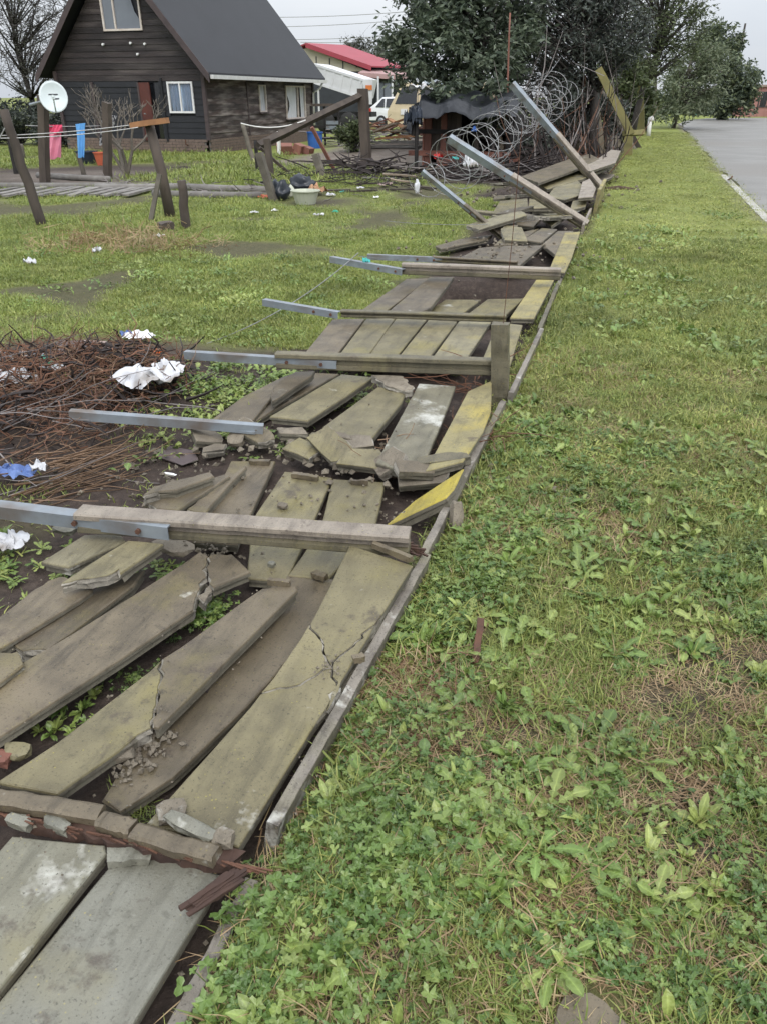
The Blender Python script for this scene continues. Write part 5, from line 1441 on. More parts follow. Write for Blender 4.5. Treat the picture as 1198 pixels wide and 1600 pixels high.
sticks('brush_stems', 90, 'stick_tan', lambda rr: (BX + 0.45 + rr.gauss(0, 0.12), BY - 1.05 + rr.gauss(0, 0.12)), 0.36, 0.004, 55, 0.12, 0.1, 5, dirbias=(0.95, 0.22), label='bundle of straight tan stems at the front of the heap')
# dead twigs at the wall
def cl(px_, py_, s_): 
    c = P(px_, py_, 0.05)
    return lambda rr: (c.x + rr.gauss(0, s_), c.y + rr.gauss(0, s_))
sticks('dead_twigs', 40, 'stick_red', cl(735, 595, 0.09), 0.4, 0.004, 56, 0.2, 0.2, label='dead reddish twigs under the end of the third post')
sticks('dead_twigs', 26, 'stick_tan', cl(600, 715, 0.1), 0.28, 0.004, 57, 0.15, 0.2, label='dry twigs sticking out of the rubble')
sticks('dead_twigs', 60, 'stick_red', cl(740, 700, 0.10), 0.25, 0.003, 58, 0.12, 0.2, dirbias=(1.3, 0.4), label='dry grass roots along the edge board')
sticks('dead_twigs', 130, 'stick_red', cl(640, 1100, 0.10), 0.12, 0.002, 59, 0.03, 0.3, label='patch of dead brown stalks in the verge beside the cracked slab')
def under_coil(rr):
    c = P(760, 282); return c.x + rr.gauss(0, 0.75), c.y + 0.8 + rr.gauss(0, 0.6)
sticks('burnt_brush', 220, 'stick_dark', under_coil, 1.0, 0.02, 60, 0.3, 0.12, 4, label='heap of dark dead branches under the razor wire')
sticks('burnt_brush', 90, 'stick_grey', under_coil, 0.9, 0.015, 61, 0.3, 0.12, 4, label='grey dead branches mixed in the heap under the razor wire')
sticks('burnt_brush', 120, 'stick_dark', lambda rr: (PY(800, 200, 22).x + rr.gauss(0, 0.5), 22 + rr.gauss(0, 0.6)), 1.6, 0.025, 62, 0.9, 0.08, 4, dirbias=(2.2, 0.5), label='stack of dark poles leaning behind the razor wire')

# standing tangle of dead stems where the wall runs into the trees (a thicket nobody could count)
def thicket(name, label, n, xr, yr, hr, r, mat, seed, lean=0.35):
    rr = random.Random(seed); mb = MB()
    for _ in range(n):
        y = rr.uniform(*yr); px_ = rr.uniform(*xr)
        x = PY(px_, 200, y).x
        if x > -0.75: x = -0.75 - rr.random() * 0.5
        h_ = rr.uniform(*hr); lx, ly = rr.gauss(-0.1, lean), rr.gauss(0, lean)
        p0 = Vector((x, y, -0.05)); p1 = p0 + Vector((lx, ly, 1)).normalized() * h_
        m1 = p0.lerp(p1, 0.5) + Vector((rr.gauss(0, .06), rr.gauss(0, .06), 0)) * h_
        mb.tube([p0, p0.lerp(m1, 0.5), m1, m1.lerp(p1, 0.5) + Vector((rr.gauss(0, .03), 0, 0)), p1], r * rr.uniform(0.5, 1.5), 4, r * 0.3, cap=False)
        if rr.random() < 0.6:
            q = p0.lerp(p1, rr.uniform(0.4, 0.8)); mb.tube([q, q + Vector((rr.gauss(0, .35), rr.gauss(0, .3), rr.uniform(0.1, 0.7)))], r * 0.5, 3, r * 0.2, cap=False)
    return tag(mb.build(name, MAT[mat], recalc=False), label, kind='stuff')
thicket('dead_stems', 'tangle of thin dark dead stems standing among the leaning posts', 60, (790, 985), (19, 31), (0.9, 2.6), 0.024, 'stick_dark', 81)
thicket('dead_stems', 'tangle of thin grey dead stems rising into the dark tree', 26, (800, 990), (20, 31), (1.2, 3.4), 0.02, 'stick_grey', 82, 0.28)
thicket('dead_stems', 'reddish dead stems and canes behind the razor wire', 22, (790, 970), (19, 28), (0.9, 2.3), 0.016, 'stick_red', 83, 0.4)
rr = random.Random(404)
for k in range(14):
    px_, py_ = rr.uniform(770, 925), rr.uniform(262, 385)
    p = P(px_, py_, 0.1)
    if p.x > -0.75: p.x = -0.9 - rr.random() * 0.4
    s_ = rr.uniform(0.4, 1.0)
    chunk((p.x, p.y, rr.uniform(0.08, 0.18)), (s_, 0.29), 0.045, rr.uniform(0.9, 2.1), (rr.uniform(-.14, .14), rr.uniform(-.14, .14)), 600 + k, rr.choice(['concrete_brown', 'concrete_olive', 'concrete_broken', 'concrete_lichen']), 'snapped slab piece in the jumble around the feet of the leaning posts', 'snapped slab pieces around the feet of the leaning posts')
# ------------------------------------------------------------------ yard: posts, washing line, dish
def pole(name, label, basep, topp, r, mat, cat='post', group=None, sq=False, seed=0, dy=0.0, r2=None, z0=0.0):
    b = P(*basep, z0); t = PY(*topp, b.y + dy)
    b2 = b - (t - b).normalized() * 0.12
    rr = random.Random(seed)
    if sq:
        mb = MB().beam(b2, t, r * 2, r * 2, (0, 1, 0), 8, r * 0.08, seed=seed)
    else:
        pts = [b2.lerp(t, k / 7) + Vector((rr.uniform(-1, 1), rr.uniform(-1, 1), 0)) * r * 0.18 for k in range(8)]
        mb = MB().tube(pts, r, 9, r2 or r * 0.85)
    o = mb.build(name, MAT[mat], smooth=not sq, origin=b)
    return tag(o, label, cat, group)
YP = 'old timber posts in the yard'
pole('timber_post', 'thick pole leaning left on the lawn at the picture edge', (66, 352), (6, 172), 0.075, 'old_timber', group=YP, seed=1)
lp = empty('washing_line_post', P(268, 340), 'leaning washing line post with an orange-brown crossbar', 'post', YP)
b = P(268, 340); t1_ = PY(233, 192, b.y)
MB().tube([b - Vector((0, 0, .1)), b.lerp(t1_, 0.5) + Vector((0.02, 0, 0)), t1_], 0.085, 9, 0.07).build('pole', MAT['old_timber'], lp, smooth=True)
MB().beam(PY(206, 196, b.y - 0.1), PY(262, 188, b.y - 0.1), 0.10, 0.07, segs=5, jit=0.004).build('crossbar', MAT['orange_timber'], lp)
MB().beam(P(236, 345), PY(250, 272, b.y - 0.25), 0.07, 0.03, (0, 1, 0)).build('prop', MAT['grey_timber'], lp)
pole('timber_stump', 'short dark broken stump in front of the leaning line post', (292, 357), (284, 282), 0.07, 'old_timber', group=YP, seed=3)
pole('dish_post', 'square post carrying the satellite dish', (71, 285), (67, 150), 0.08, 'old_timber', group=YP, sq=True, seed=4)
pole('timber_post', 'square post standing before the bare shrub', (169, 280), (167, 160), 0.075, 'old_timber', group=YP, sq=True, seed=5)
pole('timber_post', 'short leaning post below the blue cloth', (132, 272), (122, 240), 0.06, 'grey_timber', group=YP, seed=6)
pole('timber_post', 'dark slanting post behind the pole at the picture edge', (27, 272), (14, 205), 0.07, 'charred', group=YP, seed=7)
pole('timber_post', 'short pale post with a white cup on it', (36, 250), (33, 226), 0.09, 'grey_timber', group=YP, seed=8)
# dish
db = P(71, 285); dc = PY(84, 151, db.y - 0.25)
ds = empty('satellite_dish', dc, 'pale satellite dish on the square post', 'satellite dish')
dn = Vector((0.55, -0.75, 0.30)).normalized()
mb = MB(); vs2, fs2 = [], []
u_ = dn.cross(Vector((0, 0, 1))).normalized(); v_ = u_.cross(dn).normalized()
NR, NA = 7, 28
def dish_pt(r_, a, off): return dc + (u_ * math.cos(a) * 0.27 + v_ * math.sin(a) * 0.30) * r_ + dn * (0.07 * r_ * r_ - 0.07 + off)
for off in (0, -0.012):
    for i in range(NR + 1):
        for k in range(NA): vs2.append(dish_pt(max(i / NR, 0.01), 2 * math.pi * k / NA, off))
for s_ in range(2):
    for i in range(NR):
        for k in range(NA):
            a = s_ * (NR + 1) * NA + i * NA; k2 = (k + 1) % NA
            fs2.append((a + k, a + k2, a + NA + k2, a + NA + k))
for k in range(NA): fs2.append((NR * NA + k, NR * NA + (k + 1) % NA, (2 * NR + 1) * NA + (k + 1) % NA, (2 * NR + 1) * NA + k))
mb.add(vs2, fs2).build('reflector', MAT['dish_white'], ds, smooth=True)
arm_end = dc + dn * 0.30 - v_ * 0.10
MB().tube([dc - v_ * 0.28, dc - v_ * 0.24 + dn * 0.14, arm_end], 0.016, 6).build('feed_arm', MAT['dish_white'], ds)
MB().tube([arm_end, arm_end - dn * 0.1 + v_ * 0.02], 0.04, 8).build('feed_horn', MAT['dish_white'], ds)
for k in range(2):
    c = dc + v_ * (0.06 - 0.08 * k) - u_ * 0.05 * k - dn * 0.062
    MB().beam(c - u_ * (0.1 - 0.03 * k), c + u_ * (0.1 - 0.03 * k), 0.025, 0.006, up=dn).build('logo_mark', MAT['dark_wall'], ds)
MB().tube([dc - dn * 0.11, Vector((db.x, db.y, dc.z - 0.15))], 0.03, 8).build('bracket', MAT['galvanised'], ds)
# washing line: two strands and the washing
def sag(a, b, d, n=14): return [Vector(a).lerp(Vector(b), k / n) - Vector((0, 0, d * 4 * (k / n) * (1 - k / n))) for k in range(n + 1)]
la, lb_ = PY(-40, 213, 9.6), PY(208, 195, b.y - 0.1)
tag(MB().tube(sag(la, lb_, 0.03), 0.007, 5).build('washing_line', MAT['wire']), 'upper strand of the washing line to the orange-brown crossbar', 'wire')
tag(MB().tube(sag(la + Vector((0, -0.25, -0.01)), lb_ + Vector((0.15, -0.1, -0.03)), 0.05), 0.007, 5).build('washing_line', MAT['wire']), 'lower strand of the washing line to the orange-brown crossbar', 'wire')
tag(MB().tube(sag(PY(-30, 262, 9.0), PY(8, 200, 9.2), 0.02), 0.009, 5).build('loose_wire', MAT['wire']), 'pale wire slanting at the picture edge before the pole', 'wire')
l2a, l2b = PY(40, 196, 16.0), PY(170, 196, 16.5)
tag(MB().tube(sag(l2a, l2b, 0.02), 0.008, 5).build('washing_line', MAT['wire']), 'far washing line carrying the pink and blue washing', 'wire')
def cloth(name, label, pts4, Y, mat, seed, folds=6, legs=False, group='washing on the far line', amp=0.035):
    """hanging cloth: top edge pinned, folds deepening downwards; corners tl tr br bl"""
    tl, tr, br, bl = [PY(*p, Y) for p in pts4]
    n, m = 26, 16
    vs2, fs2 = [], []
    rr = random.Random(seed); ph = rr.uniform(0, 6)
    for side in (0, 1):
        for j in range(m + 1):
            v = j / m
            for i in range(n + 1):
                u = i / n
                p = tl.lerp(tr, u).lerp(bl.lerp(br, u), v)
                y = amp * (0.25 + v) * math.sin(u * folds * 2.2 + ph + v * 0.8) + 0.012 * math.sin(u * 23 + v * 5)
                p = p + Vector((0, y + side * 0.012, 0.02 * math.sin(u * 9 + ph) * v))
                vs2.append(p)
    K = (n + 1) * (m + 1)
    for j in range(m):
        for i in range(n):
            if legs and j > 5 and abs(i - n // 2) < 1 + (j - 5) * 0.12: continue
            a = j * (n + 1) + i
            fs2.append((a, a + 1, a + n + 2, a + n + 1)); fs2.append((K + a, K + a + n + 1, K + a + n + 2, K + a + 1))
    o = MB().add(vs2, fs2).build(name, MAT[mat], smooth=True, recalc=False)
    return tag(o, label, 'clothing', group)
cloth('pink_trousers', 'light pink trousers hanging on the far line', [(75, 205), (97, 205), (95, 246), (74, 249)], 16.2, 'pink_cloth', 1, 5)
cloth('pink_waistband', 'bright pink top folded over the line above the trousers', [(74, 195), (98, 195), (97, 208), (74, 208)], 16.15, 'pink_cloth_bright', 2, 3)
cloth('pink_garment', 'narrow bright pink garment left of the dish post', [(61, 194), (66, 194), (67, 218), (63, 218)], 16.2, 'pink_cloth_bright', 3, 2)
cloth('blue_cloth', 'bright blue cloth hanging on the far line', [(118, 194), (134, 192), (133, 246), (122, 245)], 16.2, 'blue_cloth', 4, 4)
cloth('checked_shirt', 'black and white checked shirt hung on the bare shrub', [(157, 190), (164, 184), (164, 226), (158, 226)], 16.7, 'checked_cloth', 5, 3)
cloth('checked_sleeve', 'black and white checked sleeve draped over the shrub branches', [(171, 180), (184, 181), (178, 200), (172, 192)], 16.7, 'checked_cloth', 6, 3)
# pot, bucket
def vessel(name, label, px_, py_, h, r0, r1, mat, cat, axis=(0, 0, 1), z0=0.0, group=None):
    p = P(px_, py_, z0)
    o = MB().lathe(p, [(r0, 0), (r1, h), (r1 * 1.07, h), (r1 * 1.07, h * 0.93), (r1 * 0.92, h * 0.93), (r0 * 0.9, 0.03)], 20, axis).build(name, MAT[mat], smooth=False, origin=p)
    return tag(o, label, cat, group)
vessel('flower_pot', 'orange-red pot standing beside the bare shrub', 160, 258, 0.32, 0.12, 0.18, 'terracotta', 'pot')
vessel('plastic_tub', 'dark green tub behind the orange-red pot', 138, 256, 0.32, 0.22, 0.28, 'tarp_blue', 'tub')
vessel('blue_drum', 'blue plastic drum beside the downpipe', 493, 233, 0.55, 0.24, 0.27, 'blue_plastic', 'drum')
# bare shrub
sh = empty('bare_shrub', P(199, 277), 'leafless twisted shrub in front of the red door', 'shrub')
rr = random.Random(77); mb = MB(); base = P(199, 277)
def grow(mb, p, d, L, r, depth, rr, spread=0.5):
    q = p + d * L * 0.5 + Vector((rr.gauss(0, .04), rr.gauss(0, .04), 0)); e = q + (d + Vector((rr.gauss(0, .2), rr.gauss(0, .2), rr.gauss(0.05, .1)))).normalized() * L * 0.5
    mb.tube([p, q, e], r, 5, r * 0.65, cap=False)
    if depth:
        for _ in range(rr.choice([2, 3])):
            grow(mb, e, (d + Vector((rr.gauss(0, spread), rr.gauss(0, spread), rr.gauss(0.15, 0.25)))).normalized(), L * rr.uniform(0.6, 0.85), r * 0.6, depth - 1, rr, spread)
for a in (-0.7, -0.25, 0.2, 0.5):
    grow(mb, base, Vector((a, rr.uniform(-.3, .3), 1)).normalized(), 0.62, 0.05, 4, rr, 0.4)
mb.build('branches', MAT['bark_pale'], sh)
# rows of logs lying at the lawn edge
LG = 'old poles and planks lying across the edge of the lawn'
rr = random.Random(5)
LBL = ['long grey pole along the back of the lying planks', 'long pole on the soil left of the shirt post', 'pole along the grass strip behind the line post', 'pole lying in the weeds left of the frame', 'far pole beside the frame posts']
for k, (a, c, r_) in enumerate([((-10, 291), (200, 290), 0.07), ((60, 274), (172, 280), 0.07), ((150, 294), (290, 292), 0.08), ((285, 293), (420, 297), 0.08), ((240, 303), (410, 306), 0.07)]):
    tag(MB().tube([P(*a, r_ * 0.7), P((a[0] + c[0]) / 2, (a[1] + c[1]) / 2 + 0.6, r_ * 0.8), P(*c, r_ * 0.7)], r_, 8, r_ * 0.9).build('lying_pole', MAT['log_grey'], smooth=True), LBL[k], 'pole', LG)
for k in range(14):
    x0 = -25 + k * 17
    a, c = P(x0, 303 + (k % 3) * 1.4, 0.05), P(x0 + 50 + rr.uniform(-6, 8), 293 + rr.uniform(-1, 1), 0.07)
    tag(MB().beam(a, c, 0.15, 0.035, segs=4, jit=0.004, seed=k).build('lying_plank', MAT['log_grey']), 'weathered grey plank in the slanting row at the lawn edge', 'plank', 'slanting row of planks at the lawn edge')

# ------------------------------------------------------------------ leaning timber frame
FRG = 'posts and beams of the collapsed timber frame'
def q4(x, y): return zz('q4', x, y)
def bar(name, label, a, c, Ya, Yc, w, h, mat, seed=0, group=FRG, cat='beam'):
    return tag(MB().beam(PY(*a, Ya), PY(*c, Yc), w, h, (0, -1, 0.2), 8, w * 0.05, seed=seed).build(name, MAT[mat]), label, cat, group)
Yf = P(572, 262).y
pole('timber_post', 'thick square gate post with orange patch near the rubble pile', q4(900, 632), q4(872, 85), 0.11, 'old_timber', group=FRG, sq=True, seed=21)
bar('timber_beam', 'long dark beam sloping down from the thick gate post', q4(150, 480), q4(862, 132), 17.6, Yf - 0.1, 0.13, 0.15, 'old_timber', 22)
pole('timber_post', 'thin upright post under the low end of the sloping beam', q4(240, 715), q4(210, 430), 0.06, 'old_timber', group=FRG, sq=True, seed=23)
pole('timber_post', 'grey leaning post at the rubbish bags', q4(258, 865), q4(155, 525), 0.06, 'grey_timber', group=FRG, sq=True, seed=24)
pole('timber_post', 'grey slanting post below the end of the barbed rope', q4(120, 600), q4(42, 325), 0.07, 'grey_timber', group=FRG, seed=25)
pole('timber_post', 'dark thin post behind the low end of the sloping beam', q4(150, 675), q4(128, 440), 0.05, 'charred', group=FRG, seed=26)
bar('timber_brace', 'dark brace running down to the grass from the beam end', q4(160, 490), q4(390, 690), 17.4, P(*q4(390, 690)).y, 0.06, 0.07, 'old_timber', 27)
bar('timber_brace', 'pale thin brace leaning on the sloping beam', q4(520, 350), q4(690, 668), 18.6, P(*q4(690, 668)).y, 0.07, 0.08, 'red_timber', 28)
pole('timber_stump', 'short grey stump in the path below the pale brace', q4(600, 705), q4(545, 535), 0.07, 'grey_timber', group=FRG, sq=True, seed=29)
pole('white_stake', 'white stake standing before the house side wall', q4(295, 548), q4(292, 378), 0.045, 'white_pvc', sq=True, seed=30)
tag(MB().tube(sag(PY(*q4(30, 322), 18.2), PY(*q4(480, 300), 18.8), 0.12), 0.013, 6).build('twisted_rope', MAT['white_pvc']), 'pale twisted rope sagging to the sloping beam', 'rope')
for k, (x, y, lb) in enumerate([(335, 515, 'brown box heap left of the blue drum'), (440, 515, 'red-brown block beside the brown box heap')]):
    p = P(*q4(x, y + 25))
    M_ = Matrix.Rotation(0.4 + k, 3, 'Z') @ Matrix.Rotation(0.3, 3, 'X')
    tag(MB().box(p + Vector((0, 0, 0.16)), (0.5 - 0.15 * k, 0.3, 0.28), M_).box(p + Vector((0.25, 0.1, 0.12)), (0.3, 0.25, 0.2), M_).build('brick_heap', MAT['red_timber']), lb, 'block')
# pallet rack behind the drum
pr = P(*q4(620, 455)); Yp = 30.0
rk = empty('slatted_rack', (PY(*q4(620, 400), Yp).x, Yp, 0), 'dark slatted rack with pale sheets beside the house corner', 'rack')
for (x,) in ((525,), (615,), (710,)):
    a = PY(*q4(x, 460), Yp); c = PY(*q4(x, 200), Yp)
    MB().beam((a.x, Yp, 0), (a.x, Yp, c.z), 0.07, 0.07).build('upright', MAT['charred'], rk)
for y in (195, 345, 385, 425):
    a = PY(*q4(520, y), Yp); c = PY(*q4(720, y), Yp)
    MB().beam(a + Vector((0, -0.06, 0)), c + Vector((0, -0.06, 0)), 0.05, 0.09).build('slat', MAT['charred'] if y > 200 else MAT['old_timber'], rk)
for y in (318, 352):
    a = PY(*q4(622, y), Yp - 0.15); c = PY(*q4(705, y), Yp - 0.15)
    MB().beam(a, c, 0.03, 0.12).build('sheet', MAT['galvanised'], rk)

# ------------------------------------------------------------------ wood pile
WP = 'boards heaped on the wood pile'
rr = random.Random(9)
cw = PY(620, 212, 27.4)
lbs = ['orange board at the front of the wood pile', 'pinkish board sloping up on the wood pile', 'long grey board at the bottom of the wood pile', 'second grey board under the wood pile']
fixed = [((590, 217), (650, 212), 'orange_timber', 0.3), ((575, 209), (618, 193), 'pale_timber', 0.3), ((560, 222), (652, 222), 'log_grey', 0.25), ((556, 229), (655, 229), 'log_grey', 0.3)]
for k, (a, c, m_, w_) in enumerate(fixed):
    tag(MB().beam(PY(*a, 26.3), PY(*c, 26.0), w_, 0.06, segs=4, jit=0.01, seed=k).build('loose_board', MAT[m_]), lbs[k], 'board', WP)
for k in range(22):
    u = rr.uniform(-1, 1)
    c = Vector((cw.x + u * 1.3, 27.3 + rr.uniform(-0.7, 0.7), 0.55 + rr.uniform(0, 0.55) * (1 - abs(u) * 0.7)))
    d = Vector((rr.uniform(0.4, 1.0), rr.uniform(-0.5, 0.5), rr.uniform(-0.3, 0.35))) * rr.uniform(0.4, 0.9)
    tag(MB().beam(c - d, c + d, rr.uniform(0.10, 0.25), 0.04, segs=2, jit=0.01, seed=k).build('loose_board', MAT[rr.choice(['red_timber', 'orange_timber', 'grey_timber', 'charred', 'pale_timber', 'old_timber'])]), 'jumbled board in the middle of the wood pile', 'board', 'jumbled boards in the middle of the wood pile')
sticks('rubble_heap', 160, 'stick_grey', lambda r_: (PY(585, 190, 30).x + r_.gauss(0, 0.9), 29.5 + r_.gauss(0, 0.5)), 0.7, 0.02, 66, 0.6, 0.2, 4, label='grey brushwood heap in front of the white car')

# ------------------------------------------------------------------ shack with tarpaulin roof
def q1(x, y): return zz('q1', x, y)
Ys = 21.3
sk = empty('timber_shack', (PY(700, 260, Ys).x, Ys + 1, 0), 'reddish timber shack under a sagging black tarpaulin', 'shack')
def sx(px_, Y=Ys): return PY(px_, 200, Y).x
xa, xb = sx(663), sx(800)
ztop = PY(660, 172, Ys).z
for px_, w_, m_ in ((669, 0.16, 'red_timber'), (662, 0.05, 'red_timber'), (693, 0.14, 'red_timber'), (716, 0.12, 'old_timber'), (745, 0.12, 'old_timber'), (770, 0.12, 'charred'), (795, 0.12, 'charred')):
    x = sx(px_)
    MB().beam((x, Ys, -0.05), (x, Ys, ztop), w_, 0.08, (0, 1, 0), 4, 0.006).build('upright', MAT[m_], sk)
for py_, h_, m_ in ((172, 0.12, 'charred'), (206, 0.10, 'charred'), (240, 0.12, 'red_timber')):
    z_ = PY(700, py_, Ys).z
    MB().beam((xa - 0.4, Ys - 0.06, z_), (xb, Ys - 0.06, z_), 0.05, h_, segs=4, jit=0.008).build('rail', MAT[m_], sk)
zlow = PY(700, 243, Ys).z
for k in range(9):
    x = sx(690) + k * 0.235
    MB().box((x, Ys - 0.02 + 0.01 * (k % 2), zlow / 2 - 0.02), (0.225, 0.03, zlow)).build('plank', MAT['red_timber'], sk)
for k in range(5):
    x = sx(676) + k * 0.13
    MB().box((x, Ys + 0.04, (zlow + ztop) / 2), (0.12, 0.02, ztop - zlow)).build('plank', MAT['old_timber'], sk)
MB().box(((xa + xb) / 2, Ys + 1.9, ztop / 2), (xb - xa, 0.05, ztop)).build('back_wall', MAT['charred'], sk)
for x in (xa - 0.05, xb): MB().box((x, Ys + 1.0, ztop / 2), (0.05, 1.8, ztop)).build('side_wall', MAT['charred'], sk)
for (a, c) in ((q1(448, 860), q1(455, 400)), (q1(425, 560), q1(425, 400))):
    bb = PY(*a, Ys - 0.7); cc = PY(*c, Ys - 0.7)
    MB().tube([(bb.x, Ys - 0.7, max(-0.05, bb.z if a[1] < 250 else -0.05)), (cc.x, Ys - 0.7, cc.z)], 0.05, 7).build('pole', MAT['charred'], sk)
# tarp
vs2, fs2 = [], []
n, m = 30, 14
tx0, tx1 = PY(632, 160, Ys - 0.8).x, sx(812)
for j in range(m + 1):
    for i in range(n + 1):
        u, v = i / n, j / m
        x = tx0 + (tx1 - tx0) * u
        y = Ys - 0.85 + 3.0 * v
        nz_ = mnoise.noise(Vector((x * 1.7, y * 1.7, 3.3)))
        z_ = ztop + 0.10 + 0.28 * math.sin(v * 2.2 + 0.2) - 0.10 * math.sin(u * math.pi * 2.3) ** 2 + 0.16 * nz_
        if v < 0.10: z_ -= 0.20 + 0.12 * mnoise.noise(Vector((x * 1.3, 1, 2))) + 0.12 * mnoise.noise(Vector((x * 6, 1, 2)))
        if u < 0.09: z_ -= 0.30 + 0.2 * mnoise.noise(Vector((y * 2, 5, 2)))
        vs2.append((x, y, z_))
for j in range(m):
    for i in range(n):
        a = j * (n + 1) + i; fs2.append((a, a + 1, a + n + 2, a + n + 1))
MB().add(vs2, fs2).build('tarpaulin', MAT['tarp_black'], sk, smooth=True, recalc=False)
o = crumple((tx0 + 0.2, Ys - 0.75, ztop - 0.35), 0.45, 0.25, 0.75, 9).build('tarpaulin_flap', MAT['tarp_blue'], sk, recalc=False, smooth=True)
p = PY(655, 132, Ys - 0.2)
litter('white_sack', 'white sack lying on the black tarpaulin roof', 'sack', (p.x, Ys - 0.1, p.z - 0.12), 0.5, 0.4, 0.2, 'bag_white', 21)
p = PY(677, 126, Ys + 0.6)
litter('white_sheet', 'pale sheet piece further back on the tarpaulin roof', 'sheet', (p.x, Ys + 0.6, p.z - 0.10), 0.4, 0.3, 0.15, 'galvanised', 22)

# ------------------------------------------------------------------ razor wire
def coil(name, label, a, c, r, turns, seed, wire=0.012, sq=0.85, barb=True):
    a, c = Vector(a), Vector(c)
    ax = (c - a); L = ax.length; axn = ax.normalized()
    s_ = axn.cross(Vector((0, 0, 1))).normalized(); u_ = s_.cross(axn)
    rr = random.Random(seed)
    pts = []; N = int(turns * 22)
    jit = [(rr.uniform(0.75, 1.2), rr.uniform(-0.15, 0.15)) for _ in range(int(turns) + 2)]
    for k in range(N + 1):
        f = k / N; t_ = f * turns; w = int(t_); g_ = t_ - w
        rj = jit[w][0] * (1 - g_) + jit[w + 1][0] * g_
        oj = jit[w][1] * (1 - g_) + jit[w + 1][1] * g_
        an = t_ * 2 * math.pi
        pts.append(a + axn * (L * f + oj * L / turns) + (s_ * math.cos(an) + u_ * math.sin(an) * sq) * r * rj + Vector((0, 0, -0.15 * math.sin(math.pi * f))))
    pts = [Vector((p_.x, p_.y, max(p_.z, 0.02))) for p_ in pts]
    mb = MB().tube(pts, wire, 4)
    if barb:
        for k in range(0, N, 3):
            p_ = pts[k]; d = (pts[min(k + 1, N)] - pts[max(k - 1, 0)]).normalized(); o_ = d.orthogonal().normalized()
            mb.add([p_ - d * 0.022, p_ + o_ * 0.014, p_ + d * 0.022, p_ - o_ * 0.014], [(0, 1, 2, 3)])
    return tag(mb.build(name, MAT['wire'], recalc=False, smooth=True), label, 'razor wire', 'razor wire coils')
coil('razor_wire', 'razor wire coil stretched from the long leaning post up to the steel-topped post', PY(700, 250, 13.2), PY(868, 130, 20.5), 0.42, 17, 1, 0.006)
coil('razor_wire', 'lower slack razor wire coil by the burnt branches', PY(650, 285, 12.4), PY(775, 225, 14.5), 0.32, 5, 2, 0.006)
coil('razor_wire', 'small tangled razor wire loops behind the steep leaning post', PY(800, 190, 18.5), PY(890, 140, 23), 0.32, 9, 3, 0.007)
for k, (a, c, ya, yc, s_) in enumerate([((660, 262), (800, 190), 12.4, 16, 0.25), ((700, 215), (875, 90), 12.2, 21, 0.3), ((560, 400), (830, 372), 7.0, 10, 0.12), ((600, 345), (905, 330), 8.5, 12, 0.1), ((300, 545), (560, 395), 4.9, 7.2, 0.1)]):
    tag(MB().tube(sag(PY(*a, ya), PY(*c, yc), s_), 0.004, 4).build('fence_wire', MAT['wire']), ['wire strand from the slim leaning post to the razor wire', 'wire strand between the tops of the long leaning post and the steel-topped post', 'thin wire hanging over the grass beyond the double post', 'thin wire crossing low under the long leaning post', 'thin wire trailing through the weeds by the third bay'][k], 'wire', 'loose fence wires')
# poles and beams under the trees
TRG = 'poles and beams standing among the trees'
pole('wooden_pole', 'pale wooden pole leaning in front of the razor wire', (788, 264), (769, 150), 0.075, 'pale_timber', group=TRG, seed=41)
pole('thin_stem', 'very thin tall brown stem rising beside the pale leaning pole', (788, 262), (796, 20), 0.03, 'red_timber', group=TRG, seed=42, r2=0.02)
pole('wooden_pole', 'dark pole slanting below the yellow mossy beam', (990, 236), (930, 130), 0.11, 'grey_timber', group=TRG, seed=43)
pole('thin_stem', 'rusty thin tall stem in front of the dark tree', (925, 240), (914, -20), 0.04, 'red_timber', group=TRG, seed=44, r2=0.03)
bar('mossy_beam', 'long yellow mossy beam sloping down to the verge', (934, 108), (985, 210), 24.8, 24.8, 0.2, 0.16, 'mossy_timber', 45, TRG)
pole('mossy_post', 'short yellow mossy post at the foot of the sloping beam', (980, 245), (981, 208), 0.13, 'mossy_timber', group=TRG, sq=True, seed=46)
pole('mossy_post', 'tall yellow-brown post near the white pipe', (1001, 212), (998, 95), 0.16, 'mossy_timber', group=TRG, sq=True, seed=47)
pole('wooden_pole', 'grey post right behind the tall yellow-brown post', (1010, 208), (1010, 90), 0.16, 'grey_timber', group=TRG, seed=48)
bar('mossy_beam', 'stub of mossy beam lying across the beam foot', (975, 208), (1004, 207), 24.7, 25.2, 0.13, 0.15, 'mossy_timber', 49, TRG)
bar('fallen_board', 'dark board leaning out over the verge grass', (965, 175), (998, 234), P(998, 234).y, P(998, 234).y, 0.2, 0.08, 'old_timber', 50, TRG)
pole('utility_pole', 'grey utility pole rising through the feathery tree', (1022, 190), (1026, -60), 0.14, 'grey_timber', group=TRG, seed=51)
# fence pale strips behind
for k, (a, c) in enumerate([((905, 232), (890, 120)), ((948, 222), (940, 120)), ((862, 225), (858, 130)), ((840, 235), (825, 140))]):
    pole('fence_pale', ['grey pale between the steel-topped post and the grey post', 'grey pale close to the yellow mossy beam', 'dark pale left of the steel-topped post', 'dark pale behind the steep leaning post'][k], a, c, 0.08, 'old_timber', group='old fence pales under the dark tree', sq=True, seed=60 + k, dy=1.0)
# white pipe
wp = empty('white_pipe', P(1012, 215), 'white pipe standpipe on the verge', 'pipe')
b = P(1012, 215); t_ = PY(1015, 186, b.y)
MB().tube([b - Vector((0, 0, .1)), t_], 0.09, 10).build('pipe', MAT['white_pvc'], wp, smooth=True)
MB().tube([t_ - Vector((0.05, 0, 0.05)), t_ + Vector((0.15, 0, 0.04))], 0.11, 10).build('elbow_cap', MAT['white_pvc'], wp, smooth=True)
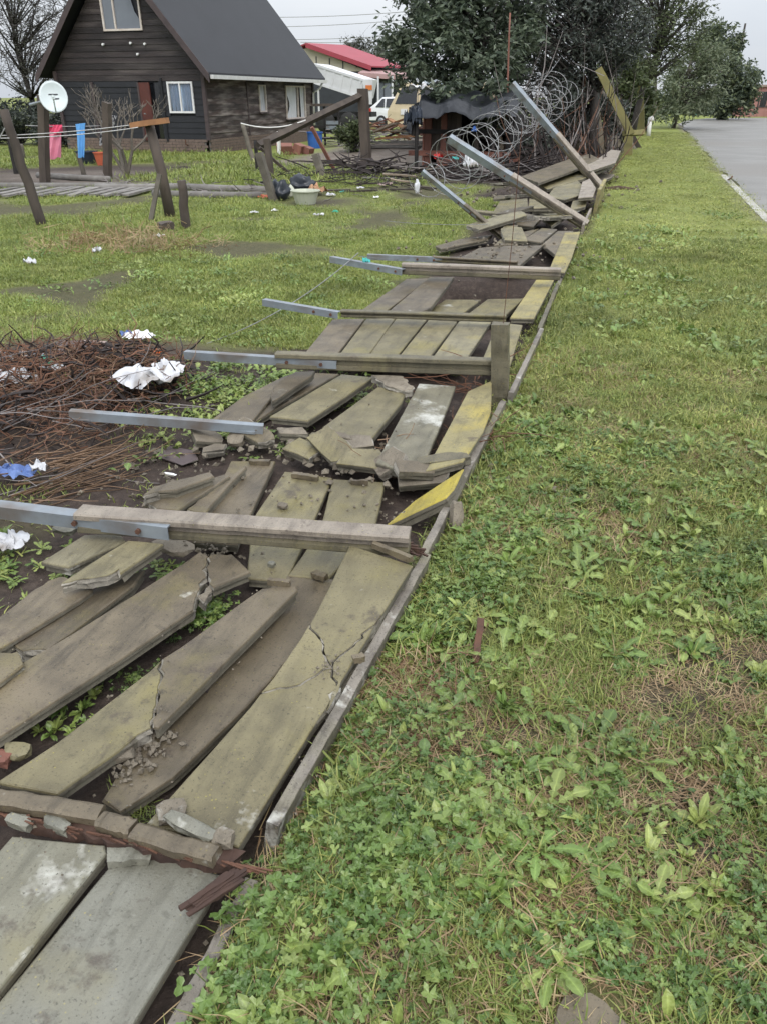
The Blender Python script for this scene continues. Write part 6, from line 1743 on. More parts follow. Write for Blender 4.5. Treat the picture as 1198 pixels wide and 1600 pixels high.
# power lines far behind
for k, (a, c) in enumerate([((430, 27), (700, 12)), ((430, 42), (700, 24)), ((440, 62), (700, 48)), ((470, 66), (700, 58))]):
    tag(MB().tube(sag(PY(*a, 90), PY(*c, 90), 0.2), 0.035, 4).build('power_line', MAT['wire']), ['topmost power line above the red roof', 'second power line from the top above the red roof', 'third power line from the top above the red roof', 'lowest power line just above the red roof'][k], 'power line', 'power lines')

# ------------------------------------------------------------------ rubbish
def sack(name, label, cat, c, sx, sy, sz, mat, seed, group='litter in the garden'):
    """a filled bag: a lump with creases, knotted top"""
    bm = bmesh.new(); bmesh.ops.create_icosphere(bm, subdivisions=3, radius=1.0)
    vv = []
    for v in bm.verts:
        p = v.co
        k_ = 1 + 0.55 * mnoise.noise(p * 1.3 + Vector((seed, 0, 0))) + 0.22 * abs(mnoise.noise(p * 3.2 + Vector((0, seed, 0)))) - 0.12 * abs(mnoise.noise(p * 8 + Vector((0, seed, 0))))
        vv.append(Vector(c) + Vector((p.x * sx / 2 * k_, p.y * sy / 2 * k_, max(0.0, (p.z * 0.5 + 0.42) * sz * k_))))
    o = MB().add(vv, [tuple(q.index for q in f.verts) for f in bm.faces]).build(name, MAT[mat], smooth=True); bm.free()
    return tag(o, label, cat, group)
LT = 'litter in the garden'
p6 = lambda x, y: zz('q6', x, y)
def onheap(px_, py_, z_): return P(px_, py_, z_)
litter('plastic_bag', 'large torn white plastic bag on the edge of the brush heap', 'bag', onheap(*p6(860, 360), 0.20), 0.34, 0.26, 0.14, 'bag_white', 1.3)
litter('plastic_bag', 'strip of white plastic trailing beside the large torn bag', 'bag', onheap(*p6(1000, 300), 0.2), 0.18, 0.12, 0.10, 'bag_white', 2.1)
litter('plastic_bag', 'flattened blue plastic bag at the picture edge', 'bag', onheap(*p6(90, 900), 0.06), 0.2, 0.12, 0.07, 'bag_blue', 3.4)
litter('plastic_bag', 'crumpled white plastic on the brush heap by the green bottle', 'bag', onheap(*p6(90, 360), 0.15), 0.3, 0.14, 0.12, 'bag_white', 4.7)
litter('plastic_bag', 'small white plastic wad right of the blue bag', 'bag', onheap(*p6(230, 880), 0.1), 0.07, 0.06, 0.07, 'bag_white', 5.2)
litter('paper_scrap', 'white scrap under the green bottle', 'scrap', onheap(*p6(310, 290), 0.18), 0.16, 0.1, 0.06, 'bag_white', 6.2)
litter('paper_scrap', 'pale tissue scrap right of the green bottle', 'scrap', onheap(*p6(420, 268), 0.14), 0.14, 0.08, 0.06, 'card_brown', 7.2)
litter('juice_carton', 'flat white and blue packaging behind the brush heap', 'packaging', onheap(*p6(820, 100), 0.06), 0.2, 0.16, 0.06, 'paper_white', 8.2)
litter('blue_wrapper', 'small blue wrapper beside the white packaging', 'wrapper', onheap(*p6(748, 92), 0.06), 0.1, 0.1, 0.06, 'bag_blue', 9.2)
litter('orange_peel', 'orange scrap above the large torn bag', 'scrap', onheap(*p6(928, 200), 0.06), 0.05, 0.05, 0.05, 'peel_orange', 10.2)
litter('plastic_bag', 'white and pink wrapper at the picture edge by the angle', 'wrapper', P(15, 850, 0.03), 0.16, 0.1, 0.06, 'bag_white', 11.2)
bt = empty('green_bottle', onheap(*p6(290, 262), 0.16), 'green plastic bottle on the brush heap', 'bottle')
pb_ = onheap(*p6(290, 262), 0.19); axb = Vector((0.8, -0.45, -0.15)).normalized()
MB().lathe(pb_ - axb * 0.09, [(0.028, 0), (0.034, 0.02), (0.034, 0.12), (0.014, 0.17), (0.013, 0.19)], 12, axb).build('bottle_body', MAT['bottle_green'], bt, smooth=True)
for k, (x, y, sx_, sy_, rz, m_, lb) in enumerate([(490, 190, 0.36, 0.24, 15, 'card_purple', 'dark flat board at the back of the brush heap'), (540, 152, 0.2, 0.1, 10, 'card_brown', 'pale torn card above the dark flat board'), (130, 235, 0.38, 0.16, 5, 'galvanised', 'grey plastic sheet at the back of the brush heap'),
                                               (1060, 810, 0.17, 0.12, -10, 'card_purple', 'dark purple tile piece on the soil before the splinter stack'), (895, 775, 0.11, 0.035, 12, 'concrete_mossy', 'mossy bar on the soil under the loose angle'), (770, 860, 0.08, 0.03, -15, 'concrete_brown', 'grey chip on the soil in front of the stems'),
                                               (940, 730, 0.07, 0.03, 10, 'concrete_broken', 'pale flat chip on the soil under the loose angle'), (995, 912, 0.065, 0.012, 5, 'paper_white', 'thin white strip on the soil by the splinter stack')]):
    px_, py_ = p6(x, y)
    chunk(P(px_, py_, 0.05 if k < 3 else 0.015), (sx_ * 1.2, sy_ * 1.2), 0.012, R(rz), (R(4), R(3)), 500 + k, m_, lb, LT, 'flat_scrap', 5)
g4 = lambda x, y: zz('q4', x, y)
sack('refuse_bag', 'black refuse bag beside the grey leaning post', 'bag', P(*g4(310, 850), 0.02), 0.34, 0.3, 0.32, 'bag_black', 12.2)
sack('refuse_bag', 'second black bag behind the cream basin', 'bag', P(*g4(455, 790), 0.02), 0.45, 0.3, 0.3, 'bag_black', 13.2)
litter('food_waste', 'heap of brown scraps on top of the cream basin', 'scraps', P(*g4(560, 800), 0.06), 0.32, 0.26, 0.22, 'food_scrap', 14.2)
vessel('cream_basin', 'cream plastic basin among the rubbish bags', *g4(480, 880), 0.22, 0.17, 0.24, 'cream_plastic', 'basin')
sack('plastic_bag', 'pale plastic bag between the black bag and the basin', 'bag', P(*g4(375, 835), 0.02), 0.14, 0.12, 0.2, 'cream_plastic', 15.2)
litter('red_wrapper', 'reddish wrapper left of the black refuse bag', 'wrapper', P(*g4(190, 840), 0.02), 0.22, 0.2, 0.08, 'terracotta', 16.2)
for k, (x, y, s_, m_, lb) in enumerate([(650, 825, 0.16, 'bag_white', 'white plastic scraps right of the cream basin'), (732, 802, 0.1, 'teal', 'small blue lump right of the cream basin'), (685, 940, 0.09, 'bottle_green', 'pale green ball in the grass below the basin'), (570, 965, 0.14, 'bag_white', 'white and teal wrapper in the grass below the basin'),
                                      (125, 945, 0.12, 'bag_white', 'white scrap in the grass below the leaning post'), (860, 775, 0.16, 'bag_white', 'white scrap beneath the burnt heap'), (965, 840, 0.1, 'paper_white', 'tiny white scrap below the burnt heap'), (265, 932, 0.11, 'paper_white', 'pale scrap below the black refuse bag'), (1030, 755, 0.25, 'card_brown', 'pale card below the shack corner pole')]):
    litter('plastic_scrap', lb, 'scrap', P(*g4(x, y), 0.02), s_, s_ * 0.8, s_ * 0.5, m_, 20.5 + k)
for k, (px_, py_, s_, h_, m_, lb) in enumerate([(49, 412, 0.12, 0.09, 'bag_white', 'white plastic ball on the lawn near the picture edge'), (153, 394, 0.1, 0.09, 'bag_white', 'white plastic lump in front of the dry grass clump'), (249, 370, 0.14, 0.05, 'paper_white', 'flat white scrap below the short stump'), (651, 303, 0.09, 0.24, 'bag_white', 'white plastic bottle standing in the grass by the slim leaning post'),
                                               (735, 262, 0.25, 0.35, 'bag_white', 'torn white plastic hanging in the razor wire'), (683, 268, 0.22, 0.22, 'red_plastic', 'red plastic caught in the branches by the shack'), (710, 270, 0.16, 0.16, 'teal', 'teal plastic caught in the branches by the shack'), (740, 207, 0.07, 0.12, 'blue_plastic', 'blue strip hanging in the razor wire'),
                                               (880, 494, 0.085, 0.05, 'paper_white', 'small white wrapper on the verge beside the fifth bay'), (1008, 1122, 0.035, 0.03, 'paper_white', 'tiny silver wrapper in the verge weeds'), (1088, 180, 0.6, 0.3, 'teal', 'pale blue bag on the far verge')]):
    if 255 < py_ < 275 or py_ == 207:
        p = PY(px_, py_, 14.0 if px_ == 735 or py_ == 207 else 20.6)
        if py_ != 207 and px_ != 735: p.z = 0.25
    else: p = P(px_, py_, 0.03)
    (sack if k == 3 else litter)('plastic_scrap', lb, 'scrap', p, s_, s_ * 0.8, h_, m_, 40.5 + k)
# burnt heap by the frame
sticks('burnt_heap', 140, 'stick_dark', lambda r_: (P(575, 275).x + r_.gauss(0, 0.6), P(575, 275).y + r_.gauss(0, 0.4)), 0.8, 0.025, 71, 0.35, 0.15, 4, label='low heap of charred sticks below the thick gate post')
for k, (a, c) in enumerate([((598, 272), (650, 276)), ((610, 280), (640, 284))]):
    tag(MB().beam(P(*a, 0.2), P(*c, 0.15), 0.12, 0.03, segs=3, jit=0.01, seed=k).build('pale_board', MAT['pale_timber']), ['pale board on the charred heap by the shack pole', 'shorter pale board low on the charred heap'][k], 'board')
tag(MB().beam(P(250, 355, 0.05), P(272, 352, 0.06), 0.2, 0.1, segs=3, jit=0.012).build('timber_block', MAT['old_timber']), 'dark timber block lying at the foot of the line post', 'block')
# trampled band of broken planks and sticks between the frame and the shack
DB = 'broken planks strewn between the timber frame and the shack'
rr = random.Random(313)
for k in range(18):
    p = P(rr.uniform(430, 660), rr.uniform(266, 300), 0.05)
    a = rr.uniform(-0.7, 0.7); d = Vector((math.cos(a), math.sin(a), rr.uniform(-0.04, 0.1))) * rr.uniform(0.3, 0.8)
    tag(MB().beam(p - d, p + d, rr.uniform(0.06, 0.14), 0.03, segs=3, jit=0.006, seed=k).build('broken_plank', MAT[rr.choice(['grey_timber', 'charred', 'old_timber', 'pale_timber', 'log_grey'])]), 'broken plank strewn on the ground between the timber frame and the shack', 'plank', DB)
sticks('yard_debris', 150, 'stick_dark', lambda r_: (P(545, 284).x + r_.gauss(0, 1.3), P(545, 284).y + r_.gauss(0, 0.8)), 0.5, 0.012, 72, 0.12, 0.2, 4, label='dark sticks and scraps strewn between the frame and the shack')
sticks('yard_debris', 90, 'stick_grey', lambda r_: (P(330, 302).x + r_.gauss(0, 1.3), P(330, 302).y + r_.gauss(0, 0.4)), 0.5, 0.012, 73, 0.1, 0.2, 4, label='grey sticks strewn along the poles behind the line post')
# verge things: rusty strip, concrete corner at the bottom, rusty bar far
rb_ = P(741, 1035, 0.06); rt_ = P(750, 968, 0.09)
tag(MB().beam(rb_, rt_, 0.022, 0.006, segs=7, jit=0.003, seed=3).build('rusty_strip', MAT['rust']), 'rusty metal strip lying in the verge weeds', 'metal strip')
p = P(925, 1590, 0.05)
tag(plate([P(868, 1566, 0.085), P(925, 1556, 0.085), P(985, 1590, 0.085), P(1010, 1660, 0.085), P(850, 1680, 0.085)], 0.07, (0, 1, 2)).build('concrete_block', MAT['concrete_brown']), 'dark concrete corner showing through the weeds at the bottom edge', 'concrete')
tag(MB().tube([P(945, 297, 0.05), P(965, 294, 0.08), P(990, 298, 0.05)], 0.05, 6).build('fallen_branch', MAT['rotten_wood'], smooth=True), 'short rotten branch on the grass by the steep post', 'branch')
tag(MB().tube([P(1134, 283, 0.02), P(1142, 278, 0.12), P(1143, 276, 0.2)], 0.02, 5).build('fallen_branch', MAT['stick_tan']), 'small dry twig beside the kerb', 'branch')

# ------------------------------------------------------------------ weeds and grass
PROTO = bpy.data.collections.new('plant_library')
def proto(name, mb, mat):
    me = bpy.data.meshes.new(name)
    me.from_pydata([tuple(v) for v in mb.v], [], mb.f)
    me.materials.append(MAT[mat])
    a = me.attributes.new('rib', 'FLOAT', 'POINT'); a.data.foreach_set('value', np.array((mb.rib + [0.5] * len(mb.v))[:len(mb.v)], np.float32))
    o = bpy.data.objects.new(name, me)
    return o
def leaf_strip(mb, base, az, L, W, pitch, bend, prof, twist=0.0, fold=0.15):
    """a leaf: midrib arc with a lobed outline from prof [(t, half width)]"""
    d = Vector((math.cos(az), math.sin(az), 0)); s_ = Vector((-math.sin(az), math.cos(az), 0))
    p = Vector(base); vs2 = []; a = pitch; t0_ = 0
    for (t_, w) in prof:
        p = p + (d * math.cos(a) + Vector((0, 0, 1)) * math.sin(a)) * L * (t_ - t0_)
        a -= bend * (t_ - t0_); t0_ = t_
        up = Vector((0, 0, 1)) * math.cos(a) - d * math.sin(a)
        sw = (s_ * math.cos(twist) + up * math.sin(twist)) * w * W
        q = p if p.z > 0.003 else Vector((p.x, p.y, 0.003))
        wob = math.sin(t_ * 17 + az * 5) * 0.12 * W
        vs2 += [q - sw + up * (fold * w * W + wob), q, q + sw + up * (fold * w * W - wob)]
        mb.rib = getattr(mb, 'rib', []) + [0.0, 1.0, 0.0]
    fs2 = []
    for i in range(len(prof) - 1):
        k = i * 3
        fs2 += [(k, k + 1, k + 4, k + 3), (k + 1, k + 2, k + 5, k + 4)]
    mb.add(vs2, fs2)
def palmate(mb, base, az, L, rad, pitch, rr):
    """a stalked round leaf with scalloped lobes, cupped"""
    d = Vector((math.cos(az), math.sin(az), 0)); b_ = Vector(base)
    c = b_ + d * L * math.cos(pitch) + Vector((0, 0, L * math.sin(pitch)))
    nrm = (Vector((0, 0, 1)) + d * rr.uniform(-0.2, 0.7) + Vector((rr.gauss(0, .25), rr.gauss(0, .25), 0))).normalized()
    e1 = (d - nrm * d.dot(nrm)).normalized(); e2 = nrm.cross(e1)
    n = 15; lob = rr.choice([3, 5, 5])
    vs2 = [c - nrm * rad * 0.12]
    for i in range(n):
        a = math.pi * (2 * i / n - 1) * 0.93
        r_ = rad * (0.78 + 0.24 * math.cos(lob * a)) * (1 + 0.06 * math.sin(i * 7.3))
        vs2.append(c + (e1 * math.cos(a) + e2 * math.sin(a)) * r_ + nrm * rad * (0.10 + 0.10 * math.sin(i * 2.1)))
    mb.add(vs2, [(0, i, i + 1) for i in range(1, n)])
    mb.rib = getattr(mb, 'rib', []) + [1.0] + [0.0] * n
    s_ = Vector((-d.y, d.x, 0)) * 0.0009
    mb.add([b_ - s_, b_ + s_, c + s_, c - s_], [(0, 1, 2, 3)])
    mb.rib += [0.6] * 4
LOBED = [(0, .07), (.14, .10), (.22, .50), (.26, .20), (.36, .78), (.41, .32), (.52, 1.0), (.58, .45), (.72, 1.0), (.86, .80), (.95, .40), (1, .03)]
LANCE = [(0, .12), (.25, .45), (.55, 1.0), (.8, .75), (1, .03)]
ROUND = [(0, .03), (.45, .06), (.5, .62), (.62, .95), (.78, 1.0), (.92, .62), (1, .15)]
BLADE = [(0, 1.0), (.5, .8), (1, .05)]
lib = {}
for k in range(4):
    rr = random.Random(800 + k); mb = MB(); n = rr.randint(7, 10)
    for i in range(n):
        leaf_strip(mb, (0, 0, 0.004), 2 * math.pi * i / n + rr.uniform(-.35, .35), rr.uniform(0.05, 0.12), rr.uniform(0.011, 0.019), rr.uniform(0.25, 0.9), rr.uniform(0.6, 1.5), LOBED, rr.uniform(-.4, .4))
    lib.setdefault('rosette', []).append(proto('rosette_plant', mb, 'leaf_weed'))
for k in range(4):
    rr = random.Random(810 + k); mb = MB(); n = rr.randint(9, 13)
    for i in range(n):
        leaf_strip(mb, (0, 0, 0.01), 2 * math.pi * i / n + rr.uniform(-.3, .3), rr.uniform(0.06, 0.12), rr.uniform(0.010, 0.017), rr.uniform(0.3, 0.7), rr.uniform(0.5, 1.0), LOBED, rr.uniform(-.4, .4))
    lib.setdefault('bigrosette', []).append(proto('large_rosette_plant', mb, 'leaf_bright'))
for k in range(3):
    rr = random.Random(820 + k); mb = MB(); n = rr.randint(8, 12)
    for i in range(n):
        leaf_strip(mb, (0, 0, 0.004), rr.uniform(0, 6.28), rr.uniform(0.05, 0.10), rr.uniform(0.009, 0.016), rr.uniform(0.5, 1.3), rr.uniform(0.5, 1.6), LANCE, rr.uniform(-.5, .5))
    lib.setdefault('lance', []).append(proto('lance_leaf_plant', mb, 'leaf_weed'))
for k in range(4):
    rr = random.Random(840 + k); mb = MB(); n = rr.randint(10, 16)
    for i in range(n):
        bs = (rr.gauss(0, .02), rr.gauss(0, .02), 0.004)
        palmate(mb, bs, rr.uniform(0, 6.28), rr.uniform(0.03, 0.075), rr.uniform(0.010, 0.022), rr.uniform(0.3, 1.2), rr)
    lib.setdefault('round', []).append(proto('round_leaf_plant', mb, 'leaf_clover'))
for k in range(4):
    rr = random.Random(860 + k); mb = MB()
    for i in range(26):
        bs = (rr.gauss(0, .03), rr.gauss(0, .03), 0)
        leaf_strip(mb, bs, rr.uniform(0, 6.28), rr.uniform(0.03, 0.085), rr.uniform(0.0013, 0.0027), rr.uniform(0.3, 1.3), rr.uniform(0.2, 1.6), BLADE, 0, 0)
    lib.setdefault('tuft', []).append(proto('grass_tuft', mb, 'grass_blade'))
for k in range(4):
    rr = random.Random(880 + k); mb = MB()
    for i in range(24):
        bs = (rr.gauss(0, .045), rr.gauss(0, .045), 0.002)
        leaf_strip(mb, bs, rr.uniform(0, 6.28), rr.uniform(0.03, 0.09), rr.uniform(0.0009, 0.0018), rr.uniform(0.02, 0.6), rr.uniform(0.0, 0.9), BLADE, 0, 0)
    lib.setdefault('dry', []).append(proto('dry_tuft', mb, 'grass_dry'))
for k in range(4):
    rr = random.Random(900 + k); mb = MB()
    for i in range(46):
        bs = (rr.gauss(0, .10), rr.gauss(0, .10), 0)
        leaf_strip(mb, bs, rr.uniform(0, 6.28), rr.uniform(0.03, 0.07), rr.uniform(0.0026, 0.005), rr.uniform(0.3, 1.4), rr.uniform(0.2, 1.6), BLADE, 0, 0)
    lib.setdefault('lawn', []).append(proto('lawn_tuft', mb, 'grass_lawn'))
for k in range(4):
    rr = random.Random(910 + k); mb = MB()
    for i in range(46):
        bs = (rr.gauss(0, .11), rr.gauss(0, .11), 0)
        leaf_strip(mb, bs, rr.uniform(0, 6.28), rr.uniform(0.025, 0.055), rr.uniform(0.0026, 0.005), rr.uniform(0.1, 0.9), rr.uniform(0.2, 1.2), BLADE, 0, 0)
    lib.setdefault('vergelawn', []).append(proto('verge_lawn_tuft', mb, 'grass_verge'))
for k in range(3):
    rr = random.Random(920 + k); mb = MB()
    for i in range(30):
        bs = (rr.gauss(0, .14), rr.gauss(0, .14), 0)
        leaf_strip(mb, bs, rr.uniform(0, 6.28), rr.uniform(0.05, 0.13), rr.uniform(0.012, 0.028), rr.uniform(0.4, 1.4), rr.uniform(0.4, 1.8), LANCE if i % 2 else ROUND, rr.uniform(-.4, .4))
    lib.setdefault('weedpatch', []).append(proto('weed_patch', mb, 'leaf_weed'))
def scatter(name, label, kind_, xy, scl, tilt=0.12, zoff=0.0, seed=0):
    r = np.random.default_rng(seed)
    n = len(xy)
    if n == 0: return
    col = bpy.data.collections.new(name + '_library')
    for o in lib[kind_]: col.objects.link(o)
    z_ = height(xy[:, 0], xy[:, 1]) + zoff - 0.004
    me = bpy.data.meshes.new(name)
    me.vertices.add(n)
    me.vertices.foreach_set('co', np.column_stack([xy, z_]).astype(np.float32).ravel())
    rot = np.column_stack([r.normal(0, tilt, n), r.normal(0, tilt, n), r.uniform(0, 6.283, n)]).astype(np.float32)
    a = me.attributes.new('rot', 'FLOAT_VECTOR', 'POINT'); a.data.foreach_set('vector', rot.ravel())
    a = me.attributes.new('scl', 'FLOAT', 'POINT'); a.data.foreach_set('value', np.asarray(scl, np.float32))
    a = me.attributes.new('pick', 'INT', 'POINT'); a.data.foreach_set('value', r.integers(0, len(lib[kind_]), n).astype(np.int32))
    o = bpy.data.objects.new(name, me); COL.objects.link(o)
    me.materials.append(lib[kind_][0].data.materials[0])
    ng = bpy.data.node_groups.new(name, 'GeometryNodeTree')
    ng.interface.new_socket('Geometry', in_out='INPUT', socket_type='NodeSocketGeometry')
    ng.interface.new_socket('Geometry', in_out='OUTPUT', socket_type='NodeSocketGeometry')
    N, L = ng.nodes, ng.links
    gi, go = N.new('NodeGroupInput'), N.new('NodeGroupOutput')
    ip = N.new('GeometryNodeInstanceOnPoints')
    ci = N.new('GeometryNodeCollectionInfo'); ci.inputs['Collection'].default_value = col
    ci.inputs['Separate Children'].default_value = True; ci.inputs['Reset Children'].default_value = True
    def na(nm, ty):
        x = N.new('GeometryNodeInputNamedAttribute'); x.data_type = ty; x.inputs['Name'].default_value = nm
        return x.outputs['Attribute']
    e2r = N.new('FunctionNodeEulerToRotation')
    L.new(gi.outputs[0], ip.inputs['Points']); L.new(ci.outputs[0], ip.inputs['Instance'])
    ip.inputs['Pick Instance'].default_value = True
    L.new(na('pick', 'INT'), ip.inputs['Instance Index'])
    L.new(na('rot', 'FLOAT_VECTOR'), e2r.inputs[0]); L.new(e2r.outputs[0], ip.inputs['Rotation'])
    L.new(na('scl', 'FLOAT'), ip.inputs['Scale'])
    L.new(ip.outputs[0], go.inputs[0])
    md = o.modifiers.new('scatter', 'NODES'); md.node_group = ng
    return tag(o, label, kind='stuff')
def rnd_xy(x0, x1, y0, y1, dens, seed):
    r = np.random.default_rng(seed)
    n = int((x1 - x0) * (y1 - y0) * dens)
    return np.column_stack([r.uniform(x0, x1, n), r.uniform(y0, y1, n)]), r
def in_view(xy, m=0.35):
    """keep what lies within the lens' reach with room to step aside"""
    f = xy[:, 1] * math.cos(YAW) - xy[:, 0] * math.sin(YAW)
    s_ = xy[:, 0] * math.cos(YAW) + xy[:, 1] * math.sin(YAW)
    dep = f * math.cos(PITCH) + CAM_H * math.sin(PITCH)
    return (dep > 0.2) & (np.abs(s_) < dep * 0.5 + m + 0.04 * dep) & (xy[:, 1] > 0.35)
def edge_x(y): return -0.60 + 0.0 * y
# verge, close
def verge(kind_, name, label, x1, y0, y1, dens, smin, smax, seed, patch=None, lo=0.45, hi=0.6, inv=False, base=0.15):
    xy, r = rnd_xy(-0.60, x1, y0, y1, dens, seed)
    keep = in_view(xy)
    if patch:
        pn = sstep(lo, hi, fbm(xy[:, 0] * patch, xy[:, 1] * patch, seed + 5, 3))
        if inv: pn = 1 - pn
        keep &= r.random(len(xy)) < base + (1 - base) * pn
    keep &= ~((xy[:, 0] > 1.85))
    for c_, r_ in ((P(925, 1600), 0.085), (P(746, 1000), 0.06), (P(1008, 1122), 0.03)): keep &= np.hypot(xy[:, 0] - c_.x, xy[:, 1] - c_.y) > r_
    if kind_ != 'dry' and y0 < 4: keep &= r.random(len(xy)) > 0.9 * soil_mask(xy[:, 0], xy[:, 1])
    xy = xy[keep]
    return scatter(name, label, kind_, xy, r.uniform(smin, smax, len(xy)), seed=seed)
verge('rosette', 'verge_rosettes', 'low lobed-leaf weeds covering the near verge', 1.6, 0.4, 4.2, 85, 0.45, 1.15, 1, 1.6, 0.40, 0.62)
verge('rosette', 'verge_rosettes', 'lobed-leaf weeds along the middle of the verge', 1.85, 4.2, 8, 40, 0.35, 0.8, 2, 1.2, 0.42, 0.6, base=0.1)
verge('lance', 'verge_lance_weeds', 'narrow-leaved weeds in the near verge', 1.6, 0.4, 4.5, 170, 0.4, 0.95, 3, 2.2, 0.38, 0.6)
verge('round', 'verge_clover', 'round-leaved clover mats in the near verge', 1.6, 0.4, 4.0, 380, 0.35, 0.9, 4, 1.5, 0.42, 0.60, base=0.10)
verge('tuft', 'verge_grass', 'short green grass of the near verge', 1.85, 0.4, 5.0, 1000, 0.5, 1.1, 5, 1.4, 0.3, 0.6, base=0.45)
verge('tuft', 'verge_grass', 'short green grass along the middle verge', 1.85, 5.0, 11.0, 380, 0.7, 1.3, 6, 1.0, 0.3, 0.6, base=0.5)
verge('dry', 'verge_dry_grass', 'dead straw between the weeds of the near verge', 1.85, 0.4, 5.5, 620, 0.5, 1.2, 7, 1.3, 0.44, 0.56, base=0.18)
verge('vergelawn', 'verge_lawn', 'yellow-green mown grass of the verge further off', 1.9, 3.2, 9.0, 360, 0.5, 0.85, 8, 0.8, 0.3, 0.6, base=0.7)
verge('vergelawn', 'verge_lawn', 'yellow-green mown grass of the far verge', 1.9, 9.0, 45.0, 70, 0.8, 1.3, 9, 0.5, 0.3, 0.6, base=0.7)
verge('weedpatch', 'verge_weed_patches', 'leafy weed patches along the verge beside the posts', 1.6, 5.0, 14.0, 9, 0.5, 1.0, 10, 0.8, 0.45, 0.6, base=0.1)
xy, r = rnd_xy(-0.5, 1.5, 0.5, 3.6, 6, 61)
xy = xy[in_view(xy)]
scatter('large_rosettes', 'large pale lobed rosettes standing out of the verge', 'bigrosette', xy, r.uniform(0.6, 1.05, len(xy)), seed=61)
xy, r = rnd_xy(-0.58, 0.0, 0.6, 2.4, 40, 62)
scatter('edge_weeds', 'mixed narrow-leaved weeds among the clover by the edge boards', 'lance', xy, r.uniform(0.5, 0.9, len(xy)), seed=62)
# tall weeds crowding the edge boards
xy, r = rnd_xy(-0.58, -0.30, 0.45, 2.6, 300, 21)
scatter('edge_weeds', 'round-leaved weeds crowding the edge boards', 'round', xy, r.uniform(0.55, 1.05, len(xy)), seed=21, zoff=0.0)
xy, r = rnd_xy(-0.60, -0.15, 0.6, 1.35, 150, 22)
scatter('edge_weeds', 'lush broad weeds at the lower end of the edge boards', 'round', xy, r.uniform(0.7, 1.25, len(xy)), seed=22)
xy, r = rnd_xy(-0.60, -0.45, 1.2, 8.5, 130, 24)
scatter('edge_grass', 'grass growing over the edge boards', 'tuft', xy, r.uniform(1.0, 1.9, len(xy)), seed=24)
xy, r = rnd_xy(-0.58, -0.40, 2.2, 6.5, 60, 23)
scatter('edge_weeds', 'leafy weeds beside the middle edge boards', 'rosette', xy, r.uniform(0.6, 1.1, len(xy)), seed=23)
# lawn of the garden
def garden(kind_, name, label, x0, x1, y0, y1, dens, smin, smax, seed, thr=0.45, zoff=0.0):
    xy, r = rnd_xy(x0, x1, y0, y1, dens, seed)
    s_ = np.maximum(soil_mask(xy[:, 0], xy[:, 1]), pale_mask(xy[:, 0], xy[:, 1]))
    keep = in_view(xy, 0.6) & (r.random(len(xy)) > s_ / thr * 0.9)
    keep &= ~((xy[:, 0] > -19) & (xy[:, 0] < -13.3) & (xy[:, 1] > 24.4))
    xy = xy[keep]
    return scatter(name, label, kind_, xy, r.uniform(smin, smax, len(xy)), seed=seed, zoff=zoff)
garden('lawn', 'garden_lawn', 'short green lawn of the near garden', -10, -2.0, 4.2, 10, 260, 0.5, 0.95, 31)
garden('lawn', 'garden_lawn', 'green lawn across the middle of the garden', -17, -1.0, 10, 17, 90, 0.8, 1.2, 32)
garden('lawn', 'garden_lawn', 'grass in front of the timber house', -24, -4, 17, 24.4, 30, 1.2, 2.4, 33, 0.6)
garden('weedpatch', 'garden_weeds', 'broad-leaved weeds beside the fallen bays', -3.6, -1.9, 3.8, 6.6, 24, 0.3, 0.6, 34, 0.6)
garden('weedpatch', 'garden_weeds', 'weeds scattered over the lawn', -10, -2.4, 6, 14, 6, 0.22, 0.55, 35, 0.6)
xy = np.column_stack([rng.uniform(-11, -7.0, 240), rng.uniform(15.8, 21, 240)])
scatter('tall_grass', 'tall bright grass in front of the house plinth', 'lawn', xy, rng.uniform(1.6, 2.8, 240), seed=36)
c = P(195, 385)
xy = np.column_stack([rng.normal(c.x, 0.55, 160), rng.normal(c.y, 0.35, 160)])
scatter('dry_clump', 'tall dry brown grass clump on the lawn', 'dry', xy, rng.uniform(1.5, 3.0, 160), 0.9, seed=37)
xy, r = rnd_xy(-7, -2.0, 0.3, 4.6, 140, 39)
xy = xy[r.random(len(xy)) > 0.95 * soil_mask(xy[:, 0], xy[:, 1])]
scatter('garden_lawn', 'thin grass on the near side of the brush heap', 'lawn', xy, r.uniform(0.6, 1.1, len(xy)), seed=39)
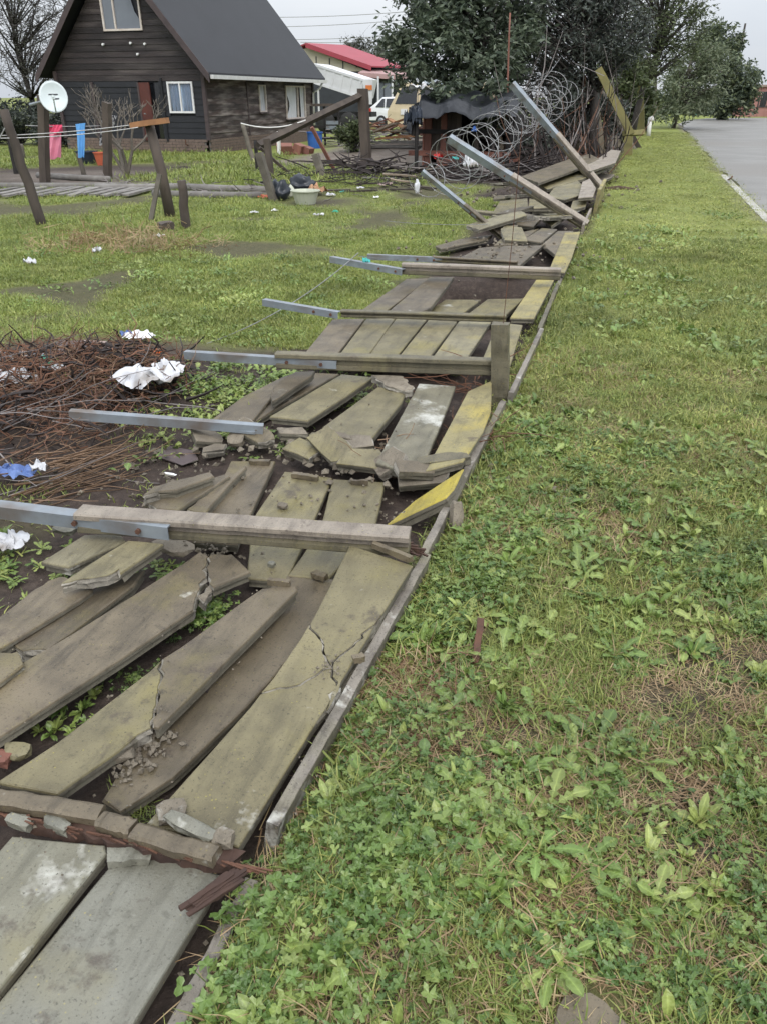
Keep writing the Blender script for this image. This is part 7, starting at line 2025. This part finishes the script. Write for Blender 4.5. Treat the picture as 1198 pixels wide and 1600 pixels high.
# weeds between the slabs
c = P(390, 615)
xy = np.column_stack([rng.normal(c.x, 0.28, 90), rng.normal(c.y, 0.35, 90)])
scatter('garden_weeds', 'green weeds between the brush heap and the third bay', 'weedpatch', xy, rng.uniform(0.35, 0.7, 90), seed=38)
def gapw(px_, py_, sx_, sy_, n, kind_, s0, s1, seed, label):
    c = P(px_, py_, 0.02); r = np.random.default_rng(seed)
    xy = np.column_stack([r.normal(c.x, sx_, n), r.normal(c.y, sy_, n)])
    scatter('gap_weeds', label, kind_, xy, r.uniform(s0, s1, n), seed=seed, zoff=0.02)
gapw(322, 950, 0.035, 0.05, 22, 'round', 0.5, 0.9, 41, 'small green weed clump beside the broken slab head')
gapw(210, 1050, 0.10, 0.10, 24, 'round', 0.3, 0.6, 42, 'seedlings in the gap between the long brown slabs')
gapw(100, 1110, 0.10, 0.06, 26, 'lance', 0.3, 0.6, 43, 'seedlings in the bare soil at the lower gap')
gapw(250, 880, 0.10, 0.06, 14, 'rosette', 0.3, 0.6, 44, 'weeds under the raised pale slab')
gapw(70, 870, 0.2, 0.08, 22, 'rosette', 0.3, 0.7, 45, 'weeds on the soil under the galvanised angle')
gapw(205, 1255, 0.05, 0.02, 10, 'tuft', 0.3, 0.6, 46, 'grass sprigs beside the broken post')
gapw(560, 620, 0.12, 0.10, 22, 'rosette', 0.35, 0.7, 47, 'weeds in the third bay gaps')
gapw(370, 690, 0.2, 0.15, 26, 'rosette', 0.3, 0.7, 48, 'weeds at the edge of the rubble')
gapw(470, 600, 0.3, 0.1, 24, 'tuft', 0.5, 1.0, 49, 'grass under the third post')
gapw(720, 560, 0.1, 0.1, 14, 'tuft', 0.4, 0.9, 50, 'grass sprigs by the third post end')
gapw(620, 1130, 0.06, 0.10, 40, 'dry', 0.6, 1.1, 51, 'dead straw beside the edge board')
gapw(850, 370, 0.5, 0.3, 20, 'tuft', 0.6, 1.1, 52, 'grass sprigs in the sixth bay')
gapw(330, 440, 0.9, 0.6, 40, 'weedpatch', 0.4, 0.7, 53, 'leafy patch on the lawn')
gapw(10, 870, 0.2, 0.12, 14, 'lance', 0.4, 0.8, 54, 'sprigs at the picture edge by the galvanised angle')
